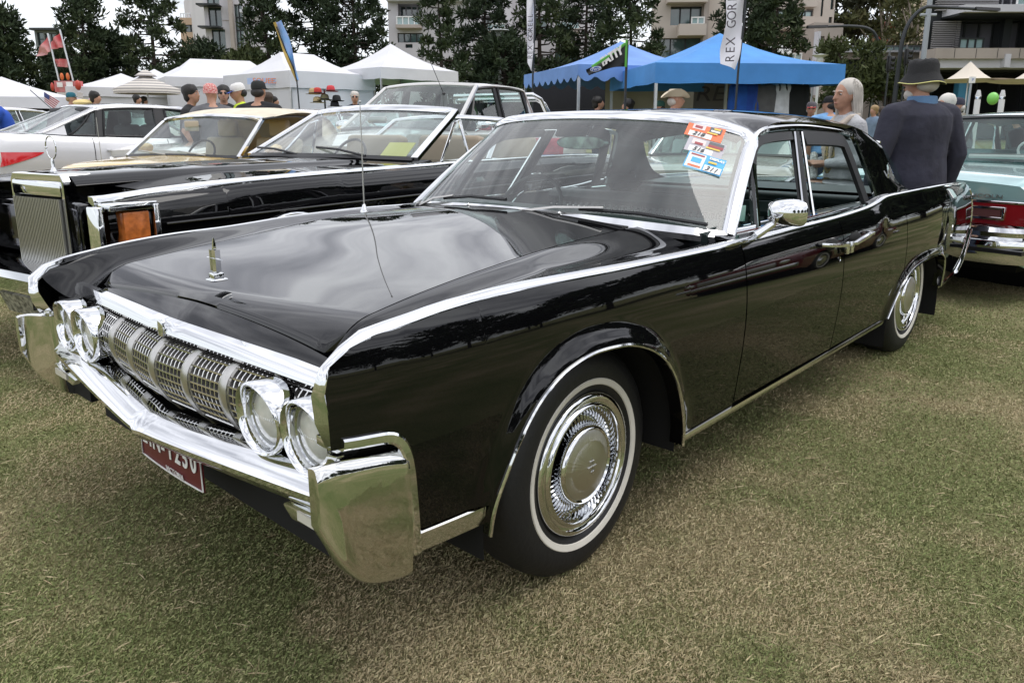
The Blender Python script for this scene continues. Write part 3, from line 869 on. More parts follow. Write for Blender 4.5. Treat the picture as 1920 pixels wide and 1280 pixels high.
MB().tube([(r_[-1]) for r_ in rows], .010, 6).tube([(r_[0]) for r_ in rows], .010, 6).build('rear_window_moulding', CHROME, hero)
# trunk deck
rows = [[(x, q*.81, float(ztop(min(x, 4.4)))-.012+.016*(1-q*q)) for q in np.linspace(-1, 1, 25)] for x in np.r_[np.linspace(3.24, 4.36, 24), [4.42, 4.455, 4.47]]]
rows[-2] = [(p[0], p[1], p[2]-.012) for p in rows[-2]]; rows[-1] = [(p[0], p[1], p[2]-.05) for p in rows[-1]]
MB().grid(rows).build('trunk_lid', BLACK, hero, ang=60)
MB().grid([[(4.47, y, z) for z in (.40, .60, .90)] for y in np.linspace(-.84, .84, 7)]).build('tail_panel', BLACK, hero)
MB().box((4.50, 0, .52), (.10, 1.66, .13)).build('rear_bumper', CHROME, hero, bevel=(.02, 3))
for s in (-1, 1): MB().box((4.485, s*.60, .76), (.03, .48, .16)).build('tail_lamp', mat('tail_red', (.25, .01, .012), rough=.15), hero, bevel=(.01, 2))
# shelves beside the rear window base
for s in (-1, 1):
    MB().grid([[(x, s*y, z) for y, z in ((.80, .968), (.86, .962), (.915, .972))] for x in np.linspace(2.50, 3.32, 8)]).build('rear_shoulder', BLACK, hero)

# ---- side glass: chrome frame, vent pane, pillars
def sg(x, z, s=-1, o=0.0):
    y = .869-.40*(z-.935)+o; return (x, s*y, z)
for s in (-1, 1):
    fr2 = [(.905, .948), (1.06, 1.08), (1.20, 1.20), (1.30, 1.268), (1.37, 1.302), (1.46, 1.318), (1.80, 1.329), (2.15, 1.316), (2.40, 1.294), (2.436, 1.285), (2.452, 1.25), (2.485, 1.11), (2.508, .955)]
    Pf = [sg(x, z, s) for x, z in np.array(spath([(a, c, 0) for a, c in fr2], 70))[:, :2]]
    MB().sweep(Pf, [(-.012, -.008), (.012, -.008), (.012, .006), (0, .011), (-.012, .006)], up=(0, s*.92, .4)).build('window_frame_moulding', CHROME, hero, ang=40)
    # black inner frames of both doors
    fr3 = [(1.12, .955), (1.235, 1.16), (1.315, 1.252), (1.39, 1.276), (1.55, 1.288), (1.71, 1.292)]
    P3 = [sg(x, z, s, -.006) for x, z in np.array(spath([(a, c, 0) for a, c in fr3], 30))[:, :2]]
    MB().sweep(P3, [(-.016, -.010), (.022, -.010), (.022, .006), (-.016, .006)], up=(0, s*.92, .4)).build('front_window_frame', BLKPL, hero)
    fr4 = [(1.83, 1.293), (2.05, 1.288), (2.27, 1.275), (2.31, 1.262), (2.33, 1.22), (2.355, 1.10), (2.375, .955)]
    P4 = [sg(x, z, s, -.006) for x, z in np.array(spath([(a, c, 0) for a, c in fr4], 30))[:, :2]]
    MB().sweep(P4, [(-.018, -.010), (.050, -.010), (.050, .008), (-.018, .008)], up=(0, s*.92, .4)).build('rear_window_frame', BLKPL, hero)
    # centre pillar (dark) with a bright strip either side
    rows = [[sg(x+dx_*(1-t), z, s, o) for x, o in ((1.728, -.02), (1.733, .000), (1.795, .000), (1.80, -.02))] for t, z in ((t, .945+.365*t) for t in np.linspace(0, 1, 6)) for dx_ in (-.155,)]
    MB().grid(rows).build('centre_pillar', BLKPL, hero)
    for xa, xb, nm in ((1.728, 1.555, 'pillar_strip'), (1.806, 1.662, 'pillar_strip')):
        MB().tube([sg(xb+(xa-xb)*t, .945+.36*t, s, .004) for t in np.linspace(0, 1, 8)], .0075, 6).build(nm, CHROME, hero)
    # vent post
    MB().sweep([sg(1.125+.118*t, .948+.235*t, s, .002) for t in np.linspace(0, 1, 8)], [(-.010, -.006), (.010, -.006), (.010, .006), (-.010, .006)], up=(0, s, .3)).build('vent_post', CHROME, hero)
    MB().tube([sg(x, z, s, .002) for x, z in ((.93, .958), (1.02, .957), (1.10, .957))], .006, 6).build('vent_sill', CHROME, hero)
    # vent pane is closed, the two big windows are wound down
    MB().grid([[sg(.93+.19*u+(.118*v)*(1), .958+.225*v*(.04+.96*u), s) for v in np.linspace(0, 1, 5)] for u in np.linspace(0, 1, 6)]).build('vent_pane', GLASS, hero)
    # belt: dark sill plus bright strip
    MB().sweep([sg(x, .944+.004*(x-.9), s, .004) for x in np.linspace(.92, 2.50, 14)], [(-.012, -.012), (.012, -.012), (.010, .008), (-.010, .008)]).build('belt_moulding', CHROME, hero)
    MB().sweep([sg(x, .945+.004*(x-.9), s, -.014) for x in np.linspace(.95, 2.50, 10)], [(-.012, -.02), (.012, -.02), (.012, .006), (-.012, .006)]).build('window_sill_felt', BLKPL, hero)
    # cowl side between fender and A pillar
    MB().grid([[(x, s*y, z) for y, z in ((.915, float(zf(min(x, 1.0)))+.002), (.89, .944), (.872, .948), (.84, .948))] for x in np.linspace(.80, 1.0, 6)]).build('cowl_side', BLACK, hero)
# door mirror
mir = MB()
Mz = Matrix.Rotation(R(-18), 3, 'Z')
def mp_(p): v = Mz @ Vector(p); return (v[0]+1.035, v[1]-1.02, v[2]+1.026)
ring = lambda w, h, x: [mp_((x, w*math.copysign(abs(math.cos(a))**.55, math.cos(a)), h*math.copysign(abs(math.sin(a))**.55, math.sin(a)))) for a in np.linspace(0, 2*PI, 29)[:-1]]
mir.loft([ring(.012, .008, -.075), ring(.038, .024, -.066), ring(.066, .040, -.040), ring(.078, .048, -.005), ring(.079, .049, .004), ring(.074, .044, .005)])
mo = mir.build('door_mirror', CHROME, hero, ang=50)
MB().ell(mp_((-.055, .005, -.012)), (.020, .020, .020), 14, 10).build('mirror_ball', CHROME, mo)
MB().tube([mp_((-.058, .005, -.016)), (.985, -.985, .985), (.93, -.945, .945)], [.010, .013, .017], 10).build('mirror_stalk', CHROME, mo)
# wipers
def wiper(a, k, e):
    w = MB().sweep([a, tuple((np.array(a)+np.array(k))/2+np.array([-.01, 0, .012])), k], [(-.008, -.003), (.008, -.003), (.005, .006), (-.005, .006)], scale=[1.3, 1, .8]).build('wiper_arm', SATIN, hero, bevel=(.001, 1))
    a2 = tuple(np.array(k)*.75+np.array(a)*.25)
    MB().tube([a2, tuple((np.array(a2)+np.array(e))/2+np.array([-.012, 0, .012])), e], .0075, 6).build('wiper_blade', BLKPL, w)
    MB().ell(a, (.018, .018, .014), 10, 6).build('wiper_pivot', BLKPL, w)
W_ = lambda q, t, o=.030: tuple(ws_pt(q, t, o))
wiper(W_(.80, -.045, .022), W_(.46, .055), W_(.05, .055, .024))
wiper(W_(-.03, -.045, .022), W_(-.50, .060), W_(-.93, .035, .024))
# windscreen stickers (inside of the glass, top near corner)
def ws_frame(q, t, out=0.004):
    p = ws_pt(q, t, out); ex = ws_pt(q-.02, t)-ws_pt(q+.02, t); ey = ws_pt(q, t+.02)-ws_pt(q, t-.02); n = np.cross(ex, ey)
    if n[0] > 0: n = -n
    return frame(p, ex, n)
def sticker(q, t, w, h, cols, num, rot):
    Mx = ws_frame(q, t) @ Matrix.Rotation(rot, 4, 'Z')
    b = MB(); 
    def rect(x0, y0, x1, y1, z, mi):
        b.add([(x0, y0, z), (x1, y0, z), (x1, y1, z), (x0, y1, z)], [(0, 1, 2, 3)], mi)
    ms = []
    for i, (x0, y0, x1, y1, c) in enumerate(cols):
        rect(x0*w, y0*h, x1*w, y1*h, .0006*i, i); ms.append(c)
    b.xf(lambda p: tuple(Mx @ Vector(p)))
    so = b.build('entry_sticker', ms, hero, smooth=False, weld=False, recalc=False)
    text('entry_number', num, h*.36, mat('ink', (.03, .03, .04), rough=.6), so, Mx @ Matrix.Translation((w*(-.14 if num != '311' else .22), -h*.30, .004)), shear=.3)
    return so
OR = mat('sticker_orange', (.80, .17, .06), rough=.5); GRY = mat('sticker_grey', (.46, .44, .48), rough=.5); BLU = mat('sticker_blue', (.08, .42, .78), rough=.5)
YL = mat('sticker_yellow', (.75, .52, .08), rough=.5); MAR = mat('sticker_maroon', (.32, .05, .06), rough=.5); PK = mat('sticker_pale', (.75, .62, .60), rough=.5); DGR = mat('sticker_dark', (.10, .11, .12), rough=.5)
BG = WHITE
sticker(-.800, .880, .150, .088, [(-.5, -.5, .5, .5, OR), (-.40, -.46, .22, -.12, BG), (-.36, .04, -.02, .40, PK), (-.30, .12, -.10, .30, MAR), (.10, .02, .42, .40, DGR), (.14, .08, .38, .20, BG), (.20, .24, .38, .36, YL), (.06, -.10, .34, .0, YL)], '218', -.10)
sticker(-.825, .725, .150, .085, [(-.5, -.5, .5, .5, GRY), (-.40, -.46, .24, -.10, BG), (-.38, .04, -.02, .40, PK), (-.30, .04, -.08, .20, MAR), (.06, .24, .46, .44, DGR), (.06, .06, .46, .24, MAR), (.02, -.06, .40, .04, YL)], '516', -.12)
sticker(-.846, .575, .150, .092, [(-.5, -.5, .5, .5, BLU), (-.47, -.44, -.02, .44, BG), (-.42, .30, -.06, .40, MAR), (-.36, -.12, -.10, .18, BLU), (-.40, -.38, -.06, -.28, OR), (.02, -.46, .47, -.10, BG), (.08, .04, .30, .16, YL)], '311', -.14)
text('sticker_print', 'DISPLAY', .016, WHITE, hero, ws_frame(-.895, .615, .008) @ Matrix.Rotation(-.14, 4, 'Z'), bold=.001)

# ---- interior
SEAT = LEATHER
def bench(x, z0, h, tilt, name):
    t = thing(name, '', 'x'); del t['label']; del t['category']; t.parent = hero
    b = MB()
    for k in range(-17, 18):
        y = k*.0395
        prof = [(x+.10, z0), (x+.0, z0+.02)]
        sec_ = []
        pts = [(x+.02+tilt*j/6, y, z0+.10+h*j/6) for j in range(7)]
        b.sweep(pts, [(-.0192, -.02), (.0192, -.02), (.0185, .018), (.010, .030), (-.010, .030), (-.0185, .018)], up=(-1, 0, .2), scale=[.8, 1, 1, 1, 1, 1, .9])
    kind(b.build('backrest_pleats', SEAT, t, ang=50), 'stuff')
    MB().box((x+.09+tilt*.5, 0, z0+.06+h*.5), (.13, 1.46, h+.08), M=Matrix.Rotation(math.atan2(tilt, h), 3, 'Y')).build('backrest', SEAT, t, bevel=(.04, 4))
    b = MB().sweep([(x+.045+tilt, y, z0+.135+h) for y in np.linspace(-.70, .70, 9)], [(.07*math.cos(a), .042*math.sin(a)) for a in np.linspace(0, 2*PI, 15)[:-1]])
    b.build('backrest_roll', SEAT, t)
    MB().box((x-.22, 0, z0), (.56, 1.46, .20)).build('cushion', SEAT, t, bevel=(.05, 4))
    MB().tube([(x+.0+tilt, y, z0+.085+h) for y in (-.70, 0, .70)], .006, 6).build('seat_piping', SATIN, t)
    return t
bench(1.66, .46, .35, .10, 'front_bench'); bench(2.60, .46, .32, .09, 'rear_bench')
MB().grid([[(x, y, z) for x, z in ((2.78, .97), (3.1, .98), (3.28, .975))] for y in np.linspace(-.76, .76, 5)]).build('parcel_shelf', LEATHER, hero)
dash = MB().loft([[(x, y, z) for x, z in ((.80, .95), (.92, .985), (1.05, .975), (1.10, .94), (1.06, .80), (.86, .78))] for y in np.linspace(-.82, .82, 9)])
dash.build('dashboard', LEATHER, hero, ang=40)
MB().tube([(1.105, y, .925) for y in (-.78, 0, .78)], .007, 6).build('dash_trim', CHROME, hero)
b = MB()
Mw = Matrix.Translation((1.27, .45, .90)) @ Matrix.Rotation(R(-62), 4, 'Y')
ringp = [tuple(Mw @ Vector((.205*math.cos(a), .205*math.sin(a), 0))) for a in np.linspace(0, 2*PI, 41)[:-1]]
b.tube(ringp, .011, 8, closed=True, up=(1, 0, .5))
b.build('steering_wheel', BLKPL, hero)
b = MB(); b.tube([tuple(Mw @ Vector((.135*math.cos(a), .135*math.sin(a), .0))) for a in np.linspace(PI*.1, PI*.9, 12)], .005, 6, up=(1, 0, .5))
b.build('horn_ring', CHROME, hero)
b = MB(); b.tube([tuple(Mw @ Vector((0, -.2, 0))), tuple(Mw @ Vector((0, 0, -.02))), tuple(Mw @ Vector((0, .2, 0)))], .014, 6, up=(1, 0, .5)); b.tube([tuple(Mw @ Vector((0, 0, 0))), (1.05, .45, .82)], .025, 8, up=(0, 1, 0)); b.build('steering_column', BLKPL, hero)
for s in (-1, 1):
    MB().grid([[(x, s*y, z) for y, z in ((.862, .95), (.82, .955), (.79, .90), (.78, .55))] for x in np.linspace(.95, 2.5, 6)]).build('door_card', LEATHER, hero, ang=30)
    MB().tube([(x, s*.812, .952) for x in np.linspace(1.0, 2.45, 5)], .006, 6).build('door_card_strip', CHROME, hero)
    MB().box((1.42, s*.775, .78), (.40, .05, .05)).build('armrest', LEATHER, hero, bevel=(.02, 3))
# mirror hung from the header: mottled reflector face
MB().tube([(1.22, 0, 1.355), (1.19, .02, 1.285)], .007, 6, up=(0, 1, 0)).build('rear_view_mirror_stem', CHROME, hero)
b = MB(); rg = lambda k, x: [(x, +.03+.148*k*math.copysign(abs(math.cos(a))**.6, math.cos(a)), 1.258+.030*k*math.sin(a)) for a in np.linspace(0, 2*PI, 33)[:-1]]
b.loft([rg(.9, 1.155), rg(1, 1.165), rg(1, 1.182), rg(.96, 1.187)])
b.build('rear_view_mirror', mat('mirror_back', (.45, .55, .52), rough=.25, metal=.8, noise=(22, .7, (.05, .07, .07))), hero, ang=40)
# paper tag hung inside the near vent pane
MB().box((1.06, -.81, 1.005), (.005, .055, .060), rz=.8).build('paper_tag', mat('tag_paper', (.42, .68, .60), rough=.7), hero)
# script badge near the tail
text('script_badge', 'Continental', .06, CHROME, hero, frame((4.10, -(float(ysec(4.1, .875))+.004), .872), (1, -.16, 0), (-.12, -1, .2)), depth=.003, shear=.35, sx=.9)
# =================================================================== parked cars
def car_place(u, D, th, anchor):
    """world location/heading so that local 'anchor' (x,y) stands at column u, depth D; th = heading from nose to tail"""
    p = at(u, D); c, s_ = math.cos(th), math.sin(th)
    return (p[0]-(c*anchor[0]-s_*anchor[1]), p[1]-(s_*anchor[0]+c*anchor[1]))
def std_wheel(parent, x, y, s, r=.33, rimm=None, white=False, w=.2, hub='disc'):
    t = thing('wheel', '', 'x', (x, y, r)); del t['label']; del t['category']; t.parent = parent; f = s*w/2
    rr = r*.60
    MB().lathe([(rr, f*.7), (rr+.02, f*.98), ((rr+r)/2, f*1.06), (r*.95, f*.9), (r, f*.55), (r, -f*.55), (r*.95, -f), (rr, -f*.8)], axis='y', n=36).build('tyre', TREAD, t, ang=60)
    if white: MB().lathe([(rr+.03, f*1.00), (rr+.035, f*1.06), (rr+.065, f*1.08), (rr+.07, f*1.02)], axis='y', n=36).build('whitewall_band', WHITEWALL, t)
    m = rimm or CHROME
    if hub == 'disc':
        MB().lathe([(rr, f*.75), (rr*.95, f*.95), (rr*.8, f*.85), (rr*.55, f*.9), (rr*.5, f*1.1), (0, f*1.15)], axis='y', n=30).build('hubcap', m, t, ang=50)
    else:
        b = MB(); b.lathe([(rr, f*.8), (rr*.95, f*.95), (rr*.88, f*.7)], axis='y', n=30)
        for k in range(5):
            a = 2*PI*k/5
            for q in (-.13, .13):
                b.sweep([(rr*.1*math.cos(a), f*.75, rr*.1*math.sin(a)), (rr*.92*math.cos(a+q), f*.85, rr*.92*math.sin(a+q))], [(-.02, -.012), (.02, -.012), (.02, .012), (-.02, .012)], up=(0, 1, 0))
        b.build('rim', m, t)
        MB().lathe([(rr*.97, f*.3), (0, f*.3)], axis='y', n=20).build('rim_back', DARK, t)
    return t
def inflate_window(pts, n=(0, -1, 0)): return pts
def make_car(name, label, P, group=None, cat='car'):
    """local axes: x nose -> tail, near (driver of picture) side y<0, z up"""
    t = thing(name, label, cat, group=group)
    L, W = P['L'], P['W']; zb = P.get('zb', .26); wr = P.get('wr', .33); wx = P['wx']; paint = P['paint']
    top = (sp if P.get('smooth', True) else pch)([a for a, b in P['top']], [b for a, b in P['top']])
    crown = P.get('crown', .03)
    plan = pch([-.01, .02, .10, .30, .7, L*.5, L-.7, L-.25, L-.08, L+.01], [W*k for k in P.get('plan', (.86, .90, .945, .975, .99, 1.0, .985, .96, .93, .90))])
    sec = P.get('sec', [(0, .94), (.15, .975), (.35, .995), (.55, 1.0), (.75, .985), (.9, .955), (.97, .925), (1.0, .88)])
    sf = pch([a for a, b in sec], [b for a, b in sec])
    ck = P.get('cockpit'); ar = wr*1.20
    arch_front = P.get('arch', 1.0)
    xs = set(np.round(np.linspace(0, L, 46), 4))
    for w_ in wx:
        for a in np.linspace(-1, 1, 19): xs.add(round(w_+ar*math.sin(a*PI/2), 4))
        xs.add(round(w_-ar-.004, 4)); xs.add(round(w_+ar+.004, 4))
    xs = sorted(x for x in xs if 0 <= x <= L)
    zfl = pch([0, .35, wx[0]-.5, wx[1]+.5, L-.35, L], [zb+P.get('lift', .12), zb+.03, zb, zb, zb+.04, zb+P.get('lift', .12)+.02])
    rows = []
    for x in xs:
        zz = float(zfl(x)); zt = float(top(x)); w = float(plan(x)); bot = zz
        for w_ in wx:
            d = abs(x-w_)
            if d <= ar: bot = max(bot, wr*.98+math.sqrt(max(0, ar*ar-d*d))*arch_front)
        row = []
        for k in np.linspace(0, 1, 15):
            z = bot+(zt-bot)*k; f = (z-zz)/(zt-zz); y = w*float(sf(f))
            row.append((x, y, z))
        ye = row[-1][1]
        for k in (.90, .75, .5, .25, 0):
            if ck and ck[0] < x < ck[1] and k < .85: row.append((x, ye*.86, zt+crown*.3-(.85-k)*.02)); continue
            row.append((x, ye*k, zt+crown*(1-k*k)))
        rows.append(row)
    full = [[(p[0], -p[1], p[2]) for p in r_]+[p for p in r_[::-1][1:]] for r_ in rows]
    b = MB().grid(full)
    for r_ in ((full[0], full[-1]) if not P.get('open_nose') else (full[-1],)):
        h = len(r_)//2; n = len(r_)
        b.add(r_, [(i, i+1, n-2-i, n-1-i) for i in range(h)])
    body = b.build('body', paint, t, ang=P.get('ang', 42))
    # dark inside: wheel arches and floor
    b = MB().box((L/2, 0, zb+.06), (L*.86, W*1.5, .10)).build('underbody', DARK, t)
    b = MB()
    for w_ in wx: 
        b.lathe([(ar*1.02, -W*.96), (ar*1.02, W*.96)], (w_, 0, wr*.98), 'y', 24)
    kind(b.build('wheel_arches', DARK, t), 'stuff')
    tr = P.get('track', W-.12)
    for w_ in wx:
        for s in (-1, 1): std_wheel(t, w_, s*tr, s, wr, P.get('rim'), P.get('white', False), hub=P.get('hub', 'disc'))
    if ck:
        lining = P.get('trim', mat('car_trim_dark', (.02, .02, .022), rough=.6))
        rows = []
        for x in np.linspace(ck[0]+.01, ck[1]-.01, 8):
            zt = float(top(x)); w = float(plan(x))*float(sf(1.0))*.86
            rows.append([(x, -w, zt), (x, -w+.05, zt-.05), (x, -w+.06, zb+.12), (x, w-.06, zb+.12), (x, w-.05, zt-.05), (x, w, zt)])
        MB().grid(rows).build('cabin_lining', lining, t, ang=30)
        for sx in P.get('seats', []):
            for s in (-1, 1):
                b = MB().box((sx, s*W*.42, float(top(sx))-.12), (.14, W*.66, .62), M=Matrix.Rotation(R(12), 3, 'Y'))
                b.box((sx-.28, s*W*.42, zb+.28), (.55, W*.66, .18))
                b.build('seat', P.get('seatm', lining), t, bevel=(.05, 3))
                if P.get('headrests'):
                    MB().box((sx+.07, s*W*.42, float(top(sx))+.28), (.09, W*.30, .19)).build('headrest', P.get('seatm', lining), t, bevel=(.04, 3))
        x0 = ck[0]+.10
        MB().loft([[(x0-.05, y, float(top(x0))-.02), (x0+.22, y, float(top(x0))+.02), (x0+.34, y, float(top(x0))-.06), (x0+.28, y, float(top(x0))-.3)] for y in np.linspace(-W*.72, W*.72, 5)]).build('dashboard', lining, t)
        Mw = Matrix.Translation((x0+.50, W*.40, float(top(x0))+.00)) @ Matrix.Rotation(R(-60), 4, 'Y')
        MB().tube([tuple(Mw @ Vector((.18*math.cos(a), .18*math.sin(a), 0))) for a in np.linspace(0, 2*PI, 25)[:-1]], .012, 6, closed=True, up=(1, 0, .5)).build('steering_wheel', BLKPL, t)
    G = P.get('gh')
    if G:
        # A base, A top, C top, C base: (x, y, z)
        Ab, At, Ct, Cb = [np.array(G[k], float) for k in ('Ab', 'At', 'Ct', 'Cb')]
        frame_m = G.get('frame', paint); gl = G.get('glass', GLASS)
        bow = G.get('bow', .10)
        def wsp(q, k):
            a = np.array([Ab[0]-bow*(1-q*q), q*Ab[1], Ab[2]+.015*(1-q*q)]); c = np.array([At[0]-bow*.6*(1-q*q), q*At[1], At[2]+.03*(1-q*q)])
            return a*(1-k)+c*k
        MB().grid([[wsp(q, k) for k in np.linspace(0, 1, 8)] for q in np.linspace(-1, 1, 17)]).build('windscreen', glass(name+'_screen', tint=(.76, .86, .84), ior=1.75, sky_veil=.05), t)
        path = [wsp(-1, k) for k in np.linspace(0, 1, 8)]+[wsp(q, 1) for q in np.linspace(-.95, .95, 15)]+[wsp(1, k) for k in np.linspace(1, 0, 8)]
        pw = G.get('pillar', .035)
        MB().sweep(path, [(-pw*.5, -.015), (pw, -.015), (pw, .012), (0, .02), (-pw*.5, .012)], up=(-.6, 0, .8)).build('windscreen_frame', G.get('wsm', frame_m), t, ang=45)
        MB().sweep([wsp(q, 0) for q in np.linspace(-1, 1, 15)], [(-.02, -.01), (.02, -.01), (.02, .01), (-.02, .01)], up=(-.6, 0, .8)).build('cowl_trim', BLKPL, t)
        if not G.get('open'):
            rz = pch([0, .12, .35, .65, .88, 1.0], np.array(G.get('roofz', (0, .035, .06, .055, .03, 0))))
            rows = []
            for k in np.linspace(0, 1, 16):
                row = []
                for q in np.linspace(-1, 1, 17):
                    x0 = At[0]-bow*.6*(1-q*q); x = x0+(Ct[0]+.06*(1-q*q)-x0)*k
                    y = q*(At[1]+(Ct[1]-At[1])*k+.02*math.sin(PI*k)); z = At[2]+(Ct[2]-At[2])*k+float(rz(k))*(1-.35*abs(q)**3)+.03*(1-q*q)
                    if abs(q) > .99: z -= .015
                    row.append((x, y, z))
                rows.append(row)
            rb = MB().grid(rows)
            rb.build('roof', G.get('roofm', paint), t, ang=60)
            MB().grid([[(p[0], p[1]*.95, p[2]-.035) for p in r_] for r_ in rows]).build('headliner', HEADL, t)
            rail = [np.array(r_[0]) for r_ in rows]
            def rwp(q, k):
                a = np.array([Ct[0]+.06*(1-q*q), q*Ct[1], Ct[2]+.03*(1-q*q)]); c = np.array([Cb[0]+.06*(1-q*q), q*Cb[1], Cb[2]+.01]); return a*(1-k)+c*k
            MB().grid([[rwp(q, k) for k in np.linspace(.04, .96, 6)] for q in np.linspace(-.86, .86, 13)]).build('rear_window', gl, t)
            for s in (-1, 1): MB().grid([[rwp(q*s, k)+np.array([0, 0, .002]) for k in np.linspace(-.02, 1, 7)] for q in np.linspace(.86, 1.0, 5)]).build('rear_pillar_face', G.get('roofm', paint), t)
            MB().sweep([rwp(-.87, k) for k in np.linspace(1, .03, 6)]+[rwp(q, 0.02) for q in np.linspace(-.82, .82, 9)]+[rwp(.87, k) for k in np.linspace(.03, 1, 6)], [(-.018, -.01), (.014, -.01), (.014, .010), (-.018, .010)], up=(.6, 0, .8)).build('rear_window_frame', G.get('wsm', frame_m), t)
            # side glass and pillars
            wins = G['wins']     # list of polygons [(s along 0..1, h 0..1)] in a patch between belt and rail
            def sidep(x, h, s, o=0):
                zb_ = float(top(np.clip(x, 0, L)))+.015
                xr = np.array([r_[0] for r_ in rail]); zr_ = float(np.interp(x, xr, [r_[2] for r_ in rail])); yr = float(np.interp(x, xr, [-r_[1] for r_ in rail]))
                if x < xr[0]: zr_ = Ab[2]+(At[2]-Ab[2])*np.clip((x-Ab[0])/max(.01, At[0]-Ab[0]), 0, 1); yr = Ab[1]+(At[1]-Ab[1])*np.clip((x-Ab[0])/max(.01, At[0]-Ab[0]), 0, 1)
                if x > xr[-1]: kk = np.clip((x-Ct[0])/max(.01, Cb[0]-Ct[0]), 0, 1); zr_ = Ct[2]+(Cb[2]-Ct[2])*kk; yr = Ct[1]+(Cb[1]-Ct[1])*kk
                hb = Ab[1]+(Cb[1]-Ab[1])*np.clip((x-Ab[0])/(Cb[0]-Ab[0]), 0, 1)
                hh = zb_+(1.0-0)*(h)*(max(zr_, zb_+.01)-zb_); ht = At[2]-Ab[2]
                y = hb-(hb-At[1])*np.clip((hh-zb_)/ht, 0, 1.1)+o
                return np.array([x, s*y, hh])
            for s in (-1, 1):
                # frame band: full patch in frame material with windows proud of it
                xs2 = np.linspace(Ab[0]+.02, Cb[0]-.02, 40)
                fm = MB().grid([[sidep(x, h, s, -.035) for h in np.linspace(0, 1.0, 6)] for x in xs2[[0, 1, 2, 3]]])
                for (xa, xb, top_in) in G['pillars']:
                    MB().grid([[sidep(xa+(xb-xa)*q+dx_*h, h, s, 0.0) for h in np.linspace(0, 1, 6)] for q in (0, .5, 1) for dx_ in (top_in,)]).build('door_pillar', G.get('pilm', BLKPL), t)
                for wpoly in wins:
                    (x0_, x1_, d0, d1) = wpoly
                    rows = [[sidep((x0_+(x1_-x0_)*u)+(d0+(d1-d0)*u)*h, h*.94+.02, s, .004) for h in np.linspace(0, 1, 6)] for u in np.linspace(0, 1, 8)]
                    MB().grid(rows).build('side_window', gl, t)
                    ed = [rows[0][j] for j in range(6)]+[rows[i][5] for i in range(1, 8)]+[rows[7][j] for j in range(4, -1, -1)]+[rows[i][0] for i in range(6, 0, -1)]
                    MB().tube([tuple(p+np.array([0, s*.004, 0])) for p in ed], G.get('edge', .009), 5, closed=True, up=(0, 1, .1)).build('window_trim', G.get('trimm', CHROME), t)
                # rear quarter of the cabin
                xq = G.get('quarter', Ct[0]-.12)
                MB().grid([[sidep(x, h, s, .002) for h in np.linspace(0, 1, 7)] for x in np.linspace(xq, Cb[0], 10)]).build('rear_pillar', G.get('roofm', paint) if G.get('vinyl') else paint, t, ang=60)
                MB().tube([tuple(p) for p in [sidep(Ab[0]+.01, 0, s)]+[sidep(x, 1, s, .004) for x in np.linspace(Ab[0]+.03, Cb[0]-.03, 22)]], .014, 6).build('roof_rail', G.get('trimm', CHROME) if G.get('railchrome') else paint, t)
    for s in (-1, 1):
        for (x, z) in P.get('handles', []):
            y = float(plan(x))*float(sf((z-zb)/(float(top(x))-zb)))+.012
            MB().sweep([(x-.09, s*(y-.015), z), (x-.07, s*(y+.012), z), (x+.07, s*(y+.012), z), (x+.09, s*(y-.015), z)], [(-.008, -.012), (.008, -.012), (.008, .012), (-.008, .012)]).build('door_handle', P.get('handlem', CHROME), t, bevel=(.004, 2))
        for x in P.get('gaps', []):
            pts = []
            for k in np.linspace(.04, .985, 14):
                zt = float(top(x)); z = zb+.06+(zt-zb-.06)*k; pts.append((x+P.get('gapbow', .0)*math.sin(PI*k), s*(float(plan(x))*float(sf((z-zb)/(zt-zb)))+.0015), z))
            MB().tube(pts, .0045, 4).build('door_gap', DARK, t)
    for (x, y, z, m_, sc_) in P.get('mirrors', []):
        b = MB(); ringy = lambda k, dx_: [(x+dx_*sc_, y+.095*k*sc_*math.cos(a), z+.058*k*sc_*math.copysign(abs(math.sin(a))**.8, math.sin(a))) for a in np.linspace(0, 2*PI, 19)[:-1]]
        b.loft([ringy(.3, -.13), ringy(.75, -.10), ringy(1, -.03), ringy(1, .02), ringy(.9, .03)]).build('door_mirror', m_, t, ang=50)
        MB().tube([(x-.02, y-.04*np.sign(y), z-.03), (x-.02, y-.14*np.sign(y), z-.07)], .016, 6).build('mirror_stalk', m_, t)
    t['_top'] = 0; del t['_top']
    P['_f'] = (top, plan, sf)
    return t
def put(t, loc, th): t.location = (loc[0], loc[1], float(gz(loc[0]+2.3*math.cos(th), loc[1]+2.3*math.sin(th)))); t.rotation_euler = (0, 0, th)

# ---- 1. black personal-luxury convertible beside the sedan
TH1 = R(10)
P1 = dict(open_nose=True, L=5.75, W=1.0, wx=(1.05, 4.15), wr=.355, paint=BLACK, smooth=False, zb=.25, lift=.16,
          top=[(0, .925), (.4, .955), (1.2, .975), (2.3, .985), (2.9, .99), (3.6, .99), (4.6, .985), (5.4, .96), (5.75, .93)], crown=.028,
          plan=(.93, .95, .965, .985, .995, 1.0, .985, .96, .93, .90), cockpit=(2.36, 4.3), seats=(3.30, 4.12), seatm=mat('tan_hide', (.30, .24, .17), rough=.5), white=True,
          gh=dict(open=True, Ab=(2.30, .86, 1.025), At=(2.95, .74, 1.35), Ct=(4, .7, 1.3), Cb=(4.4, .8, 1.0), bow=.16, wsm=CHROME, pillar=.046), gaps=(2.62, 3.9), handles=((3.75, .86),),
          sec=[(0, .93), (.15, .965), (.35, .985), (.55, .992), (.68, .985), (.72, 1.0), (.9, .99), (.965, .965), (1.0, .93)])
c1 = make_car('luxury_convertible', 'black convertible with tall upright chrome grille and amber corner lamps, roof down', P1)
O1 = (-.47, 2.685)
top1, plan1, sf1 = P1['_f']
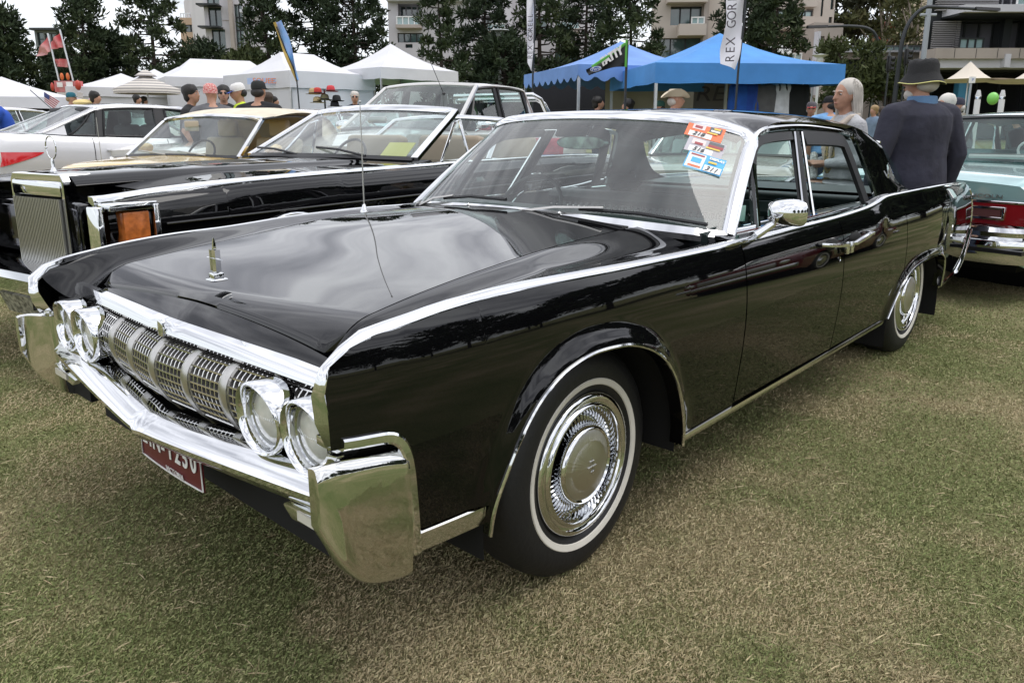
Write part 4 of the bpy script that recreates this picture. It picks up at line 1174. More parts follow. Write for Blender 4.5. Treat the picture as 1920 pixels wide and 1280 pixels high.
# grille box
b = MB(); gx0, gx1 = .17, .62
sh = [(-.275, .46), (-.275, .975), (-.25, 1.01), (.25, 1.01), (.275, .975), (.275, .46)]
b.loft([[(gx0+.0, y, z) for y, z in sh], [(gx0-.012, y*.985, z-.004) for y, z in sh], [(gx0-.012, y*.90, z-.035 if z > .9 else z+.03) for y, z in sh], [(gx0+.02, y*.88, z-.05 if z > .9 else z+.04) for y, z in sh]], caps=False)
b.loft([[(gx0, y, z) for y, z in sh], [(gx1-.3, y*.99, z) for y, z in sh]], caps=False)
b.build('grille_shell', CHROME, c1, ang=30)
MB().box((gx0+.05, 0, .70), (.02, .50, .50)).build('grille_back', DARK, c1)
b = MB()
for k in range(29):
    y = -.232+.464*k/28; b.box((gx0-.004, y, .665), (.05, .0095, .44))
kind(b.build('grille_bars', SATIN, c1, smooth=False), 'stuff')
MB().box((gx0-.006, 0, .935), (.03, .50, .080)).build('grille_brow', CHROME, c1, bevel=(.012, 2))
# hood centre section running back from the grille
rows = [[(x, q*w, z0+.016*(1-q*q)) for q in np.linspace(-1, 1, 13)] for x, z0, w in ((.20, 1.0, .27), (.5, 1.008, .31), (1.0, 1.014, .38), (1.8, 1.018, .44), (2.2, 1.02, .46))]
skirt = [[(r_[0][0], r_[0][1]-.05, r_[0][2]-.045)]+r_+[(r_[0][0], r_[-1][1]+.05, r_[0][2]-.045)] for r_ in rows]
MB().grid(skirt).build('hood', BLACK, c1, ang=60)
b = MB(); b.lathe([(.02, 0), (.012, .02), (.008, .03), (.010, .055), (.006, .075)], (.26, 0, 1.01), 'z', 12)
b.tube([(.26, .052*math.sin(a), 1.140+.060*math.cos(a)) for a in np.linspace(0, 2*PI, 33)[:-1]], .0035, 6, closed=True, up=(1, 0, 0)); b.ell((.26, .05, 1.140), (.006, .012, .006), 8, 6)
b.build('hood_ornament', CHROME, c1)
for s in (-1, 1):
    # headlamp door, corner lamp in a bright frame
    MB().box((.32, s*.57, .70), (.16, .50, .30)).build('headlamp_door', BLACK, c1, bevel=(.02, 2))
    MB().box((.235, s*.57, .70), (.02, .44, .24)).build('headlamp_glass', mat('dark_mirror', (.10, .10, .11), rough=.1, metal=1), c1, bevel=(.01, 2))
    b = MB()
    for (c_, d_) in (((.09, s*.955, .895), (.24, .10, .035)), ((.20, s*.985, .72), (.030, .05, .36)), ((-.06, s*.93, .72), (.03, .09, .36)), ((.06, s*.96, .545), (.28, .10, .03))): b.box(c_, d_)
    b.build('corner_lamp_frame', CHROME, c1, bevel=(.006, 2))
    b = MB(); b.box((.10, s*.955, .715), (.13, .085, .31))
    b.build('corner_lamp', mat('amber_lens', (.42, .12, .025), rough=.22, noise=(30, .3)), c1, bevel=(.006, 2))
    MB().box((.05, s*.957, .565), (.205, .088, .03)).build('corner_lamp_clear', mat('clear_lens', (.55, .53, .48), rough=.2), c1)
    b = MB(); b.loft([[(x, s*(float(plan1(x))*float(sf1(1.0))+o), float(top1(x))+h) for o, h in ((.012, -.030), (.016, -.008), (.006, .012), (-.03, .016), (-.03, -.01))] for x in np.r_[[-.03, -.01, .03], np.linspace(.1, 5.6, 30)]])
    b.build('fender_moulding', CHROME, c1, ang=50)
    MB().tube([(x, s*(.995+.004), .80) for x in np.linspace(.25, 5.5, 12)], .006, 5).build('side_crease_strip', BLACK, c1)
    b = MB(); xx = .62; yy = s*(float(plan1(.6))*.995+.004)
    b.box((xx, yy, .80), (.008, .008, .10)); b.box((xx, yy, .765), (.07, .008, .008)); b.box((xx-.012, yy, .78), (.005, .008, .05)); b.box((xx+.012, yy, .78), (.005, .008, .05))
    b.build('fender_emblem', CHROME, c1, smooth=False)
    # vent window
    tri = [(2.62, .872, 1.005), (2.98, .872, 1.005), (2.98, .775, 1.30)]
    MB().tube([(x, s*y, z) for x, y, z in tri]+[(2.90, s*.79, 1.27)], .014, 6, closed=True, up=(0, 1, .2)).build('vent_frame', CHROME, c1)
    MB().add([(x, s*y, z) for x, y, z in tri], [(0, 1, 2)]).build('vent_pane', GLASS_L, c1)
    pth = [(1.05+.43*math.cos(a), s*1.0, .345+.43*math.sin(a)) for a in np.linspace(.05, PI-.05, 30)]
    MB().tube(pth, .010, 6).build('arch_moulding', CHROME, c1)
b = MB().loft([[(-.02+p, y, .44+q) for p, q in ((.25, .10), (.05, .105), (-.03, .085), (-.045, .05), (-.02, -.02), (.06, -.06), (.25, -.06))] if abs(y) < .75 else [(-.02+p+.10*(abs(y)-.75)/.25, y, .44+q) for p, q in ((.25, .10), (.05, .105), (-.03, .085), (-.045, .05), (-.02, -.02), (.06, -.06), (.25, -.06))] for y in np.linspace(-1.0, 1.0, 17)])
b.build('front_bumper', CHROME, c1, ang=30)
MB().box((.02, .05, .33), (.02, .34, .12), M=Matrix.Rotation(R(-20), 3, 'Y')).build('front_plate', mat('mottled_plate', (.35, .34, .30), rough=.4, metal=.6, noise=(40, .7)), c1)
b = MB()
for (a_, e_) in (((2.15, -.55, 1.05), (2.26, .05, 1.10)), ((2.15, .15, 1.05), (2.24, .70, 1.09))):
    b.tube([a_, tuple((np.array(a_)+np.array(e_))/2+np.array([-.02, 0, .015])), e_], .009, 6)
b.build('wipers', BLKPL, c1)
MB().box((2.62, -.45, 1.08), (.16, .26, .004), M=Matrix.Rotation(R(-38), 3, 'Y')).build('dash_card', mat('yellow_card', (.66, .58, .16), rough=.6), c1)
MB().box((2.90, 0, 1.30), (.02, .20, .05)).build('rear_view_mirror', SATIN, c1, bevel=(.01, 2))
b = MB().grid([[(.40, y, z) for z in (.36, .60, .80, .93)] for y in np.linspace(-.88, .88, 9)])
for s in (-1, 1): b.grid([[(x, s*.855, z) for z in (.40, .65, .93)] for x in (.0, .2, .41)])
b.build('nose_panel', BLACK, c1, ang=30)
for o in list(c1.children):
    if o.name.split('.')[0] == 'body':
        for v in o.data.vertices:
            a = abs(v.co.y); q = min(1, max(0, (.86-a)/.10))
            if v.co.x < 1.0 and a < .86: v.co.x += .36*q*q*(3-2*q)*min(1, (1.0-v.co.x)/.7)
put(c1, O1, TH1); c1.scale = (1.03, 1.03, 1.06)

# ---- 2. pale yellow convertible with its cream hood up
YEL = mat('yellow_paint', (.62, .42, .10), rough=.12, coat=.6); CREAM = mat('cream_canvas', (.64, .58, .46), rough=.85, noise=(5, .10), bump=(200, .2))
BEIGE = mat('beige_vinyl', (.46, .40, .31), rough=.55)
P2 = dict(L=4.3, W=.84, wx=(.85, 3.35), wr=.31, paint=YEL, smooth=False, top=[(0, .86), (.3, .92), (1.0, .95), (1.45, .965), (2.2, .965), (3.3, .96), (4.0, .93), (4.3, .88)], crown=.03,
          cockpit=(1.46, 3.1), seats=(2.45,), seatm=BEIGE, headrests=True, trim=mat('dark_cabin', (.012, .012, .014), rough=.7),
          gh=dict(open=True, Ab=(1.45, .70, .975), At=(1.92, .62, 1.335), Ct=(3, .6, 1.3), Cb=(3.3, .7, 1.0), bow=.08, wsm=CHROME, pillar=.028), mirrors=[(1.82, -.84, 1.05, YEL, .85), (1.82, .84, 1.05, YEL, .85)])
c2 = make_car('soft_top_roadster', 'pale yellow convertible with cream canvas hood raised and yellow mirrors', P2)
rows = []
for k in np.linspace(0, 1, 15):
    x = 1.88+(3.25-1.88)*k
    zc_ = 1.375+.085*math.sin(PI*min(1, k*1.15)) if k < .75 else 1.40-.42*((k-.75)/.25)**1.6
    rows.append([(x, q*(.64+.06*math.sin(PI*k)+(.06*max(0, k-.7)/.3)), max(zc_-.055*abs(q)**4, .98)) for q in np.linspace(-1, 1, 17)])
MB().grid(rows).grid([[(p[0], p[1]*.98, p[2]-.012) for p in r_] for r_ in rows]).build('canvas_hood', CREAM, c2, ang=60)
for s in (-1, 1):
    MB().grid([[(2.78+.42*k+.10*(h-.0), s*(.70-.05*h), .98+h*(.40-.30*k)) for h in np.linspace(0, 1, 5)] for k in np.linspace(0, 1, 7)]).build('canvas_quarter', CREAM, c2)
    MB().tube([(1.90+.95*k, s*.655, 1.335+.035*math.sin(PI*k)) for k in np.linspace(0, 1, 8)], .012, 5).build('hood_rail', BLKPL, c2)
MB().grid([[(3.03+.14*k, y, 1.30-.20*k) for k in (0, 1)] for y in np.linspace(-.42, .42, 5)]).build('hood_rear_window', mat('clear_vinyl', (.55, .58, .60), rough=.3), c2)
b = MB()
for (a_, e_) in (((1.36, -.38, 1.0), (1.44, .02, 1.03)), ((1.36, .12, 1.0), (1.44, .52, 1.03))): b.tube([a_, e_], .008, 5)
b.build('wipers', SATIN, c2)
MB().box((1.75, .12, 1.27), (.02, .18, .10)).build('sun_visor', BEIGE, c2, bevel=(.02, 2))
MB().tube([(.8, .62, .95), (.8, .625, 1.35)], .004, 5).build('aerial', SATIN, c2)
for s in (-1, 1): MB().lathe([(0, -.02), (.07, -.01), (.08, .02)], (.02, s*.56, .70), 'x', 18).build('headlamp', lampg, c2)
MB().box((-.04, 0, .45), (.10, 1.5, .12)).build('front_bumper', CHROME, c2, bevel=(.03, 3))
for o in c2.children_recursive:
    if o.type == 'MESH':
        for v in o.data.vertices:
            if o.parent is c2 and v.co.x < 1.40: v.co.x = 1.40-(1.40-v.co.x)*.55
for o in c2.children:
    if o.type == 'EMPTY' and o.location.x < 1.4: o.location.x = 1.40-(1.40-o.location.x)*.55
TH2 = R(20); put(c2, car_place(441, 7.2, TH2, (1.45, -.70)), TH2)

# ---- 3. modern silver sedan parked the other way round
SILV = mat('silver_paint', (.60, .60, .62), rough=.3, metal=.15, coat=1); SILV2 = mat('pickup_paint', (.56, .55, .53), rough=.3, metal=.15, coat=1)
P3 = dict(L=4.53, W=.91, wx=(.93, 3.58), wr=.325, paint=SILV, zb=.22, top=[(0, .66), (.25, .80), (.9, .94), (1.45, 1.0), (2.3, 1.02), (3.2, 1.045), (3.8, 1.07), (4.3, 1.08), (4.53, 1.03)], crown=.03, hub='alloy', rim=SATIN, arch=1.0,
          sec=[(0, .93), (.12, .97), (.3, .985), (.5, .99), (.62, 1.0), (.8, .985), (.93, .95), (1.0, .90)], cockpit=(1.25, 3.72), seats=(2.35, 3.25), headrests=True, seatm=mat('grey_cloth', (.06, .06, .065), rough=.9),
          gh=dict(Ab=(1.18, .78, 1.00), At=(2.02, .60, 1.40), Ct=(3.20, .58, 1.415), Cb=(3.98, .74, 1.085), bow=.14, roofz=(0, .03, .05, .045, .02, 0), pillars=[(2.36, 2.55, -.03), (3.22, 3.36, -.05)],
                  wins=[(1.45, 2.38, .32, -.02), (2.54, 3.24, -.03, -.08), (3.34, 3.66, -.08, -.32)], quarter=3.68, trimm=BLKPL, edge=.014, frame=SILV), gaps=(1.42, 2.46, 3.42), gapbow=.02, handles=((2.30, .86), (3.20, .89)), handlem=SILV,
          mirrors=[(1.62, -.93, 1.06, SILV, 1.0), (1.62, .93, 1.06, SILV, 1.0)])
c3 = make_car('silver_sedan', 'modern silver four-door sedan showing its red tail lamp, parked nose away', P3)
for s in (-1, 1):
    b = MB(); tp, pl_, sf_ = P3['_f']
    rows = []
    for k in np.linspace(0, 1, 12):
        x = 4.02+.52*k; lo, hi = .875-.165*k**.8, .885+.010*k
        rows.append([(min(x, 4.545), s*(float(pl_(min(x, 4.5)))*float(sf_((z-.22)/(float(tp(min(x, 4.5)))-.22)))+.008-.035*max(0, k-.8)/.2), z) for z in np.linspace(lo, hi, 5)])
    b.grid(rows); b.grid([[(4.545, s*y, z) for z in (.72, .90)] for y in np.linspace(.48, .80, 5)])
    b.build('tail_lamp', mat('tail_lamp_red', (.62, .015, .02), rough=.12, coat=1), c3)
MB().box((4.50, 0, .52), (.14, 1.6, .30)).build('rear_bumper', SILV, c3, bevel=(.06, 3))
TH3 = R(184); put(c3, car_place(70, 9.0, TH3, (4.05, .88)), TH3)

# ---- 4. silver double-cab pickup with sports bar
P4 = dict(L=5.3, W=.93, wx=(.95, 4.15), wr=.38, paint=SILV2, zb=.42, lift=.10, top=[(0, .98), (.3, 1.08), (.9, 1.14), (1.35, 1.17), (2.2, 1.17), (3.6, 1.16), (3.75, 1.20), (5.2, 1.20), (5.3, 1.16)], smooth=False, crown=.05, hub='alloy', rim=SATIN,
          cockpit=(1.3, 3.5), seats=(2.35, 3.2), headrests=True,
          gh=dict(Ab=(1.22, .80, 1.19), At=(1.98, .66, 1.70), Ct=(3.32, .66, 1.71), Cb=(3.58, .78, 1.19), bow=.14, roofz=(0, .03, .05, .05, .03, 0), pillars=[(2.42, 2.56, -.02), (3.30, 3.40, -.05)], wins=[(1.50, 2.42, .40, -.01), (2.56, 3.32, -.02, -.10)],
                  quarter=3.36, trimm=BLKPL, edge=.016, frame=SILV2), gaps=(1.40, 2.50, 3.50), handles=((2.30, 1.02), (3.12, 1.03)), handlem=CHROME, mirrors=[(1.60, -1.02, 1.24, CHROME, 1.25), (1.60, 1.02, 1.24, CHROME, 1.25)])
c4 = make_car('pickup_ute', 'silver double-cab pickup with chrome mirrors and tubular bar behind the cab', P4, cat='pickup')
for x, h in ((3.68, 1.66), (3.80, 1.60)):
    MB().tube([(x+.55, -.72, 1.20), (x+.12, -.70, h-.06), (x, -.64, h), (x, .64, h), (x+.12, .70, h-.06), (x+.55, .72, 1.20)], .032, 10).build('sports_bar', CHROME, c4)
MB().tube([(1.75, -.35, 1.60), (1.45, -.36, 1.95)], .004, 5).ell((1.75, -.35, 1.61), (.03, .02, .02), 8, 5).build('aerial', BLKPL, c4)
MB().box((-.03, 0, .80), (.06, 1.2, .30)).build('front_grille', BLKPL, c4, bevel=(.02, 2))
for s in (-1, 1): MB().box((.05, s*.74, .88), (.16, .30, .20)).build('headlamp', GLASS_L, c4, bevel=(.04, 2))
MB().tube([(1.28, y, 1.215) for y in (-.70, 0, .70)], .012, 5).build('wipers', BLKPL, c4)
TH4 = R(16); put(c4, car_place(875, 9.0, TH4, (1.50, -.80)), TH4)

# ---- generic shapes for the cars further off
def sedan60(name, label, paint, roofm=None, group=None, vinyl=False, chrome=True, open_=False, trim=None, seatm=None):
    P = dict(L=5.0, W=.94, wx=(.95, 3.9), wr=.34, paint=paint, smooth=False, top=[(0, .88), (.25, .93), (1.2, .965), (1.7, .975), (3.4, .975), (4.5, .95), (5.0, .88)], crown=.03, white=True, cockpit=(1.72, 3.6), seats=(2.5, 3.35), seatm=seatm,
             gh=dict(open=open_, Ab=(1.70, .80, .99), At=(2.20, .66, 1.34), Ct=(3.30, .66, 1.34), Cb=(3.85, .76, .985), bow=.14, roofm=roofm or paint, vinyl=vinyl, wsm=CHROME, pillars=[(2.72, 2.78, -.02)], wins=[(1.80, 2.72, .36, -.02), (2.79, 3.42, -.02, -.16)], quarter=3.42, railchrome=True),
             gaps=(1.75, 2.75, 3.5), handles=((2.62, .84), (3.38, .84)))
    if trim: P['trim'] = trim
    t = make_car(name, label, P, group)
    MB().box((-.05, 0, .52), (.12, 1.84, .14)).build('front_bumper', CHROME, t, bevel=(.03, 3)); MB().box((5.04, 0, .52), (.12, 1.84, .14)).build('rear_bumper', CHROME, t, bevel=(.03, 3))
    MB().box((-.01, 0, .72), (.05, 1.20, .20)).build('front_grille', SATIN, t, bevel=(.01, 2))
    for s in (-1, 1):
        MB().lathe([(0, -.03), (.07, -.02), (.085, .02)], (-.01, s*.72, .74), 'x', 18).build('headlamp', lampg, t)
        MB().box((5.0, s*.70, .74), (.05, .36, .13)).build('tail_lamp', mat('tail_red', (.25, .01, .012), rough=.15), t, bevel=(.01, 2))
        MB().tube([(x, s*(float(P['_f'][1](x))*1.0+.004), .62) for x in np.linspace(.2, 4.8, 10)], .009, 5).build('side_strip', CHROME, t)
    return t
MAROON = mat('maroon_paint', (.18, .016, .022), rough=.12, coat=1); REDV = mat('red_vinyl', (.30, .03, .05), rough=.45, noise=(14, .3))
WHITEP = mat('white_paint', (.68, .66, .62), rough=.2, coat=1); TEAL = mat('teal_paint', (.34, .54, .54), rough=.16, metal=.25, coat=1)
c5 = sedan60('maroon_convertible', 'maroon open convertible with red studded seats behind the black sedan', MAROON, open_=True, trim=REDV, seatm=REDV)
TH5 = R(12); put(c5, car_place(1000, 7.4, TH5, (2.3, -.94)), TH5)
c6 = sedan60('white_coupe', 'white hardtop car seen as a pale roof behind the yellow convertible', WHITEP)
put(c6, car_place(560, 11.5, R(14), (2.6, 0)), R(14))
BEIGEP = mat('beige_paint', (.36, .34, .28), rough=.25, metal=.3, coat=.6)
c7 = sedan60('beige_sedan', 'grey-beige sedan glimpsed through the side windows of the black sedan', BEIGEP)
put(c7, car_place(1520, 8.6, R(20), (1.9, -.94)), R(20))
c8 = sedan60('red_sedan', 'deep red car with whitewall tyres standing across from the black sedan', MAROON)
put(c8, (8.2, -4.9), R(-3))
c8b = sedan60('white_saloon', 'white saloon at the far left behind the silver sedan', WHITEP)
put(c8b, car_place(40, 13.5, R(20), (2.6, -.9)), R(20))
c8c = sedan60('sand_saloon', 'sand yellow saloon at the far left edge below the white marquee', mat('sand_paint', (.55, .42, .20), rough=.2, coat=1))
put(c8c, car_place(60, 19, R(30), (2.6, 0)), R(30))
c8d = sedan60('green_panel_car', 'bright green old car under the open white gazebo', mat('green_paint', (.12, .46, .12), rough=.25, coat=1))
put(c8d, car_place(724, 27, R(60), (2.2, 0)), R(60))
c8e = sedan60('pale_blue_car', 'pale blue car in front of the green one under the gazebo', mat('blue_paint', (.28, .52, .62), rough=.25, coat=1))
put(c8e, car_place(708, 22, R(40), (2.8, 0)), R(40))
c8f = sedan60('white_fastback', 'white car with its bonnet near the striped umbrella', WHITEP)
put(c8f, car_place(228, 17, R(25), (2.6, 0)), R(25))

# ---- turquoise sedan seen from behind at the right
P9 = dict(L=5.7, W=1.0, wx=(1.05, 4.25), wr=.35, paint=TEAL, smooth=False, top=[(0, .90), (.3, .95), (1.5, .985), (2.0, .99), (3.9, 1.03), (4.4, 1.08), (5.2, 1.06), (5.60, 1.03), (5.7, .99)], crown=.035, white=True, cockpit=(1.95, 4.2), seats=(2.8, 3.9),
          plan=(.9, .93, .96, .985, .995, 1.0, .99, .98, .97, .96), seatm=mat('teal_cloth', (.10, .20, .20), rough=.7),
          gh=dict(Ab=(1.95, .86, 1.0), At=(2.55, .72, 1.48), Ct=(3.95, .72, 1.50), Cb=(4.5, .84, 1.095), bow=.14, wsm=BLKPL, pillars=[(3.05, 3.12, -.02)], wins=[(2.05, 3.05, .42, -.02), (3.13, 4.0, -.02, -.20)], quarter=4.0, railchrome=True), gaps=(2.0, 3.08, 3.95))
c9 = make_car('turquoise_sedan', 'turquoise sedan seen from behind with full-width red tail panel and chrome bumper', P9)
MB().box((5.71, 0, .865), (.03, 1.92, .022)).build('deck_moulding', CHROME, c9, bevel=(.005, 2))
MB().box((5.70, 0, .775), (.035, 1.88, .16)).build('tail_panel', mat('tail_panel_red', (.26, .012, .016), rough=.12, coat=1), c9)
for s in (-1, 1):
    b = MB()
    for (c_, d_) in (((5.725, s*.45, .820), (.02, .66, .022)), ((5.725, s*.45, .740), (.02, .66, .022)), ((5.725, s*.77, .78), (.02, .022, .10)), ((5.725, s*.13, .78), (.02, .022, .10))): b.box(c_, d_)
    b.build('lamp_frame', CHROME, c9, bevel=(.004, 2))
    MB().box((5.722, s*.35, .78), (.016, .40, .06)).build('reversing_lens', mat('pinkish_lens', (.42, .30, .32), rough=.25, noise=(60, .3)), c9)
    MB().box((5.722, s*.65, .78), (.016, .20, .06)).build('tail_lens', mat('brown_lens', (.12, .05, .05), rough=.2), c9)
    MB().box((5.70, s*.96, .76), (.08, .05, .30)).build('quarter_tip', CHROME, c9, bevel=(.01, 2))
b = MB(); prof = [(-.06, .75), (.03, .755), (.075, .735), (.09, .70), (.085, .665), (.10, .655), (.135, .64), (.145, .60), (.14, .575)]
b.grid([[(5.70+p-(.12*max(0, abs(y)-.8)/.2), y, z-.06) for p, z in prof] for y in np.linspace(-1.0, 1.0, 13)])
b.build('rear_bumper', CHROME, c9, ang=25)
MB().box((5.82, 0, .505), (.05, 1.96, .03)).build('bumper_rubber', BLKPL, c9)
b = MB().grid([[(5.70+p-(.12*max(0, abs(y)-.8)/.2), y, z) for p, z in ((.145, .495), (.135, .44), (.10, .40), (-.05, .39))] for y in np.linspace(-1.0, 1.0, 13)]); b.build('bumper_lower', CHROME, c9, ang=40)
tt = text('deck_script', 'LINCOLN', .042, SATIN, c9, frame((5.708, .60, .905), (0, 1, 0), (1, 0, 0)), depth=.003, sx=1.6)
for k in range(9): pass
MB().box((4.25, .1, 1.16), (.28, .5, .05)).build('shelf_speaker', SATIN, c9, bevel=(.02, 2))
MB().tube([(4.2, .30+.10*math.cos(a), 1.22+.08*math.sin(a)) for a in np.linspace(0, 2*PI, 17)[:-1]], .012, 5, closed=True, up=(1, 0, 0)).build('shelf_ornament', WHITE, c9)
TH9 = R(168); put(c9, car_place(1914, 5.75, TH9, (5.72, .80)), TH9)
# =================================================================== people
SKIN = mat('skin', (.42, .225, .15), rough=.5, noise=(40, .06)); SKIN2 = mat('skin_tan', (.36, .19, .12), rough=.5, noise=(40, .06))
EYEW = mat('eye_white', (.42, .40, .38), rough=.4); EYED = mat('eye_dark', (.02, .015, .012), rough=.2); LIP = mat('lips', (.40, .16, .13), rough=.5)
def finish(mb, name, m, parent, vox, smooth_it=4, mats=None):
    """fuse overlapping closed volumes into one continuous skin"""
    o = mb.build(name, m, None, smooth=False, weld=False)
    md = o.modifiers.new('r', 'REMESH'); md.mode = 'VOXEL'; md.voxel_size = vox
    ms = o.modifiers.new('s', 'SMOOTH'); ms.factor = .5; ms.iterations = smooth_it
    dg = bpy.context.evaluated_depsgraph_get(); me = bpy.data.meshes.new_from_object(o.evaluated_get(dg)); me.name = name
    old = o.data; o.modifiers.clear(); o.data = me; bpy.data.meshes.remove(old)
    me.materials.clear(); me.materials.append(m); me.shade_smooth()
    o.parent = parent
    return o
ARMS = dict(wide=((-.02, .10, -.27), (.06, .015, -.25)), down=((-.02, .055, -.285), (.06, -.005, -.25)), clasp=((-.03, .06, -.28), (.225, -.155, -.02)), hips=((-.07, .17, -.24), (.10, -.10, -.19)), fwd=((.10, .06, -.26), (.24, -.03, .03)),
            pocket=((-.06, .10, -.27), (.09, -.02, -.22)), lean=((.16, .05, -.24), (.22, -.02, -.12)), cross=((.06, .06, -.26), (.17, -.26, .04)), up=((.12, .05, -.22), (.14, -.06, .20)))
def torso_rings(k, wd, belly, infl, z0, z1, n=18, lean=0.0, flare=0.0):
    prof = [(.80, .168, .112, .0), (.90, .172, .120, .0), (1.0, .158, .112, .005), (1.10, .150, .104, .008), (1.22, .160, .112, .0), (1.32, .172, .118, -.005), (1.40, .172, .105, -.015), (1.455, .125, .080, -.015), (1.49, .070, .064, -.005)]
    rings = []
    for z, a, b, x in prof:
        if z < z0-.001 or z > z1+.001: continue
        bz = belly*math.exp(-((z-1.05)/.16)**2)
        a2 = (a+infl)*wd+bz*.55+flare*max(0, 1.0-z); b2 = (b+infl)*(.5+.5*wd)+bz*.7+flare*max(0, 1.0-z)
        rings.append([((x+bz*.45+lean*(z-.9)+b2*math.cos(t))*k, a2*math.sin(t)*k, z*k) for t in np.linspace(0, 2*PI, n+1)[:-1]])
    return rings
def person(label, loc, head_dir, H=1.74, top=None, bottom=None, arms=('down', 'down'), sleeve=1.0, skin=None, hair=None, hairstyle='short', hat=None, wd=1.0, belly=0.0, lean=0.0, turn=0.0, nod=0.0, glasses=False, detail=1, hem=.86, group=None, beard=None, shoes=None, fat=0.0, collar=None, legs=True):
    p = thing('person', label, 'person', loc, head_dir, group)
    skin = skin or SKIN; k = H/1.75; vox = {0: .030, 1: .019, 2: .0105}[detail]
    b = MB(); hz_ = 1.635; hx = .03+lean*.72
    Mh = Matrix.Rotation(turn, 3, 'Z') @ Matrix.Rotation(nod, 3, 'Y')
    def hp(x, y, z): v = Mh @ Vector((x, y, z)); return ((v[0]+hx)*k, v[1]*k, (v[2]+hz_)*k)
    S = lambda *a: tuple(q*k for q in a)
    b.loft(torso_rings(k, wd, belly, 0, .80, 1.49, lean=lean))
    b.cap(S(-.005+lean*.55, 0, 1.44), hp(-.012, 0, -.06), .062*k, .056*k, 12)
    # head: skull, face, jaw, nose, ears
    b.ell(hp(-.012, 0, .035), S(.095, .076, .088), 16, 12); b.ell(hp(.018, 0, -.015), S(.076, .066, .098), 16, 12); b.ell(hp(.042, 0, -.072), S(.048, .046, .036), 12, 8)
    b.cap(hp(.094, 0, .022), hp(.112, 0, -.018), .009*k, .0145*k, 8); b.ell(hp(.088, 0, -.052), S(.012, .026, .008), 10, 6); b.ell(hp(.082, 0, .038), S(.012, .05, .008), 10, 6)
    for s in (-1, 1):
        b.ell(hp(-.008, s*.078, -.002), S(.018, .009, .031), 10, 8)
        sh = np.array([-.012+lean*.5, s*(.178*wd+.012), 1.40]); e1, e2 = ARMS[arms[0 if s < 0 else 1]]
        el = sh+np.array([e1[0], s*e1[1], e1[2]]); wr_ = el+np.array([e2[0], s*e2[1], e2[2]])
        b.cap(S(*sh), S(*el), (.050+fat)*k, (.041+fat*.6)*k); b.cap(S(*el), S(*wr_), (.040+fat*.5)*k, .027*k)
        d = (wr_-el)/np.linalg.norm(wr_-el); hc = wr_+d*.055
        # palm and five fingers
        sd_ = np.cross(d, [0, 0, 1]); sd_ = sd_/max(1e-6, np.linalg.norm(sd_)) if np.linalg.norm(sd_) > .3 else np.array([1., 0, 0]); nn = np.cross(sd_, d)
        b.cap(S(*(wr_+d*.01)), S(*(hc+d*.02)), .030*k, .036*k, 8)
        if detail >= 1:
            cu = -1 if arms[0] in ('clasp', 'cross') else 1
            for q, (o_, ln) in enumerate(((-.030, .060), (-.010, .070), (.010, .066), (.028, .052))):
                a0 = hc+d*.03+sd_*o_; a1 = a0+d*ln*.5-nn*.006*cu; a2 = a1+d*ln*.35-nn*.026*cu
                b.cap(S(*a0), S(*a1), .0105*k, .0095*k, 6); b.cap(S(*a1), S(*a2), .0095*k, .008*k, 6)
            a0 = hc-d*.02+sd_*-.03; a1 = a0+d*.04-sd_*.022; b.cap(S(*a0), S(*a1), .013*k, .010*k, 6); b.cap(S(*a1), S(*(a1+d*.028)), .010*k, .009*k, 6)
        if legs:
            kn = (.025, s*.105, .50); an = (-.015, s*.115, .085)
            b.cap(S(0, s*.088, .84), S(*kn), .082*k, .056*k, 12); b.cap(S(*kn), S(*an), .055*k, .036*k, 10); b.cap(S(-.02, s*.118, .05), S(.135, s*.135, .035), .038*k, .034*k, 8)
    finish(b, 'body', skin, p, vox)
    # shirt / jacket
    b = MB(); b.loft(torso_rings(k, wd, belly, .020, hem if hem < 1 else .9, 1.46 if sleeve < 1 else 1.49, lean=lean, flare=.05))
    for s in (-1, 1):
        sh = np.array([-.012+lean*.5, s*(.178*wd+.012), 1.40]); e1, e2 = ARMS[arms[0 if s < 0 else 1]]
        el = sh+np.array([e1[0], s*e1[1], e1[2]]); wr_ = el+np.array([e2[0], s*e2[1], e2[2]])
        b.cap(S(-.012+lean*.52, s*.05, 1.462), S(sh[0], sh[1]*.93, sh[2]+.004), .060*k, (.062+fat)*k); b.cap(S(sh[0], sh[1]*.80, sh[2]+.006), S(*sh), (.062+fat)*k, (.066+fat)*k)
        if sleeve >= 1: b.cap(S(*sh), S(*el), (.066+fat)*k, (.058+fat*.8)*k); b.cap(S(*el), S(*(el+(wr_-el)*.96)), (.056+fat*.7)*k, (.041+fat*.3)*k)
        elif sleeve > 0: b.cap(S(*sh), S(*(sh+(el-sh)*sleeve)), (.066+fat)*k, (.064+fat)*k)
    if collar: pass
    finish(b, 'shirt' if sleeve < 1 else 'jacket', top or WHITE, p, vox, 5)
    if collar:
        MB().lathe([(.080*k, -.03*k), (.104*k, .0), (.096*k, .055*k), (.086*k, .06*k)], S(-.008+lean*.55, 0, 1.475), 'z', 20).build('collar', collar, p)
    if legs:
        b = MB(); b.loft(torso_rings(k, wd, belly*.5, .014, .80, 1.0, lean=lean))
        for s in (-1, 1):
            kn = (.025, s*.105, .50); an = (-.012, s*.115, .09)
            b.cap(S(0, s*.088, .85), S(*kn), .098*k, .072*k, 12); b.cap(S(*kn), S(*an), .071*k, .060*k, 10)
        finish(b, 'trousers', bottom or mat('dark_jeans', (.02, .03, .06), rough=.9), p, max(vox, .016), 4)
        b = MB()
        for s in (-1, 1): b.cap(S(-.03, s*.118, .048), S(.14, s*.136, .036), .050*k, .042*k, 10)
        kind(b.build('shoes', shoes or mat('shoe', (.03, .028, .026), rough=.6), p), 'thing'); 
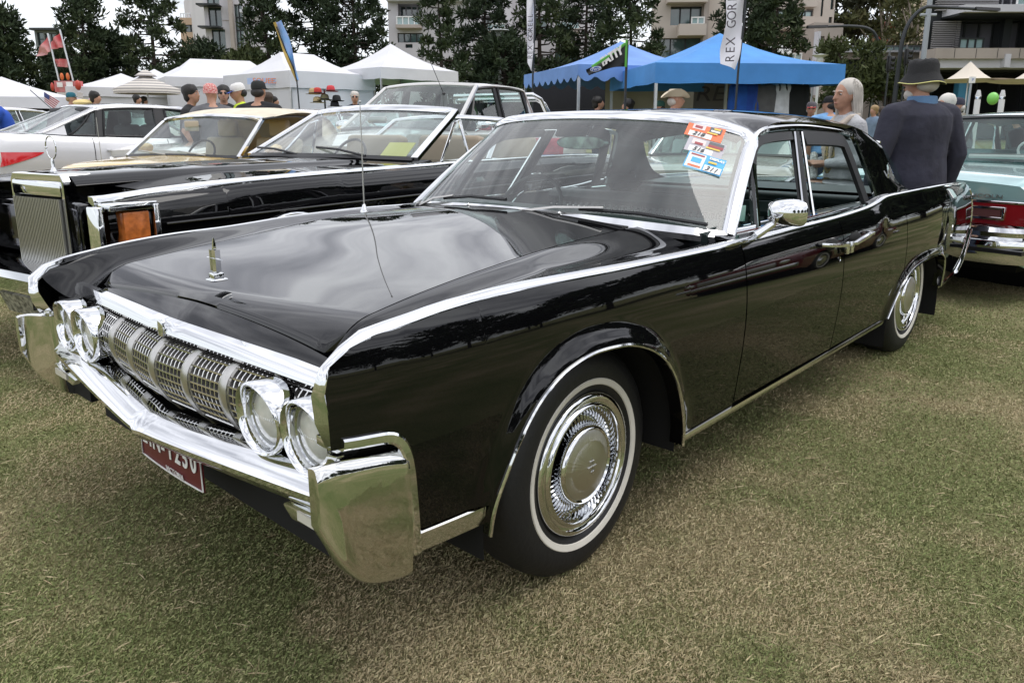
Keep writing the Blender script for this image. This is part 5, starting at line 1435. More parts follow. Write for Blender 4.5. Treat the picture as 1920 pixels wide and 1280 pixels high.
    hm = hair or mat('hair_brown', (.045, .028, .018), rough=.7, bump=(60, .3))
    if hairstyle:
        b = MB()
        if not hat: b.ell(hp(-.030 if hairstyle != 'long' else -.040, 0, .050), S(.112 if hairstyle != 'long' else .106, .096, .104), 18, 12)
        rq = random.Random(len(label)*7)
        for q in range(16 if not hat and hairstyle != 'long' else 0):
            a, e_ = rq.uniform(.7, 2*PI-.7), rq.uniform(-.1, 1.2); b.ell(hp(-.030+.095*math.cos(a)*math.cos(e_), .082*math.sin(a)*math.cos(e_), .050+.090*math.sin(e_)), S(.034, .030, .028), 8, 6)
        if hairstyle == 'long':
            b.cap(hp(-.06, 0, 0), hp(-.085, 0, -.17), .072*k, .060*k, 12)
            for s in (-1, 1):
                b.cap(hp(-.062, s*.060, .02), hp(-.062, s*.080, -.14), .036*k, .030*k, 10); b.cap(hp(-.062, s*.080, -.14), hp(-.03, s*.105, -.33), .030*k, .016*k, 8)
        elif hairstyle == 'bob': b.cap(hp(-.05, 0, 0), hp(-.06, 0, -.10), .078*k, .06*k, 12)
        elif hairstyle == 'short': b.ell(hp(-.055, 0, -.02), S(.070, .086, .085 if not hat else .06), 14, 10)
        finish(b, 'hair', hm, p, min(max(vox, .012), .02), 2)
        if hairstyle == 'long':
            rr = random.Random(4); b = MB()
            for q in range(150):
                a = rr.uniform(1.25, 2*PI-1.25); z0_ = rr.uniform(.02, .14); rad = math.sqrt(max(.05, 1-((z0_-.05)/.105)**2))
                P_ = [(-.030+.114*rad*math.cos(a), .099*rad*math.sin(a), z0_), (-.035+.120*math.cos(a)*.95, .104*math.sin(a), -.03), (-.05+.115*math.cos(a)*.8, .105*math.sin(a)+rr.uniform(-.01, .01), -.15), (-.04+.10*math.cos(a)*.9+rr.uniform(-.02, .02), .105*math.sin(a)+rr.uniform(-.02, .02), -.20-rr.uniform(0, .14))]
                b.tube([hp(*w) for w in spath(P_, 8)], [.0042*k, .0055*k, .006*k, .0055*k, .005*k, .004*k, .003*k, .001*k], 4, up=(1, 0, 0))
            kind(b.build('hair_strands', hm, p, weld=False), 'stuff')
    if beard:
        b = MB(); b.ell(hp(.045, 0, -.088), S(.055, .058, .05), 14, 8); finish(b, 'beard', beard, p, max(.012, vox), 2)
    if glasses:
        b = MB()
        for s in (-1, 1): b.ell(hp(.088, s*.033, .020), S(.012, .030, .020), 10, 8); b.tube([hp(.08, s*.06, .022), hp(-.005, s*.080, .018)], .004*k, 5)
        b.build('sunglasses', mat('sunglass', (.01, .01, .012), rough=.1), p)
    elif detail >= 1:
        for s in (-1, 1):
            e_ = MB().ell(hp(.077, s*.032, .018), S(.0085, .0115, .007), 10, 8).build('eye', EYEW, p); MB().ell(hp(.0835, s*.032, .018), S(.004, .0062, .0062), 8, 6).build('pupil', EYED, e_)
            MB().tube([hp(.088, s*.015, .040), hp(.090, s*.033, .046), hp(.080, s*.053, .040)], .0042*k, 5).build('eyebrow', hm, p)
    if detail >= 1: MB().ell(hp(.094, 0, -.052), S(.008, .022, .006), 10, 6).build('mouth', LIP, p)
    if hat:
        kd, m1, m2 = hat; b = MB(); Mo = lambda q: hp(q[0]-.015, q[1], q[2])
        if kd == 'cap':
            b.lathe([(.094, .02), (.096, .05), (.088, .092), (.06, .118), (.0, .126)], n=20)
            b.xf(lambda q: Mo((q[0]*1.04, q[1]*.9, q[2]))); o = b.build('cap', m1, p)
            v = MB().grid([[(x, y, .036-.018*((x-.08)/.09)-.25*y*y) for y in np.linspace(-.068, .068, 7)] for x in (.07, .10, .13, .155)]).xf(lambda q: Mo(q)); v.build('visor', m2, o)
        elif kd in ('cowboy', 'bucket', 'beanie', 'boonie'):
            if kd == 'cowboy': pr = [(.185, .052), (.15, .040), (.108, .042), (.100, .07), (.092, .125), (.075, .145), (.03, .135), (0, .13)]
            elif kd == 'bucket': pr = [(.148, -.012), (.134, .008), (.106, .050), (.102, .062), (.098, .115), (.088, .142), (.05, .152), (0, .153)]
            elif kd == 'boonie': pr = [(.15, .03), (.102, .045), (.096, .11), (.06, .13), (0, .13)]
            else: pr = [(.093, .0), (.095, .05), (.08, .105), (.04, .13), (0, .132)]
            b.lathe(pr, n=28)
            def shp(q):
                x, y, z = q; r_ = math.hypot(x, y)
                if kd == 'cowboy' and r_ > .11: z += .10*(abs(y)/.185)**2*.9-.02*(x/.185)**2
                if kd == 'bucket': z += .008*math.sin(3*math.atan2(y, x))*(r_/.15)+(.006*math.sin(7*math.atan2(y, x)+z*40) if r_ < .12 else 0)
                return Mo((x*1.06, y*.92, z))
            b.xf(shp); o = b.build(kd+'_hat' if kd != 'beanie' else 'bandana', m1, p, ang=60)
            if m2 is not None:
                h_ = .052 if kd == 'cowboy' else .006
                bb = MB().lathe([(.102, .046), (.1045, .05), (.103, .066)] if kd == 'cowboy' else [(.146, -.016), (.151, -.013), (.146, -.008)], n=28).xf(shp); bb.build('hat_band', m2, o)
    return p
def fabric(n, c, am=.12): return mat(n, c, rough=.92, noise=(9, am), bump=(160, .15))
NAVY = mat('navy_fleece', (.030, .030, .046), rough=.95, noise=(5, .25), bump=(7, .9)); GREYT = fabric('grey_tee', (.12, .12, .13)); BLKT = fabric('black_tee', (.012, .012, .015)); BLUET = fabric('blue_tee', (.18, .36, .62)); WHT = fabric('white_shirt', (.72, .71, .69), .04)
LGREY = mat('grey_knit', (.46, .46, .47), rough=.95, noise=(9, .12), bump=(70, .5)); ROY = fabric('royal_polo', (.02, .08, .42)); HIV = fabric('hivis', (.62, .80, .05)); REDB = mat('red_bandana', (.50, .03, .04), rough=.8, noise=(60, .5, (.7, .5, .45)))
GHAIR = mat('grey_hair', (.54, .50, .45), rough=.5, noise=(14, .12)); DHAIR = mat('dark_hair', (.012, .010, .009), rough=.6, bump=(60, .3)); WHAIR = mat('white_hair', (.66, .63, .58), rough=.6, bump=(60, .3)); BHAIR = mat('blond_hair', (.30, .20, .09), rough=.6, bump=(60, .3))
PLAID = fabric('plaid', (.10, .10, .13), .1)
def plaid_nodes(m):
    t = m.node_tree; b = t.nodes['Principled BSDF']; tcn = t.nodes.new('ShaderNodeTexCoord'); ck = t.nodes.new('ShaderNodeTexChecker'); ck.inputs['Scale'].default_value = 22
    ck.inputs[1].default_value = (.45, .45, .48, 1); ck.inputs[2].default_value = (.02, .02, .04, 1); t.links.new(tcn.outputs['Object'], ck.inputs['Vector']); t.links.new(ck.outputs['Color'], b.inputs['Base Color'])
plaid_nodes(PLAID)
V = YAW
def spot(u, D): return at(u, D)
TOCAM = lambda p: math.atan2(CAM[1]-p[1], CAM[0]-p[0])
LEFT = YAW+PI/2; RIGHT = YAW-PI/2; AWAY = YAW
# woman behind the sedan: she faces left, hands clasped over a rolled paper
pw_ = spot(1586, 6.3)
pw = person('grey-haired woman in pale cardigan and scarf behind the black sedan', pw_, LEFT+.10, H=1.72, top=LGREY, arms=('clasp', 'clasp'), hair=GHAIR, hairstyle='long', turn=.25, detail=2, wd=.94, bottom=fabric('teal_trousers', (.05, .10, .11)))
SCARF = mat('cream_scarf', (.56, .48, .40), rough=.9, bump=(50, .4))
k = 1.72/1.75; b = MB()
for s in (-1, 1):
    for j in range(6):
        y0 = s*(.05+.012*j); b.tube([(-.06, s*.085, 1.49*k), (.03, s*(.105+.004*j), 1.475*k), (.10, y0, 1.40*k), (.135, y0*.8, 1.28*k), (.13+.004*j, y0*.6, (1.06+.03*j)*k)], [.014, .017, .017, .014, .010], 7)
b.build('scarf', SCARF, pw)
PATN = mat('patterned_blouse', (.45, .32, .12), rough=.8, noise=(55, .9, (.03, .05, .05)))
MB().ell((.075, 0, 1.16*k), (.075, .085, .22), 16, 10).build('blouse_front', PATN, pw)
MB().cap((.26, .05, .96*k), (.20, -.10, 1.16*k), .030, .030, 12).build('rolled_paper', mat('newsprint', (.42, .42, .40), rough=.8, noise=(60, .5)), pw)
# big man seen from behind
pm_ = spot(1722, 5.7)
pm = person('big man in navy fleece and dark bucket hat, back turned, near the turquoise sedan', pm_, AWAY+.32, H=1.80, top=NAVY, arms=('wide', 'wide'), hair=GHAIR, hairstyle='short', hat=('bucket', mat('felt_hat', (.018, .018, .019), rough=.9, bump=(120, .2)), mat('hat_trim', (.55, .52, .20), rough=.8)), wd=1.34, belly=.10, fat=.022, detail=2, turn=.35, beard=GHAIR, collar=fabric('denim_collar', (.10, .19, .33)), hem=.80)
# a second, blue-clad figure mostly hidden beyond the navy fleece: the blue cloth at his left hip
MB().cap((.02, .26, .62), (-.02, .30, 1.02), .10, .07, 14).build('denim_jacket', fabric('denim_blue', (.05, .11, .28)), pm)
# right-hand bystanders
person('man in red-peaked cap, sunglasses and checked shirt facing the camera', spot(1519, 12.6), TOCAM(spot(1519, 12.6)), H=1.66, top=PLAID, arms=('down', 'down'), hat=('cap', fabric('cap_grey', (.10, .09, .10)), fabric('cap_red', (.50, .06, .06))), glasses=True, hair=WHAIR)
pb = person('broad man in light blue printed T-shirt and black cap, back turned', spot(1553, 11.6), AWAY+.1, H=1.74, top=BLUET, sleeve=.75, wd=1.22, belly=.05, fat=.015, hat=('cap', BLKT, BLKT), hair=DHAIR, turn=.5)
kb = 1.74/1.75
MB().box((-.165, 0, 1.30*kb), (.012, .26, .05)).build('shirt_lettering', fabric('print_red', (.55, .16, .12)), pb, bevel=(.004, 1)); MB().box((-.175, .0, 1.18*kb), (.012, .20, .14)).build('shirt_print', fabric('print_navy', (.02, .08, .22)), pb, bevel=(.03, 2))
person('man with white hair and sunglasses behind the turquoise sedan', spot(1772, 10.2), LEFT, H=1.76, top=fabric('grey_fleece', (.16, .16, .17)), hair=WHAIR, glasses=True, turn=.3)
person('man in dark jacket and navy cap beside the white-haired man', spot(1792, 10.9), LEFT+.2, H=1.75, top=fabric('charcoal', (.04, .04, .045)), hat=('cap', NAVY, NAVY), hair=GHAIR)
person('fair-haired passer-by in white shirt and blue vest near the crossing', spot(1637, 19), LEFT+.4, H=1.66, top=fabric('grey_blue_vest', (.16, .22, .30)), hair=BHAIR, detail=0)
person('brown-haired passer-by beside the crossing pole', spot(1652, 19.6), AWAY, H=1.62, top=fabric('plum_top', (.18, .10, .16)), detail=0)
person('passer-by in pale coat by the kerb beyond the big man', spot(1668, 21), RIGHT, H=1.6, top=WHT, detail=0, hair=DHAIR)
person('dark-haired visitor at the right edge by the outdoor tables', spot(1908, 13.0), LEFT, H=1.56, top=BLKT, hair=DHAIR, detail=0)
person('seated-height visitor in white top by the outdoor tables', spot(1803, 21), LEFT, H=1.45, top=WHT, hair=GHAIR, detail=0)
# under and near the blue marquees
person('man in white shirt and pale cowboy hat walking to the right', spot(1262, 10.4), RIGHT, H=1.73, top=WHT, hair=GHAIR, hat=('cowboy', mat('straw', (.62, .55, .42), rough=.8), mat('hat_ribbon', (.10, .07, .05), rough=.7)), turn=.0)
person('person in green cap behind the cowboy hat', spot(1237, 13.2), LEFT, H=1.62, top=BLKT, hat=('cap', fabric('green_cap', (.02, .07, .05)), fabric('green_cap', (.02, .07, .05))), detail=0)
person('dark-haired man in black under the scalloped blue marquee', spot(1119, 14.6), RIGHT, H=1.66, top=BLKT, hair=DHAIR)
person('long-haired person in black beside the pennant pole', spot(1178, 13.8), LEFT, H=1.62, top=BLKT, hair=DHAIR, hairstyle='bob', detail=0)
# centre and left group
person('man in sunglasses and dark checked shirt before the white stall wall', spot(668, 17), TOCAM(spot(668, 17)), H=1.72, top=fabric('dark_check', (.03, .05, .07), .5), hair=GHAIR, glasses=True)
person('young man in black hooded top, in profile', spot(362, 10.6), RIGHT, H=1.72, top=fabric('charcoal_hoodie', (.022, .022, .025)), hair=DHAIR, turn=-.1)
person('man in grey T-shirt and red bandana, hands on hips', spot(402, 10.2), AWAY+.5, H=1.74, top=GREYT, sleeve=.8, arms=('hips', 'hips'), hat=('beanie', REDB, None), wd=1.1, fat=.01, turn=-.7, hairstyle=None)
person('man in sunglasses and black jacket beyond the red bandana', spot(424, 11.8), TOCAM(spot(424, 11.8)), H=1.74, top=BLKT, hair=DHAIR, glasses=True)
person('man in hi-vis and black vest with white and blue cap', spot(455, 10.6), LEFT+.6, H=1.76, top=HIV, hat=('cap', WHT, ROY), hair=DHAIR, nod=.25)
person('broad man in black T-shirt and black cap, back turned', spot(489, 9.6), AWAY-.15, H=1.77, top=BLKT, sleeve=.9, wd=1.2, belly=.03, fat=.018, hat=('cap', mat('cap_black', (.01, .012, .012), rough=.8), BLKT), hair=DHAIR)
person('brown-haired person behind the broad man in black', spot(507, 14), AWAY, H=1.66, top=BLKT, detail=0)
person('young person at the jewellery stall, looking right', spot(517, 19), RIGHT, H=1.62, top=GREYT, hair=DHAIR, detail=0)
person('child in sunglasses at the jewellery stall', spot(521, 17.5), RIGHT, H=1.42, top=BLKT, glasses=True, detail=0)
person('man in royal blue polo leaning forward at far left', spot(26, 12.6), LEFT+.5, H=1.66, top=ROY, sleeve=.8, arms=('lean', 'lean'), lean=.35, hair=GHAIR, wd=1.15, fat=.01)
for (u, D, H, m_, h_, lb) in ((57, 17, 1.55, BLKT, DHAIR, 'dark-haired visitor low behind the silver sedan, beside the blue polo'), (73, 18, 1.6, GREYT, WHAIR, 'white-capped visitor in grey near the left marquee'), (86, 17, 1.62, BLKT, DHAIR, 'visitor in black beneath the striped flag'), (184, 15.5, 1.68, NAVY, DHAIR, 'dark-haired man in navy in front of the pink umbrella'),
                              (262, 21, 1.66, BLKT, DHAIR, 'visitor in black left of the striped umbrella pole'), (276, 22, 1.62, fabric('red_top', (.35, .05, .05)), DHAIR, 'visitor in red right of the striped umbrella pole')):
    person(lb, spot(u, D), LEFT if u < 100 else RIGHT, H=H, top=m_, hair=h_, detail=0)
person('visitor in teal cap near the red food van', spot(139, 15.8), RIGHT, H=1.68, top=GREYT, hair=BHAIR, hat=('cap', fabric('teal_cap', (.02, .12, .16)), fabric('teal_cap', (.02, .12, .16))), detail=0)
# =================================================================== marquees, flags, poles
CANV = mat('white_canvas', (.62, .62, .645), rough=.85, noise=(1.2, .05), bump=(2.2, .5)); BLUEC = mat('blue_canvas', (.06, .25, .60), rough=.7, noise=(1.5, .12), bump=(2.5, .6)); BLUEC2 = mat('violet_blue_canvas', (.14, .27, .58), rough=.7, noise=(1.5, .12), bump=(2.5, .6)); DKC = mat('charcoal_canvas', (.05, .05, .055), rough=.8)
ALU = mat('aluminium', (.60, .61, .62), rough=.35, metal=1); STEELG = mat('grey_pole', (.34, .37, .40), rough=.45); BLKPOLE = mat('black_pole', (.018, .022, .026), rough=.45)
def marquee(label, u, D, w, d, rz, peak, eave, m_, ridge=0.0, val=.28, scallop=False, walls=(), wallm=None, name='marquee', group='marquees and gazebos', sag=.12, stripes=None):
    p = at(u, D); t = thing(name, label, 'marquee', p, rz, group)
    hx, hy = w/2, d/2; cor = [(-hx, -hy), (hx, -hy), (hx, hy), (-hx, hy)]
    rl, rr_ = (-ridge/2, 0, peak), (ridge/2, 0, peak)
    for i in range(4):
        a, c = cor[i], cor[(i+1) % 4]; n = 12; rows = []
        for q in np.linspace(0, 1, n+1):
            e = np.array([a[0]+(c[0]-a[0])*q, a[1]+(c[1]-a[1])*q, eave])
            if i in (0, 2): top_ = np.array([(-ridge/2+ridge*q)*(1 if i == 0 else -1), 0, peak])
            else: top_ = np.array([ridge/2*(1 if i == 1 else -1), 0, peak])
            rows.append([tuple(e+(top_-e)*v-np.array([0, 0, sag*math.sin(PI*v)*(.4+.6*abs(2*q-1))])) for v in np.linspace(0, 1, 7)])
        MB().grid(rows).build('roof_panel', m_ if not (stripes and i in (0, 3)) else stripes, t, ang=60)
        rows = []
        for q in np.linspace(0, 1, 49 if scallop else 9):
            x, y = a[0]+(c[0]-a[0])*q, a[1]+(c[1]-a[1])*q; dz_ = val-(.10*abs(math.sin(q*PI*9)) if scallop else 0)*1.0+(0 if scallop else .01*math.sin(q*17))
            if scallop: dz_ = val-.11+.11*abs(math.sin(q*PI*9))
            rows.append([(x*1.002, y*1.002, eave+.005), (x*1.004, y*1.004, eave-dz_)])
        MB().grid(rows).build('valance', m_, t)
    for (x, y) in cor: MB().box((x*.985, y*.985, eave/2-.1), (.045, .045, eave-.0+.2)).build('leg', ALU, t)
    for wl in walls:
        a, c = cor[wl], cor[(wl+1) % 4]; rows = [[(a[0]+(c[0]-a[0])*q, a[1]+(c[1]-a[1])*q, z) for z in (-.3, eave*.5, eave-.05)] for q in np.linspace(0, 1, 9)]
        for i, r_ in enumerate(rows): rows[i] = [(x*.97+.015*math.sin(i*2.1), y*.97+.02*math.sin(i*1.7), z) for x, y, z in r_]
        MB().grid(rows).build('wall_sheet', wallm or m_, t)
    return t
def peak_eave(u, vp, ve, D): g = at(u, D)[2]; return zat(vp, D)-g, zat(ve, D)-g
def mq(label, u, vp, ve, D, w, d, rz, m_, **k):
    pk, ev = peak_eave(u, vp, ve, D); return marquee(label, u, D, w, d, YAW+PI/2+rz, pk, ev, m_, **k)
STRIPE = mat('striped_canvas', (.75, .73, .70), rough=.85)
def stripe_nodes(m, c2, c3, sc=5.2):
    t = m.node_tree; b = t.nodes['Principled BSDF']; tcn = t.nodes.new('ShaderNodeTexCoord'); wv = t.nodes.new('ShaderNodeTexWave'); wv.bands_direction = 'X'; wv.inputs['Scale'].default_value = sc/6.28*2
    r_ = t.nodes.new('ShaderNodeValToRGB'); r_.color_ramp.interpolation = 'CONSTANT'; e_ = r_.color_ramp.elements; e_[0].position = 0; e_[0].color = (.76, .74, .72, 1); e_[1].position = .72; e_[1].color = (*c3, 1)
    x = e_.new(.90); x.color = (*c2, 1)
    t.links.new(tcn.outputs['Object'], wv.inputs['Vector']); t.links.new(wv.outputs['Color'], r_.inputs[0]); t.links.new(r_.outputs[0], b.inputs['Base Color'])
stripe_nodes(STRIPE, (.62, .16, .16), (.72, .55, .36))
mq('open white gazebo with pointed roof beside the striped stall', 738, 82, 135, 25, 3.0, 3.0, .78, CANV, val=.32)
st = mq('jewellery stall marquee with red and yellow striped roof', 566, 100, 142, 24, 3.0, 3.6, .85, CANV, ridge=1.2, stripes=STRIPE, walls=(1, 2), wallm=CANV, val=.45)
mq('large white marquee with level ridge left of the striped stall', 424, 112, 152, 26, 4.0, 3.4, .55, CANV, ridge=1.9, walls=(2,))
mq('white marquee right of the striped umbrella', 345, 125, 158, 29, 3.0, 3.0, .6, CANV, walls=(2, 3))
mq('white marquee behind the striped umbrella', 300, 129, 160, 31, 3.0, 3.0, .6, CANV, walls=(2,))
mq('white marquee left of the striped umbrella', 238, 137, 168, 26, 3.6, 3.0, .6, CANV, walls=(2,))
mq('charcoal marquee beyond the red food van', 205, 145, 172, 34, 3.2, 3.2, .6, DKC)
mq('wide white marquee at the far left edge', 16, 143, 185, 17, 3.2, 3.0, .35, CANV, val=.22)
b1 = mq('blue marquee with scalloped valance', 1160, 78, 135, 16.5, 3.2, 3.2, .30, BLUEC2, scallop=True, val=.30, walls=(), group='marquees and gazebos')
b2 = mq('bright blue marquee over the clothing racks', 1340, 63, 132, 14.5, 3.3, 3.0, .12, BLUEC, val=.32)
# sheet walls behind the blue marquees
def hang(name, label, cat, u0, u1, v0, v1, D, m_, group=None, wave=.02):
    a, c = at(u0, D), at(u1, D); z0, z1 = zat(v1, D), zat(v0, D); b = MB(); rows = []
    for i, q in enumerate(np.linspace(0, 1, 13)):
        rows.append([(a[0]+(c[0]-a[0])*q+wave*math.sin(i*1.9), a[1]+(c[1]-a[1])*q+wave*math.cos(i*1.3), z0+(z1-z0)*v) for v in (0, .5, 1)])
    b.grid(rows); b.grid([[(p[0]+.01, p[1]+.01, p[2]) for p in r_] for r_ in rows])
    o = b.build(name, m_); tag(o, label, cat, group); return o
hang('stall_sheet', 'cream sheet wall at the back of the bright blue marquee', 'sheet', 1135, 1300, 150, 235, 16.8, mat('cream_sheet', (.40, .36, .27), rough=.9, noise=(1.5, .12)))
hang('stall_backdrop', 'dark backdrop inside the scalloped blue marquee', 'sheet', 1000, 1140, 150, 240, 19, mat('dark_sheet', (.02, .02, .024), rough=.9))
rx = hang('rex_banner', 'grey banner lettered REX under the bright blue marquee', 'banner', 1300, 1420, 158, 235, 16.0, mat('grey_banner', (.20, .18, .19), rough=.8))
def face_frame(u, v, D, off=0.06):
    p = at(u, D); n = np.array([CAM[0]-p[0], CAM[1]-p[1], 0]); n /= np.linalg.norm(n); x = np.array([-n[1], n[0], 0]); pos = np.array([p[0], p[1], zat(v, D)])+n*off
    return frame(pos, x, n)
INK = mat('grey_ink', (.07, .06, .07), rough=.7)
text('banner_word', 'REX', .42, INK, rx, face_frame(1345, 178, 16.0, .10), shear=.2, sx=1.3)
def local_text(parent, s_, size, m_, u, v, D, **k):
    o = text('lettering', s_, size, m_, None, face_frame(u, v, D, k.pop('off', .08)), **k); 
    bpy.context.view_layer.update(); o.parent = parent; o.matrix_parent_inverse = parent.matrix_world.inverted(); return o
# stall banner on the striped marquee
p0 = hang('stall_banner', 'pale blue stall banner with orange lettering on the striped marquee', 'banner', 470, 557, 146, 158, 22.2, mat('pale_blue_banner', (.45, .55, .78), rough=.7), wave=.0)
text('banner_word', 'SQUEEZEES', .20, mat('orange_print', (.72, .28, .14), rough=.6), p0, face_frame(515, 152, 22.2, .05), bold=.004)
# ---- feather flags
def feather(name, label, pts, pole, D, m_, cat='flag', edge=None, words=None):
    """pts: outline pixels of the cloth at depth D; pole: bottom and top pixels"""
    t = thing(name, label, cat, at(pole[0][0], D), 0, None)
    O_ = np.array(at(pole[0][0], D))
    def W(u, v, dz=0): p = at(u, D+dz); return np.array([p[0], p[1], zat(v, D)])-O_
    P = [W(u, v, .05*math.sin(i*1.2)) for i, (u, v) in enumerate(pts)]
    n = len(P); c = sum(P)/n
    half = n//2; L_ = spath(P[:half], 24); R_ = spath(P[half:][::-1], 24); nrm = np.array([math.cos(YAW), math.sin(YAW), 0])
    rows = [[a+(b_-a)*q+nrm*(.05*math.sin(q*PI*1.5+i*.35)) for q in np.linspace(0, 1, 7)] for i, (a, b_) in enumerate(zip(L_, R_))]
    MB().grid(rows).grid([[p+nrm*.006 for p in r_] for r_ in rows]).build('cloth', m_, t)
    pp = [W(u, v) for u, v in pole]; pp[0][2] = 0
    MB().tube(spath(pp, 16), .018, 8, up=(1, 0, 0)).build('pole', BLKPOLE, t)
    if edge: MB().sweep([r_[0]-nrm*.01 for r_ in rows], [(-.035, -.004), (.035, -.004), (.035, .004), (-.035, .004)], up=tuple(nrm)).build('edge_band', edge, t)
    return t, W
t, W = feather('feather_flag', 'blue feather flag with yellow edge in front of the striped marquee', [(528, 42), (537, 75), (548, 110), (562, 152), (566, 150), (560, 115), (553, 75), (541, 38)], [(565, 215), (562, 150), (545, 95), (531, 50)], 20, mat('sky_blue_cloth', (.13, .38, .72), rough=.7, noise=(2.2, .3, (.35, .42, .70))), edge=mat('ochre_cloth', (.55, .38, .10), rough=.7))
t, W = feather('feather_flag', 'slim white feather flag beside the scalloped blue marquee', [(988, -40), (987, 20), (988, 70), (989, 118), (996, 134), (999, 100), (1001, 40), (999, -20)], [(998, 240), (999, 130), (1002, 40), (1000, -45)], 15, mat('white_cloth', (.76, .75, .80), rough=.7))
for i, ch in enumerate('REX GORELL'): 
    o = text('flag_letter', ch, .13, INK, None, face_frame(994, 108-i*8.5, 14.9, .10) @ Matrix.Rotation(PI/2, 4, 'Z')); bpy.context.view_layer.update(); o.parent = t; o.matrix_parent_inverse = t.matrix_world.inverted()
t, W = feather('feather_flag', 'large white feather flag with vertical grey lettering before the bright blue marquee', [(1347, -40), (1350, 30), (1343, 90), (1346, 120), (1372, 132), (1378, 100), (1381, 30), (1380, -40)], [(1376, 240), (1378, 130), (1383, 30), (1381, -60)], 12, mat('white_cloth', (.76, .75, .80), rough=.7))
for i, ch in enumerate('REX GORELL'):
    o = text('flag_letter', ch, .19, INK, None, face_frame(1362-.3*i, 112-i*16, 11.9, .12) @ Matrix.Rotation(PI/2, 4, 'Z'), sx=.9); bpy.context.view_layer.update(); o.parent = t; o.matrix_parent_inverse = t.matrix_world.inverted()
# black pennant with green edging and an oval badge
D = 11.0
t, W = feather('pennant_flag', 'black triangular pennant with green edging and blue oval badge', [(1097, 131), (1120, 118), (1145, 98), (1172, 78), (1170, 126), (1150, 128), (1125, 134), (1104, 141)][0:4]+[(1171, 126), (1150, 127), (1128, 132), (1102, 142)][0:4], [(1171, 240), (1171, 150), (1172, 76)], D, mat('black_cloth', (.018, .020, .022), rough=.8))
GRN = mat('lime_cloth', (.10, .40, .06), rough=.7)
def on_flag(o): bpy.context.view_layer.update(); o.parent = t; o.matrix_parent_inverse = t.matrix_world.inverted(); return o
b = MB(); M_ = face_frame(1170, 102, D, .10); b.box((0, 0, 0), (.03, .36, .01)); b.xf(lambda p: tuple(M_ @ Vector(p))); on_flag(b.build('green_hem', GRN, None))
b = MB(); q0, q1 = face_frame(1168, 84, D, .10), face_frame(1108, 127, D, .10); b.tube([q0.translation, (q0.translation*.5+q1.translation*.5)+Vector((0, 0, -.01)), q1.translation], .022, 5); on_flag(b.build('green_edge', GRN, None))
on_flag(text('pennant_word', 'FATTY', .135, WHITE, None, face_frame(1143, 108, D, .12) @ Matrix.Rotation(.55, 4, 'Z'), bold=.012, shear=.2, sx=.8))
b = MB(); M_ = face_frame(1115, 131, D, .12) @ Matrix.Rotation(.15, 4, 'Z'); b.lathe([(0, .004), (.075, .004), (.078, 0)], n=28); b.xf(lambda p: tuple(M_ @ Vector((p[0]*1.0, p[1]*.46, p[2])))); on_flag(b.build('badge_rim', mat('pale_rim', (.55, .62, .74), rough=.5), None))
b = MB(); b.lathe([(0, .008), (.066, .008), (.068, .004)], n=28); b.xf(lambda p: tuple(M_ @ Vector((p[0]*1.0, p[1]*.42, p[2])))); on_flag(b.build('badge_field', mat('badge_blue', (.04, .10, .38), rough=.4), None))
on_flag(text('badge_word', 'Ford', .06, WHITE, None, M_ @ Matrix.Translation((0, 0, .012)), shear=.3))
# ---- red food stand with flags at far left
REDC = mat('red_banner', (.55, .05, .06), rough=.7, noise=(2.5, .35, (.62, .35, .34)))
D = 24
fs = thing('food_van', 'red food van sign board with two corn-dog shapes and tall flag poles', 'food stall', at(137, D)); FO = np.array(at(137, D))
def FW(u, v, dd=0): p = at(u, D+dd); return Vector(np.array([p[0], p[1], zat(v, D)])-FO)
def board(name, u0, u1, v0, v1, m_, th=.12, dd=0, parent=None):
    a, c = FW(u0, v1, dd), FW(u1, v0, dd); n = Vector((math.cos(YAW), math.sin(YAW), 0))*th; x = Vector((c[0]-a[0], c[1]-a[1], 0)); z = Vector((0, 0, c[2]-a[2]))
    return MB().loft([[a, a+x, a+x+z, a+z], [a+n, a+x+n, a+x+z+n, a+z+n]]).build(name, m_, parent or fs)
board('sign_board', 112, 156, 151, 172, REDC, .3); board('lower_board', 116, 160, 173, 183, mat('pale_board', (.62, .58, .56), rough=.6), .3, -.05); board('van_body', 108, 168, 184, 260, mat('van_body', (.22, .20, .20), rough=.6), 1.6, .4)
board('menu_panel', 117, 127, 154, 163, WHITE, .02, -.06); board('menu_panel', 134, 146, 153, 163, WHITE, .02, -.06)
MB().ell(FW(156, 160, -.2), (.09, .09, .15), 14, 10).build('strawberry', mat('berry', (.45, .05, .03), rough=.4), fs); MB().ell(FW(108, 163, -.2), (.05, .05, .13), 12, 8).build('strawberry', MATS['berry'], fs)
for u in (128, 139): MB().ell(FW(u, 143), (.055, .055, .11), 10, 8).build('flame_shape', mat('orange_shape', (.65, .16, .04), rough=.5), fs)
for (u0, v0, u1, v1) in ((122, 152, 112, 62), (148, 152, 135, 55)):
    MB().tube([FW(u0, v0), FW((u0+u1)/2, (v0+v1)/2), FW(u1, v1)], .025, 6, up=(1, 0, 0)).build('flag_pole', ALU, fs)
def cloth4(name, pts, m_, parent, fw_=FW):
    a, b_, c, d = [np.array(fw_(*q)) for q in pts]; rows = []
    for i, q in enumerate(np.linspace(0, 1, 9)):
        rows.append([(a+(b_-a)*q)*(1-v)+(d+(c-d)*q)*v+np.array([math.cos(YAW), math.sin(YAW), 0])*.06*math.sin(i*1.1+v*2) for v in np.linspace(0, 1, 6)])
    return MB().grid(rows).grid([[p+np.array([.004, .004, 0]) for p in r_] for r_ in rows]).build(name, m_, parent)
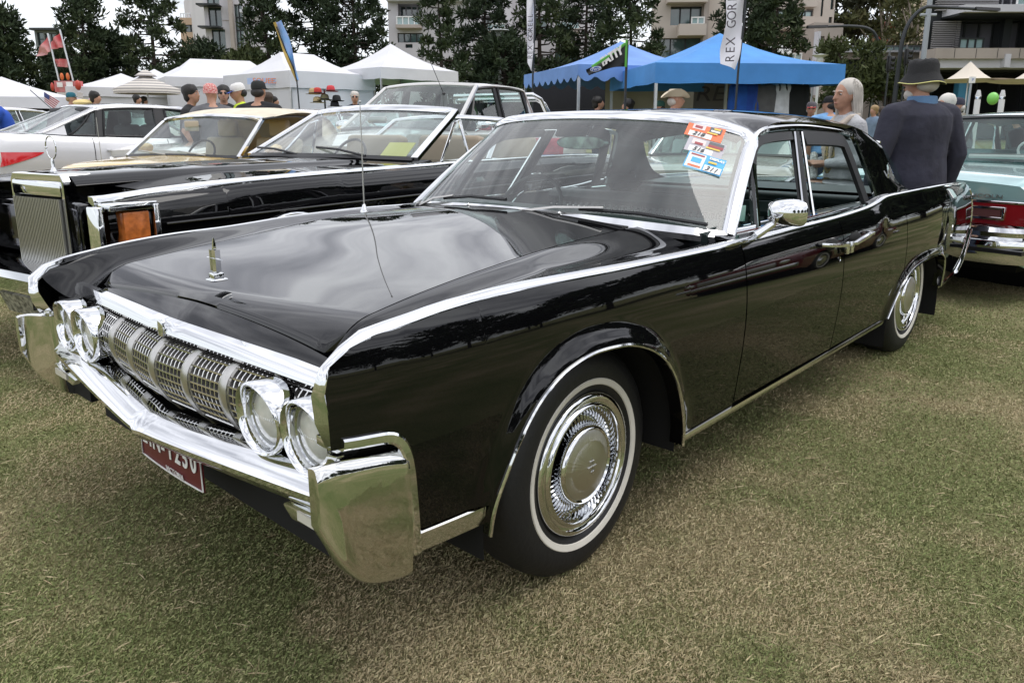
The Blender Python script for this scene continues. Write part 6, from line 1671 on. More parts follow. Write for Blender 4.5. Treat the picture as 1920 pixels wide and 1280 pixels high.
cloth4('flag_cloth', [(112, 64), (84, 105), (100, 104), (115, 95)], REDC, fs); cloth4('flag_cloth', [(134, 60), (115, 78), (117, 92), (139, 88)], REDC, fs); cloth4('banner_cloth', [(118, 110), (142, 110), (143, 126), (120, 124)], REDC, fs)
# small striped flag
fl = thing('small_flag', 'small red and white striped flag with blue canton above the silver sedan', 'flag', at(104, 11.2)); D2 = 11.2; O2 = np.array(at(104, D2))
def F2(u, v): p = at(u, D2); return Vector(np.array([p[0], p[1], zat(v, D2)])-O2)
MB().tube([F2(66, 168), F2(104, 206)], .006, 5, up=(1, 0, 0)).build('stick', BLKPOLE, fl)
ST = [mat('flag_red', (.42, .03, .04), rough=.8), mat('flag_white', (.70, .68, .68), rough=.8)]
A_, B_ = np.array(F2(92, 172)), np.array(F2(118, 190)); C_ = np.array(F2(106, 203))
for i in range(9):
    q0, q1 = i/9, (i+1)/9; e1 = (C_-B_); base = A_+(np.array(F2(84, 186))-A_)*0
    r0 = A_+(np.array(F2(90, 189))-A_)*q0; r1 = A_+(np.array(F2(90, 189))-A_)*q1; s0 = B_+e1*q0; s1 = B_+e1*q1
    MB().grid([[r0+(s0-r0)*k, r1+(s1-r1)*k] for k in np.linspace(0, 1, 6)]).build('stripe', ST[i % 2], fl)
nn_ = np.array([-math.cos(YAW), -math.sin(YAW), 0])*.01; u0_ = A_+nn_
MB().add([u0_, u0_+(B_-A_)*.36, u0_+(B_-A_)*.34+(np.array(F2(90, 189))-A_)*.5, u0_+(np.array(F2(90, 189))-A_)*.5], [(0, 1, 2, 3)]).build('canton', mat('flag_blue', (.06, .08, .22), rough=.8), fl)
# ---- umbrellas
def umbrella(label, u, vp, ve, D, r_, m_, n=8, bell=.10, name='market_umbrella', cat='umbrella', group=None, vent=False):
    pk, ev = peak_eave(u, vp, ve, D); t = thing(name, label, cat, at(u, D), .2, group)
    for i in range(n):
        a0, a1 = 2*PI*i/n, 2*PI*(i+1)/n; rows = []
        for q in np.linspace(0, 1, 5):
            a = a0+(a1-a0)*q; rr_ = r_*(1-.05*math.sin(PI*q)); rows.append([(rr_*v*math.cos(a), rr_*v*math.sin(a), ev+(pk-ev)*(1-v)-bell*math.sin(PI*v)) for v in np.linspace(.02, 1, 8)]+[(rr_*math.cos(a), rr_*math.sin(a), ev-.14)]*(1 if vent else 0))
        MB().grid(rows).build('canopy_panel', m_, t, ang=70)
    if vent: MB().lathe([(.02, pk+.10), (.10, pk+.06), (.30, pk-.08)], n=16).build('vent_cap', m_, t)
    MB().tube([(0, 0, 0), (0, 0, pk)], .024, 8, up=(1, 0, 0)).build('pole', ALU, t)
    return t
USTR = mat('umbrella_stripe', (.60, .56, .50), rough=.85)
def ring_nodes(m):
    t_ = m.node_tree; b = t_.nodes['Principled BSDF']; tcn = t_.nodes.new('ShaderNodeTexCoord'); sx = t_.nodes.new('ShaderNodeSeparateXYZ'); t_.links.new(tcn.outputs['Object'], sx.inputs[0])
    mu = t_.nodes.new('ShaderNodeMath'); mu.operation = 'MULTIPLY'; mu.inputs[1].default_value = 13.0; t_.links.new(sx.outputs['Z'], mu.inputs[0]); fr_ = t_.nodes.new('ShaderNodeMath'); fr_.operation = 'FRACT'; t_.links.new(mu.outputs[0], fr_.inputs[0])
    r_ = t_.nodes.new('ShaderNodeValToRGB'); r_.color_ramp.interpolation = 'CONSTANT'; r_.color_ramp.elements[0].color = (.62, .58, .52, 1); r_.color_ramp.elements[1].position = .5; r_.color_ramp.elements[1].color = (.30, .28, .27, 1)
    t_.links.new(fr_.outputs[0], r_.inputs[0]); t_.links.new(r_.outputs[0], b.inputs['Base Color'])
ring_nodes(USTR)
umbrella('cream and grey striped market umbrella among the white marquees', 283, 137, 166, 22, .88, USTR, vent=True, bell=.03)
UC = mat('cream_umbrella', (.62, .56, .47), rough=.8)
umbrella('cream café umbrella in front of the dark louvred building', 1805, 116, 152, 21, 1.12, UC, bell=.22, n=4, group='cream café umbrellas'); umbrella('cream café umbrella cut by the right edge of the view', 1926, 122, 152, 20, 1.12, UC, bell=.22, n=4, group='cream café umbrellas')
umbrella('pink patterned umbrella low behind the silver sedan', 178, 180, 197, 16.5, .45, mat('pink_pattern', (.62, .22, .26), rough=.8, noise=(12, .6, (.70, .50, .50))))
tag(MB().ell((0, 0, 0), (.20, .20, .07), 16, 8).build('straw_hat', mat('straw_yellow', (.70, .55, .25), rough=.8), None, loc=(at(163, 15.5)[0], at(163, 15.5)[1], zat(192, 15.5))), 'pale yellow round hat in front of the pink umbrella', 'hat')
# ---- hats on the rack in front of the stall wall
hatm = [mat('hat_red', (.45, .04, .03), rough=.8), mat('hat_tan', (.42, .32, .16), rough=.8), mat('hat_crimson', (.55, .05, .06), rough=.8), mat('hat_khaki', (.16, .15, .08), rough=.8), mat('hat_black', (.012, .014, .016), rough=.8), mat('hat_straw', (.50, .40, .22), rough=.8)]
rk = thing('hat_rack', 'black wire hat stand before the white stall wall', 'hat stand', at(612, 18.5)); MB().tube([(0, 0, 0), (0, 0, zat(168, 18.5)-at(612, 18.5)[2])], .02, 6, up=(1, 0, 0)).build('post', BLKPOLE, rk)
for i, (u, v, m_, lb) in enumerate(((599, 170, hatm[0], 'red felt hat on the rack'), (591, 171, hatm[1], 'tan hat half behind the red one'), (624, 166, hatm[2], 'crimson hat with white trim at the top of the rack'), (612, 182, hatm[3], 'khaki drab hat hanging in the middle of the rack'), (634, 184, hatm[4], 'broad black hat at the right of the rack'), (598, 187, hatm[5], 'straw hat at the lower left of the rack'), (630, 194, hatm[4], 'small black hat low on the rack'))):
    p = at(u, 18.3); b = MB().lathe([(.19, 0), (.16, -.012), (.105, .0), (.10, .07), (.08, .12), (.03, .135), (0, .13)], n=20); b.xf(lambda q: (q[0], q[1]*.9, q[2]+.25*q[1]*q[1])); o = b.build('sun_hat', m_, None, ang=60, loc=(p[0], p[1], zat(v+5, 18.3))); tag(o, lb, 'hat', 'hats on the rack')
    MB().lathe([(.1055, .006), (.1065, .02), (.1045, .03)], n=16).build('ribbon', hatm[4], o)
# ---- garments hung under the bright blue marquee
for (u, w, m_, lb) in ((1388, .36, fabric('hoodie_blue', (.02, .10, .42)), 'bright blue jacket on a hanger'), (1400, .26, fabric('hoodie_blue2', (.02, .07, .34)), 'darker blue jacket on a hanger'), (1436, .40, fabric('hoodie_grey', (.11, .11, .11)), 'grey hooded top on a hanger'), (1462, .22, fabric('hoodie_white', (.6, .62, .64)), 'white and black sleeve garment on a hanger'), (1486, .40, fabric('hoodie_black', (.010, .012, .012)), 'black hooded top with green print on a hanger')):
    D = 13.6; p = at(u, D); t = thing('hanging_garment', lb, 'clothing', (p[0], p[1], p[2]), YAW+PI/2+PI/2*.0, 'garments on hangers')
    zt = zat(158, D)-p[2]; b = MB()
    b.loft([[(ww*math.cos(a), dd*math.sin(a), zt-h) for a in np.linspace(0, 2*PI, 17)[:-1]] for h, ww, dd in ((0, w*.12, .05), (.04, w*.45, .07), (.16, w*.52, .09), (.5, w*.5, .08), (.78, w*.48, .07))])
    for s in (-1, 1): b.cap((s*w*.45, 0, zt-.07), (s*w*.60, .02, zt-.60), .075, .05, 10)
    finish(b, 'garment', m_, t, .022, 4); MB().tube([(0, 0, zt-.02), (0, 0, zt+.08)], .006, 5, up=(1, 0, 0)).build('hanger', ALU, t)
    if 'green' in lb: MB().box((0, -.10, zt-.30), (.10, .01, .12)).build('print', GRN, t)
rail_a, rail_b = at(1375, 13.7), at(1500, 13.7); zz = zat(153, 13.7)
tag(MB().tube([(rail_a[0], rail_a[1], rail_a[2]), (rail_a[0], rail_a[1], zz), (rail_b[0], rail_b[1], zz), (rail_b[0], rail_b[1], rail_b[2])], .016, 6, up=(1, 0, .1)).build('clothes_rail', ALU), 'metal clothes rail holding the hung tops', 'clothes rail')
# ---- street furniture
def pole_thing(name, label, cat, u, D, group=None): return thing(name, label, cat, at(u, D), 0, group)
D = 33; t = pole_thing('street_lamp', 'white street lamp with flat wide head in front of the dark trees', 'street lamp', 938, D); h = zat(58, D)-at(938, D)[2]
MB().lathe([(.09, -.2), (.075, h*.6), (.06, h-.35)], n=10).build('post', mat('lamp_white', (.55, .57, .56), rough=.5), t); b = MB(); b.lathe([(.05, h-.40), (.20, h-.10), (.22, h-.06)], n=12); b.build('neck', MATS['lamp_white'], t); MB().ell((0, 0, h), (.42, .42, .07), 20, 8).build('head', mat('lamp_head', (.40, .42, .42), rough=.4), t)
def arch_pole(label, D, pix, r_=.075, m_=BLKPOLE):
    u0 = pix[0][0]; t = pole_thing('street_light', label, 'street light', u0, D, 'curved black street lights'); O_ = np.array(at(u0, D)); P = []
    for u, v in pix: p = at(u, D); P.append(np.array([p[0], p[1], zat(v, D)])-O_)
    P[0][2] = -.2; MB().tube(spath(P, 40), list(np.linspace(r_*1.25, r_*.6, 40)), 8, up=(math.cos(YAW), math.sin(YAW), .0)).build('mast', m_, t)
    e_ = P[-1]; d_ = (P[-1]-P[-2]); d_ /= np.linalg.norm(d_); MB().sweep([e_, e_+d_*.75], [(-.12, -.04), (.12, -.04), (.09, .05), (-.09, .05)], up=(0, 0, 1)).build('lantern', BLKPL, t); return t
arch_pole('black street light arching left in front of the brown-green tree', 30, [(1629, 215), (1631, 120), (1630, 80), (1619, 60), (1600, 52), (1570, 50), (1535, 51)])
arch_pole('black street light arching right beside the big man', 25, [(1671, 215), (1674, 90), (1678, 60), (1692, 30), (1715, 14), (1760, 16), (1800, 18)])
t = pole_thing('utility_pole', 'tall grey pole with a short cross bar beside the louvred building', 'pole', 1717, 28); h = zat(-40, 28)-at(1717, 28)[2]
MB().lathe([(.10, -.2), (.085, h)], n=10).build('post', STEELG, t); zz = zat(29, 28)-at(1717, 28)[2]; xx = np.array(RT[:2])*.28; MB().tube([(-xx[0], -xx[1], zz), (xx[0], xx[1], zz)], .05, 6).build('cross_bar', STEELG, t)
for (u, v, D, lb) in ((1655, 121, 24.5, 'traffic light left of the right-hand arched pole'), (1686, 108, 24.5, 'traffic light right of the right-hand arched pole'), (1643, 128, 29.5, 'traffic light beside the left-hand arched pole')):
    p = at(u, D); t = thing('traffic_light', lb, 'traffic light', (p[0], p[1], zat(v, D)), YAW+PI+.9, 'traffic lights'); t.scale = (.55, .55, .55)
    MB().box((0, 0, 0), (.24, .30, .86)).build('housing', BLKPL, t, bevel=(.04, 2))
    MB().loft([[(-.02, y, z) for y, z in ((-.24, -.5), (.24, -.5), (.28, .5), (0, .72), (-.28, .5))], [(-.04, y, z) for y, z in ((-.24, -.5), (.24, -.5), (.28, .5), (0, .72), (-.28, .5))]]).build('target_board', BLKPL, t)
    for j in range(3): MB().lathe([(.115, .12), (.115, .30), (.10, .30), (.10, .13), (0, .13)], (0, 0, .27-.27*j), 'x', 14).build('visor', BLKPL, t)
    MB().tube([(0, 0, -.43), (-.05, .05, (-zat(v, D)+p[2])/.55)], .05, 6, up=(1, 0, 0)).build('post', BLKPOLE, t)
def sign(label, u, v0, v1, D, w, m_, name='road_sign', disc=False, word=None, wm=None):
    p = at(u, D); t = thing(name, label, 'sign', p, YAW, None); z1, z0 = zat(v0, D)-p[2], zat(v1, D)-p[2]
    MB().tube([(0.03, 0, 0), (0.03, 0, z1)], .028, 6, up=(1, 0, 0)).build('post', STEELG, t)
    if disc: MB().lathe([(0, -.02), ((z1-z0)/2, -.02), ((z1-z0)/2, .0)], (0, 0, (z1+z0)/2), 'x', 20).build('plate', m_, t)
    else: MB().box((0, 0, (z1+z0)/2), (.02, w, z1-z0)).build('plate', m_, t)
    if word: text('symbol', word, (z1-z0)*.6, wm, t, frame((-.03, 0, (z1+z0)/2), (0, -1, 0), (-1, 0, 0)))
    return t
sign('round yellow-green pedestrian sign on the arched pole', 1631, 154, 173, 27, .5, mat('fluoro', (.55, .75, .06), rough=.6), disc=True, word='i', wm=BLKPL)
sign('white parking sign on a thin post by the café umbrellas', 1812, 145, 157, 18, .14, WHITE, word='P', wm=mat('sign_blue', (.04, .12, .45), rough=.5))
sign('white direction sign beyond the clothing rack', 1528, 153, 163, 26, .2, WHITE)
sign('small white notice on a thin post by the cream block', 1518, 138, 150, 28, .45, WHITE)
for u in (1827, 1872):
    p = at(u, 17); t = thing('bollard', 'tall white bollard %s the parking sign' % ('just right of' if u < 1850 else 'further right of'), 'bollard', p, 0, 'tall white bollards'); h = zat(170, 17)-p[2]
    MB().lathe([(.06, 0), (.06, h-.12), (.03, h)], n=12).build('post', mat('bollard_white', (.66, .66, .66), rough=.5), t); MB().lathe([(.061, h-.2), (.062, h-.15), (.061, h-.14)], n=12).build('band', CHROME, t)
tag(MB().ell((0, 0, 0), (.13, .13, .15), 14, 10).build('balloon', mat('green_balloon', (.22, .60, .12), rough=.3), None, loc=(at(1855, 19)[0], at(1855, 19)[1], zat(186, 19))), 'lime green balloon between the white bollards', 'balloon')
p = at(1527, 25); t = thing('park_lamp', 'small white park lamp with disc head before the cream block', 'street lamp', p); h = zat(108, 25)-p[2]
MB().lathe([(.05, 0), (.04, h)], n=8).build('post', MATS['lamp_white'], t); MB().lathe([(.0, h+.1), (.26, h+.06), (.10, h-.02), (.09, h-.2)], n=14).build('head', MATS['lamp_white'], t)
# =================================================================== buildings
CRM = mat('cream_render', (.52, .46, .40), rough=.85, noise=(.35, .07)); WHR = mat('white_render', (.58, .56, .58), rough=.85, noise=(.35, .05)); PEACH = mat('peach_render', (.52, .38, .27), rough=.85, noise=(.5, .06)); DKF = mat('dark_frame', (.018, .022, .024), rough=.5)
PANE = mat('window_pane', (.08, .13, .13), rough=.05, metal=0, spec=.8, coat=1, noise=(.5, .5)); PANEG = mat('grey_pane', (.12, .12, .14), rough=.06, coat=1, noise=(.4, .35)); CONC = mat('concrete', (.40, .35, .31), rough=.9, noise=(.6, .08)); FASC = mat('fascia_white', (.58, .58, .62), rough=.6)
class Facade:
    """a block with a front wall at one depth; openings given in photo pixels are cut through the wall and glazed"""
    def __init__(s, name, label, u0, u1, vt, D, depth, wall, cat='building', vb=260, side=0.0, skew=0.0):
        s.D = D; s.u0, s.u1, s.vt, s.vb = u0, u1, vt, vb; um = (u0+u1)/2; s.um = um
        p = at(um, D); s.o = thing(name, label, cat, (p[0], p[1], 0), math.atan2(RT[1], RT[0])+skew); s.depth = depth; s.wall = wall; s.op = []; s.sk = math.cos(skew)
    def X(s, u): return (u-s.um)/FPX*s.D
    def Z(s, v): return zat(v, s.D)
    def open(s, u0, u1, v0, v1, **k): s.op.append((s.X(u0), s.X(u1), s.Z(v1), s.Z(v0), k)); return s
    def build(s):
        x0, x1, z0, z1 = s.X(s.u0), s.X(s.u1), s.Z(s.vb), s.Z(s.vt)
        xs = sorted({x0, x1} | {q for o in s.op for q in o[:2]}); zs = sorted({z0, z1} | {q for o in s.op for q in o[2:4]})
        b = MB()
        for i in range(len(xs)-1):
            for j in range(len(zs)-1):
                cx_, cz_ = (xs[i]+xs[i+1])/2, (zs[j]+zs[j+1])/2
                if any(o[0] < cx_ < o[1] and o[2] < cz_ < o[3] for o in s.op): continue
                b.add([(xs[i], 0, zs[j]), (xs[i+1], 0, zs[j]), (xs[i+1], 0, zs[j+1]), (xs[i], 0, zs[j+1])], [(0, 1, 2, 3)])
        d = s.depth; lat = (s.um-CX)/FPX*s.D; xa, xb = x0+(lat+x0)/s.D*d*.97, x1+(lat+x1)/s.D*d*.97      # flanks run back along the street lines
        b.add([(x0, 0, z0), (xa, d, z0), (xa, d, z1), (x0, 0, z1)], [(0, 1, 2, 3)]).add([(x1, 0, z0), (xb, d, z0), (xb, d, z1), (x1, 0, z1)], [(0, 1, 2, 3)]).add([(x0, 0, z1), (x1, 0, z1), (xb, d, z1), (xa, d, z1)], [(0, 1, 2, 3)]).add([(xa, d, z0), (xb, d, z0), (xb, d, z1), (xa, d, z1)], [(0, 1, 2, 3)])
        rec = .25
        for a, c, e, f, k in s.op:
            r_ = k.get('rec', rec); b.add([(a, 0, e), (c, 0, e), (c, r_, e), (a, r_, e)], [(0, 1, 2, 3)]).add([(a, 0, f), (c, 0, f), (c, r_, f), (a, r_, f)], [(0, 1, 2, 3)]).add([(a, 0, e), (a, r_, e), (a, r_, f), (a, 0, f)], [(0, 1, 2, 3)]).add([(c, 0, e), (c, r_, e), (c, r_, f), (c, 0, f)], [(0, 1, 2, 3)])
        b.build('wall', s.wall, s.o, smooth=False, weld=False, recalc=False)
        for a, c, e, f, k in s.op:
            r_ = k.get('rec', rec); fm = k.get('fm', DKF); fb = MB(); w = k.get('fw', .07); n = k.get('n', 2); rows_ = k.get('rows', 1)
            for i in range(n+1): fb.box((a+(c-a)*i/n, r_-.05, (e+f)/2), (w, .08, f-e))
            for j in range(rows_+1): fb.box(((a+c)/2, r_-.048, e+(f-e)*j/rows_), (c-a, .07, w))
            wo = fb.build('window', fm, s.o, smooth=False, weld=False)
            for i in range(n):
                for j in range(rows_):
                    aa, cc = a+(c-a)*i/n+w/2, a+(c-a)*(i+1)/n-w/2; ee, ff = e+(f-e)*j/rows_+w/2, e+(f-e)*(j+1)/rows_-w/2
                    MB().add([(aa, r_-.02, ee), (cc, r_-.02, ee), (cc, r_-.02, ff), (aa, r_-.02, ff)], [(0, 1, 2, 3)]).build('pane', k.get('pm', PANE), wo, smooth=False)
        return s
    def box(s, name, u0, u1, v0, v1, y0, y1, m_, bev=None):
        x0, x1, z0, z1 = s.X(u0), s.X(u1), s.Z(v1), s.Z(v0); return MB().box(((x0+x1)/2, (y0+y1)/2, (z0+z1)/2), (x1-x0, y1-y0, z1-z0)).build(name, m_, s.o, smooth=False)
    def rail(s, u0, u1, v0, v1, y, n=5, m_=None, glass_=True, proj=.0):
        x0, x1, z0, z1 = s.X(u0), s.X(u1), s.Z(v1), s.Z(v0); b = MB(); m_ = m_ or WHITE
        for i in range(n+1): b.box((x0+(x1-x0)*i/n, y, (z0+z1)/2), (.06, .06, z1-z0))
        b.box(((x0+x1)/2, y, z1), (x1-x0+.06, .08, .06)); b.box(((x0+x1)/2, y, z0), (x1-x0+.06, .06, .05))
        r_ = b.build('balcony_rail', m_, s.o, smooth=False, weld=False)
        if glass_: MB().add([(x0, y+.03, z0), (x1, y+.03, z0), (x1, y+.03, z1), (x0, y+.03, z1)], [(0, 1, 2, 3)]).build('rail_glass', mat('rail_glass', (.30, .42, .42), rough=.1, coat=1), r_, smooth=False)
# far left roof corner
f = Facade('glass_roof_block', 'dark glazed rooftop corner behind the far left trees', 88, 140, 55, 70, 8, mat('slate', (.16, .18, .18), rough=.7)); f.open(92, 104, 60, 85, n=1, rows=2).open(106, 136, 62, 85, n=3); f.build(); f.box('roof_slab', 86, 142, 53, 57, -.6, 6, DKF)
# peach block and the glazed tower
f = Facade('peach_block', 'low peach rendered block left of the glazed tower', 355, 408, 33, 58, 10, PEACH); f.open(362, 383, 46, 60, n=2).open(388, 406, 42, 62, n=1); f.build(); f.rail(355, 408, 24, 32, .3, 10, ALU, glass_=False)
f = Facade('glazed_tower', 'pale apartment tower with tall green-glazed bay', 403, 510, -60, 50, 14, WHR, skew=.10)
f.open(409, 431, -30, 8, n=2).open(410, 433, 14, 50, n=2).open(413, 437, 55, 95, n=2).open(456, 470, 8, 104, n=2, rows=4).open(474, 490, 6, 22, n=2); f.build()
for v in (11, 52): f.box('bay_canopy', 397, 434, v, v+3, -1.0, 0, DKF)
f.box('stair_fin', 449, 455, -40, 110, -.5, 0, CONC)
f.box('balcony_slab', 473, 500, 22, 28, -1.2, 0, FASC)
f.box('ledge', 434, 449, 38, 39, -.04, 0, CONC)
# white apartment block, centre
f = Facade('white_apartments', 'white apartment block with recessed glass-railed balconies behind the slim pine', 735, 960, -40, 46, 14, WHR)
f.open(753, 795, 7, 54, n=4, rec=1.2, fm=FASC).open(751, 797, 62, 80, n=4, fm=DKF).open(765, 778, 83, 90, n=1).open(880, 892, 68, 78, n=1).open(908, 945, -20, 8, n=3).open(905, 948, 30, 60, n=4, rec=1.0).open(905, 948, 84, 120, n=4); f.build()
f.rail(753, 795, 34, 49, -.5, 4); f.box('balcony_slab', 751, 797, 49, 55, -.7, 0, CONC); f.box('roof_band', 735, 880, -3, 4, -.6, 0, FASC); f.rail(905, 948, 46, 60, -.3, 4); f.box('balcony_slab', 903, 950, 60, 66, -.6, 0, CONC)
f = Facade('pale_apartments', 'pale apartment block glimpsed between the dark centre trees', 960, 1110, -40, 50, 12, WHR)
f.open(1040, 1080, 22, 55, n=3, rec=.8).open(1040, 1082, 88, 118, n=4).open(985, 1025, 30, 60, n=3); f.build(); f.rail(1038, 1082, 42, 56, -.4, 4); f.box('balcony_slab', 1036, 1084, 56, 62, -.6, 0, CONC)
# cream block
f = Facade('cream_apartments', 'cream apartment block with wide dark-framed windows behind the blue marquee', 1215, 1345, -40, 42, 14, CRM, skew=-.08)
f.open(1249, 1306, 12, 48, n=3, rec=.5).open(1225, 1306, 72, 120, n=3, rec=.3).open(1250, 1300, -40, -8, n=3); f.build()
f.box('bay_lintel', 1240, 1310, -4, 9, -.8, 0, CRM); f.box('bay_sill', 1262, 1310, 49, 70, -.8, 0, CRM); f.rail(1285, 1307, 36, 48, -.5, 2); f.box('pilaster', 1307, 1316, -40, 120, -.3, 0, CONC)
# cream block at right with stair tower and glazed podium
f = Facade('cream_corner_block', 'cream corner block with stair tower and tall glazed podium windows', 1390, 1546, -60, 44, 14, CRM)
f.open(1474, 1490, 16, 42, n=2, rec=.8).open(1495, 1508, 18, 42, n=1, rec=.8).open(1538, 1544, -10, 19, n=1).open(1537, 1543, 33, 50, n=1).open(1521, 1525, -60, 46, n=1, rec=.15).open(1440, 1470, 20, 40, n=2).open(1496, 1508, -20, 5, n=1); f.build()
f.box('terrace_band', 1436, 1507, 42, 63, -2.2, 0, CRM); f.box('bay_soffit', 1482, 1508, 2, 16, -.5, 0, CRM); f.rail(1432, 1490, 28, 40, -1.2, 5, DKF)
f = Facade('glazed_podium', 'two-storey podium with three tall glass bays at the right end of the cream block', 1507, 1570, 44, 40, 12, CONC, skew=.30)
f.open(1516, 1531, 69, 126, n=1, rec=.5, rows=1, pm=PANEG).open(1535, 1549, 73, 127, n=1, rec=.5, pm=PANEG).open(1553, 1567, 78, 128, n=1, rec=.5, pm=PANEG); f.build()
f.box('corner_fin', 1508, 1514, 62, 180, -.3, 0, FASC)
f = Facade('cafe_terrace', 'raised terrace with white railing and pale chairs below the cream block', 1420, 1508, 119, 37, 8, CRM)
f.build(); f.rail(1424, 1495, 101, 119, .2, 6)
f.box('back_glazing', 1420, 1500, 88, 119, 3, 3.1, DKF)
for u in (1435, 1447, 1467, 1482): 
    x = f.X(u); z = f.Z(119); b = MB(); b.box((x, 1.0, z+.42), (.42, .42, .04)); b.box((x, 1.2, z+.68), (.42, .04, .5)); [b.box((x+a*.19, 1.0+c*.19, z+.2), (.03, .03, .42)) for a in (-1, 1) for c in (-1, 1)]
    pp = f.o.matrix_world; o = b.build('terrace_chair', WHITE, f.o, smooth=False, weld=False)
# retaining wall and hillside buildings
f = Facade('retaining_wall', 'long beige retaining wall with a railing beyond the traffic lights', 1568, 1716, 97, 42, 3, CONC, cat='wall', vb=240); f.open(1572, 1630, 112, 150, n=4, rec=.4, pm=DKF); f.build(); f.rail(1568, 1716, 86, 97, .4, 12, ALU, glass_=True); f.box('garage_lintel', 1568, 1716, 96, 100, -.3, 0, FASC)
f = Facade('red_brick_house', 'red brick house half hidden behind the gum trees', 1617, 1662, 45, 75, 10, mat('red_brick', (.30, .09, .06), rough=.9, noise=(3, .12))); f.open(1622, 1632, 60, 74, n=1).open(1646, 1655, 60, 74, n=1); f.build(); MB().loft([[(f.X(1613), -1, f.Z(46)), (f.X(1640), 4, f.Z(28)), (f.X(1666), -1, f.Z(46))], [(f.X(1613), 11, f.Z(46)), (f.X(1640), 6, f.Z(28)), (f.X(1666), 11, f.Z(46))]]).build('roof', mat('roof_tiles', (.25, .10, .07), rough=.9), f.o, smooth=False)
f = Facade('sandstone_house', 'tall sandstone house behind the right-hand arched pole', 1662, 1712, -10, 72, 10, mat('sandstone', (.46, .38, .29), rough=.9, noise=(1, .1))); f.open(1668, 1676, 20, 45, n=1).open(1685, 1693, 20, 45, n=1).open(1668, 1676, 58, 78, n=1).open(1685, 1693, 58, 78, n=1); f.build()
# dark louvred building
f = Facade('louvred_building', 'dark louvred building with glass bays and pale parapets at the right', 1716, 2080, -60, 36, 14, DKF)
f.open(1772, 1851, 42, 95, n=3, rec=.6, pm=PANEG, fw=.09).open(1868, 1899, 40, 93, n=1, rec=.6, pm=PANEG, fw=.09).open(1838, 1920, -30, 12, n=5, rec=1.0, pm=PANEG, fm=FASC).open(1735, 2000, 136, 215, n=6, rec=2.0, pm=mat('dark_pane', (.02, .02, .022), rough=.15)); f.build()
f.box('parapet', 1709, 2080, 97, 116, -1.4, 0, CONC); f.box('fascia', 1722, 2080, 116, 132, -1.2, 0, FASC); f.box('upper_slab', 1742, 2080, 21, 34, -1.8, 0, FASC); f.box('upper_soffit', 1742, 2080, 34, 38, -1.4, 0, DKF)
for u in (1742, 1780, 1818, 1857, 1896): f.box('panel_joint', u, u+.8, 98, 115, -1.41, -1.39, DKF)
LOUV = mat('louvre_grey', (.30, .29, .29), rough=.6)
for (u0, u1, v0, v1, n) in ((1724, 1763, 42, 97, 16), (1764, 1771, 42, 95, 16), (1724, 1834, -30, 24, 13), (1900, 1925, 38, 93, 16)):
    for k in range(n):
        v = v0+(v1-v0)*(k+.5)/n; f.box('louvre', u0, u1, v-.9, v+.9, -.35, -.15, LOUV)
f.rail(1838, 1925, 2, 20, -1.5, 5, WHITE); f.rail(1758, 1800, 78, 96, -1.0, 3, DKF)
f.box('column', 1852, 1866, 38, 97, -.25, 0, DKF); f.box('pier', 1831, 1841, 108, 132, -1.5, -1.2, FASC); f.box('blue_panel', 1780, 1800, 148, 200, -.4, 0, mat('blue_panel', (.05, .22, .36), rough=.6))
# =================================================================== trees
def leafmat(name, cols, sc=.9):
    m = mat(name, cols[1], rough=.75, spec=.25); t = m.node_tree; b = t.nodes['Principled BSDF']; tcn = t.nodes.new('ShaderNodeTexCoord'); nz = t.nodes.new('ShaderNodeTexNoise'); nz.inputs['Scale'].default_value = sc; nz.inputs['Detail'].default_value = 8; nz.inputs['Roughness'].default_value = .75
    t.links.new(tcn.outputs['Object'], nz.inputs['Vector']); r_ = t.nodes.new('ShaderNodeValToRGB'); r_.color_ramp.elements[0].position = .34; r_.color_ramp.elements[1].position = .68; r_.color_ramp.elements[0].color = (*cols[0], 1); r_.color_ramp.elements[1].color = (*cols[2], 1); e_ = r_.color_ramp.elements.new(.5); e_.color = (*cols[1], 1)
    t.links.new(nz.outputs['Fac'], r_.inputs[0]); t.links.new(r_.outputs[0], b.inputs['Base Color']); return m
PINE = leafmat('pine_needles', ((.016, .026, .013), (.034, .052, .022), (.075, .090, .034))); PINE2 = leafmat('pine_needles_dark', ((.014, .024, .014), (.026, .042, .020), (.055, .075, .032))); GUM = leafmat('gum_leaves', ((.07, .085, .035), (.12, .13, .055), (.20, .18, .09))); OLIVE = leafmat('olive_leaves', ((.025, .036, .012), (.055, .070, .024), (.10, .11, .04))); OAK = leafmat('brown_green_leaves', ((.025, .030, .016), (.048, .050, .024), (.085, .078, .04)))
BARK = mat('bark', (.045, .034, .026), rough=.95, noise=(8, .4)); PBARK = mat('pale_bark', (.32, .27, .22), rough=.9, noise=(6, .3))
def leaves(cl, per, size, rng, up=.5, squash=.6):
    """cl: array (n,4) of clump centres and radii -> quads"""
    n = len(cl)*per; c = np.repeat(cl[:, :3], per, 0); r_ = np.repeat(cl[:, 3], per)
    d = rng.normal(size=(n, 3)); d /= np.linalg.norm(d, axis=1)[:, None]; q = rng.random(n)**.45; off = d*(q*r_)[:, None]; off[:, 2] *= squash
    p = c+off
    a = d*.7+rng.normal(size=(n, 3))*.6+np.array([0, 0, up]); a /= np.linalg.norm(a, axis=1)[:, None]
    s_ = np.cross(a, rng.normal(size=(n, 3))); s_ /= np.linalg.norm(s_, axis=1)[:, None]
    L_ = size*(.6+.8*rng.random(n))[:, None]; Wd = L_*(.22+.16*rng.random(n))[:, None]
    V_ = np.stack([p-s_*Wd*.5, p+s_*Wd*.5+a*L_*.1, p+a*L_+s_*Wd*.15, p+a*L_*.6-s_*Wd*.6], 1).reshape(-1, 3)
    return V_
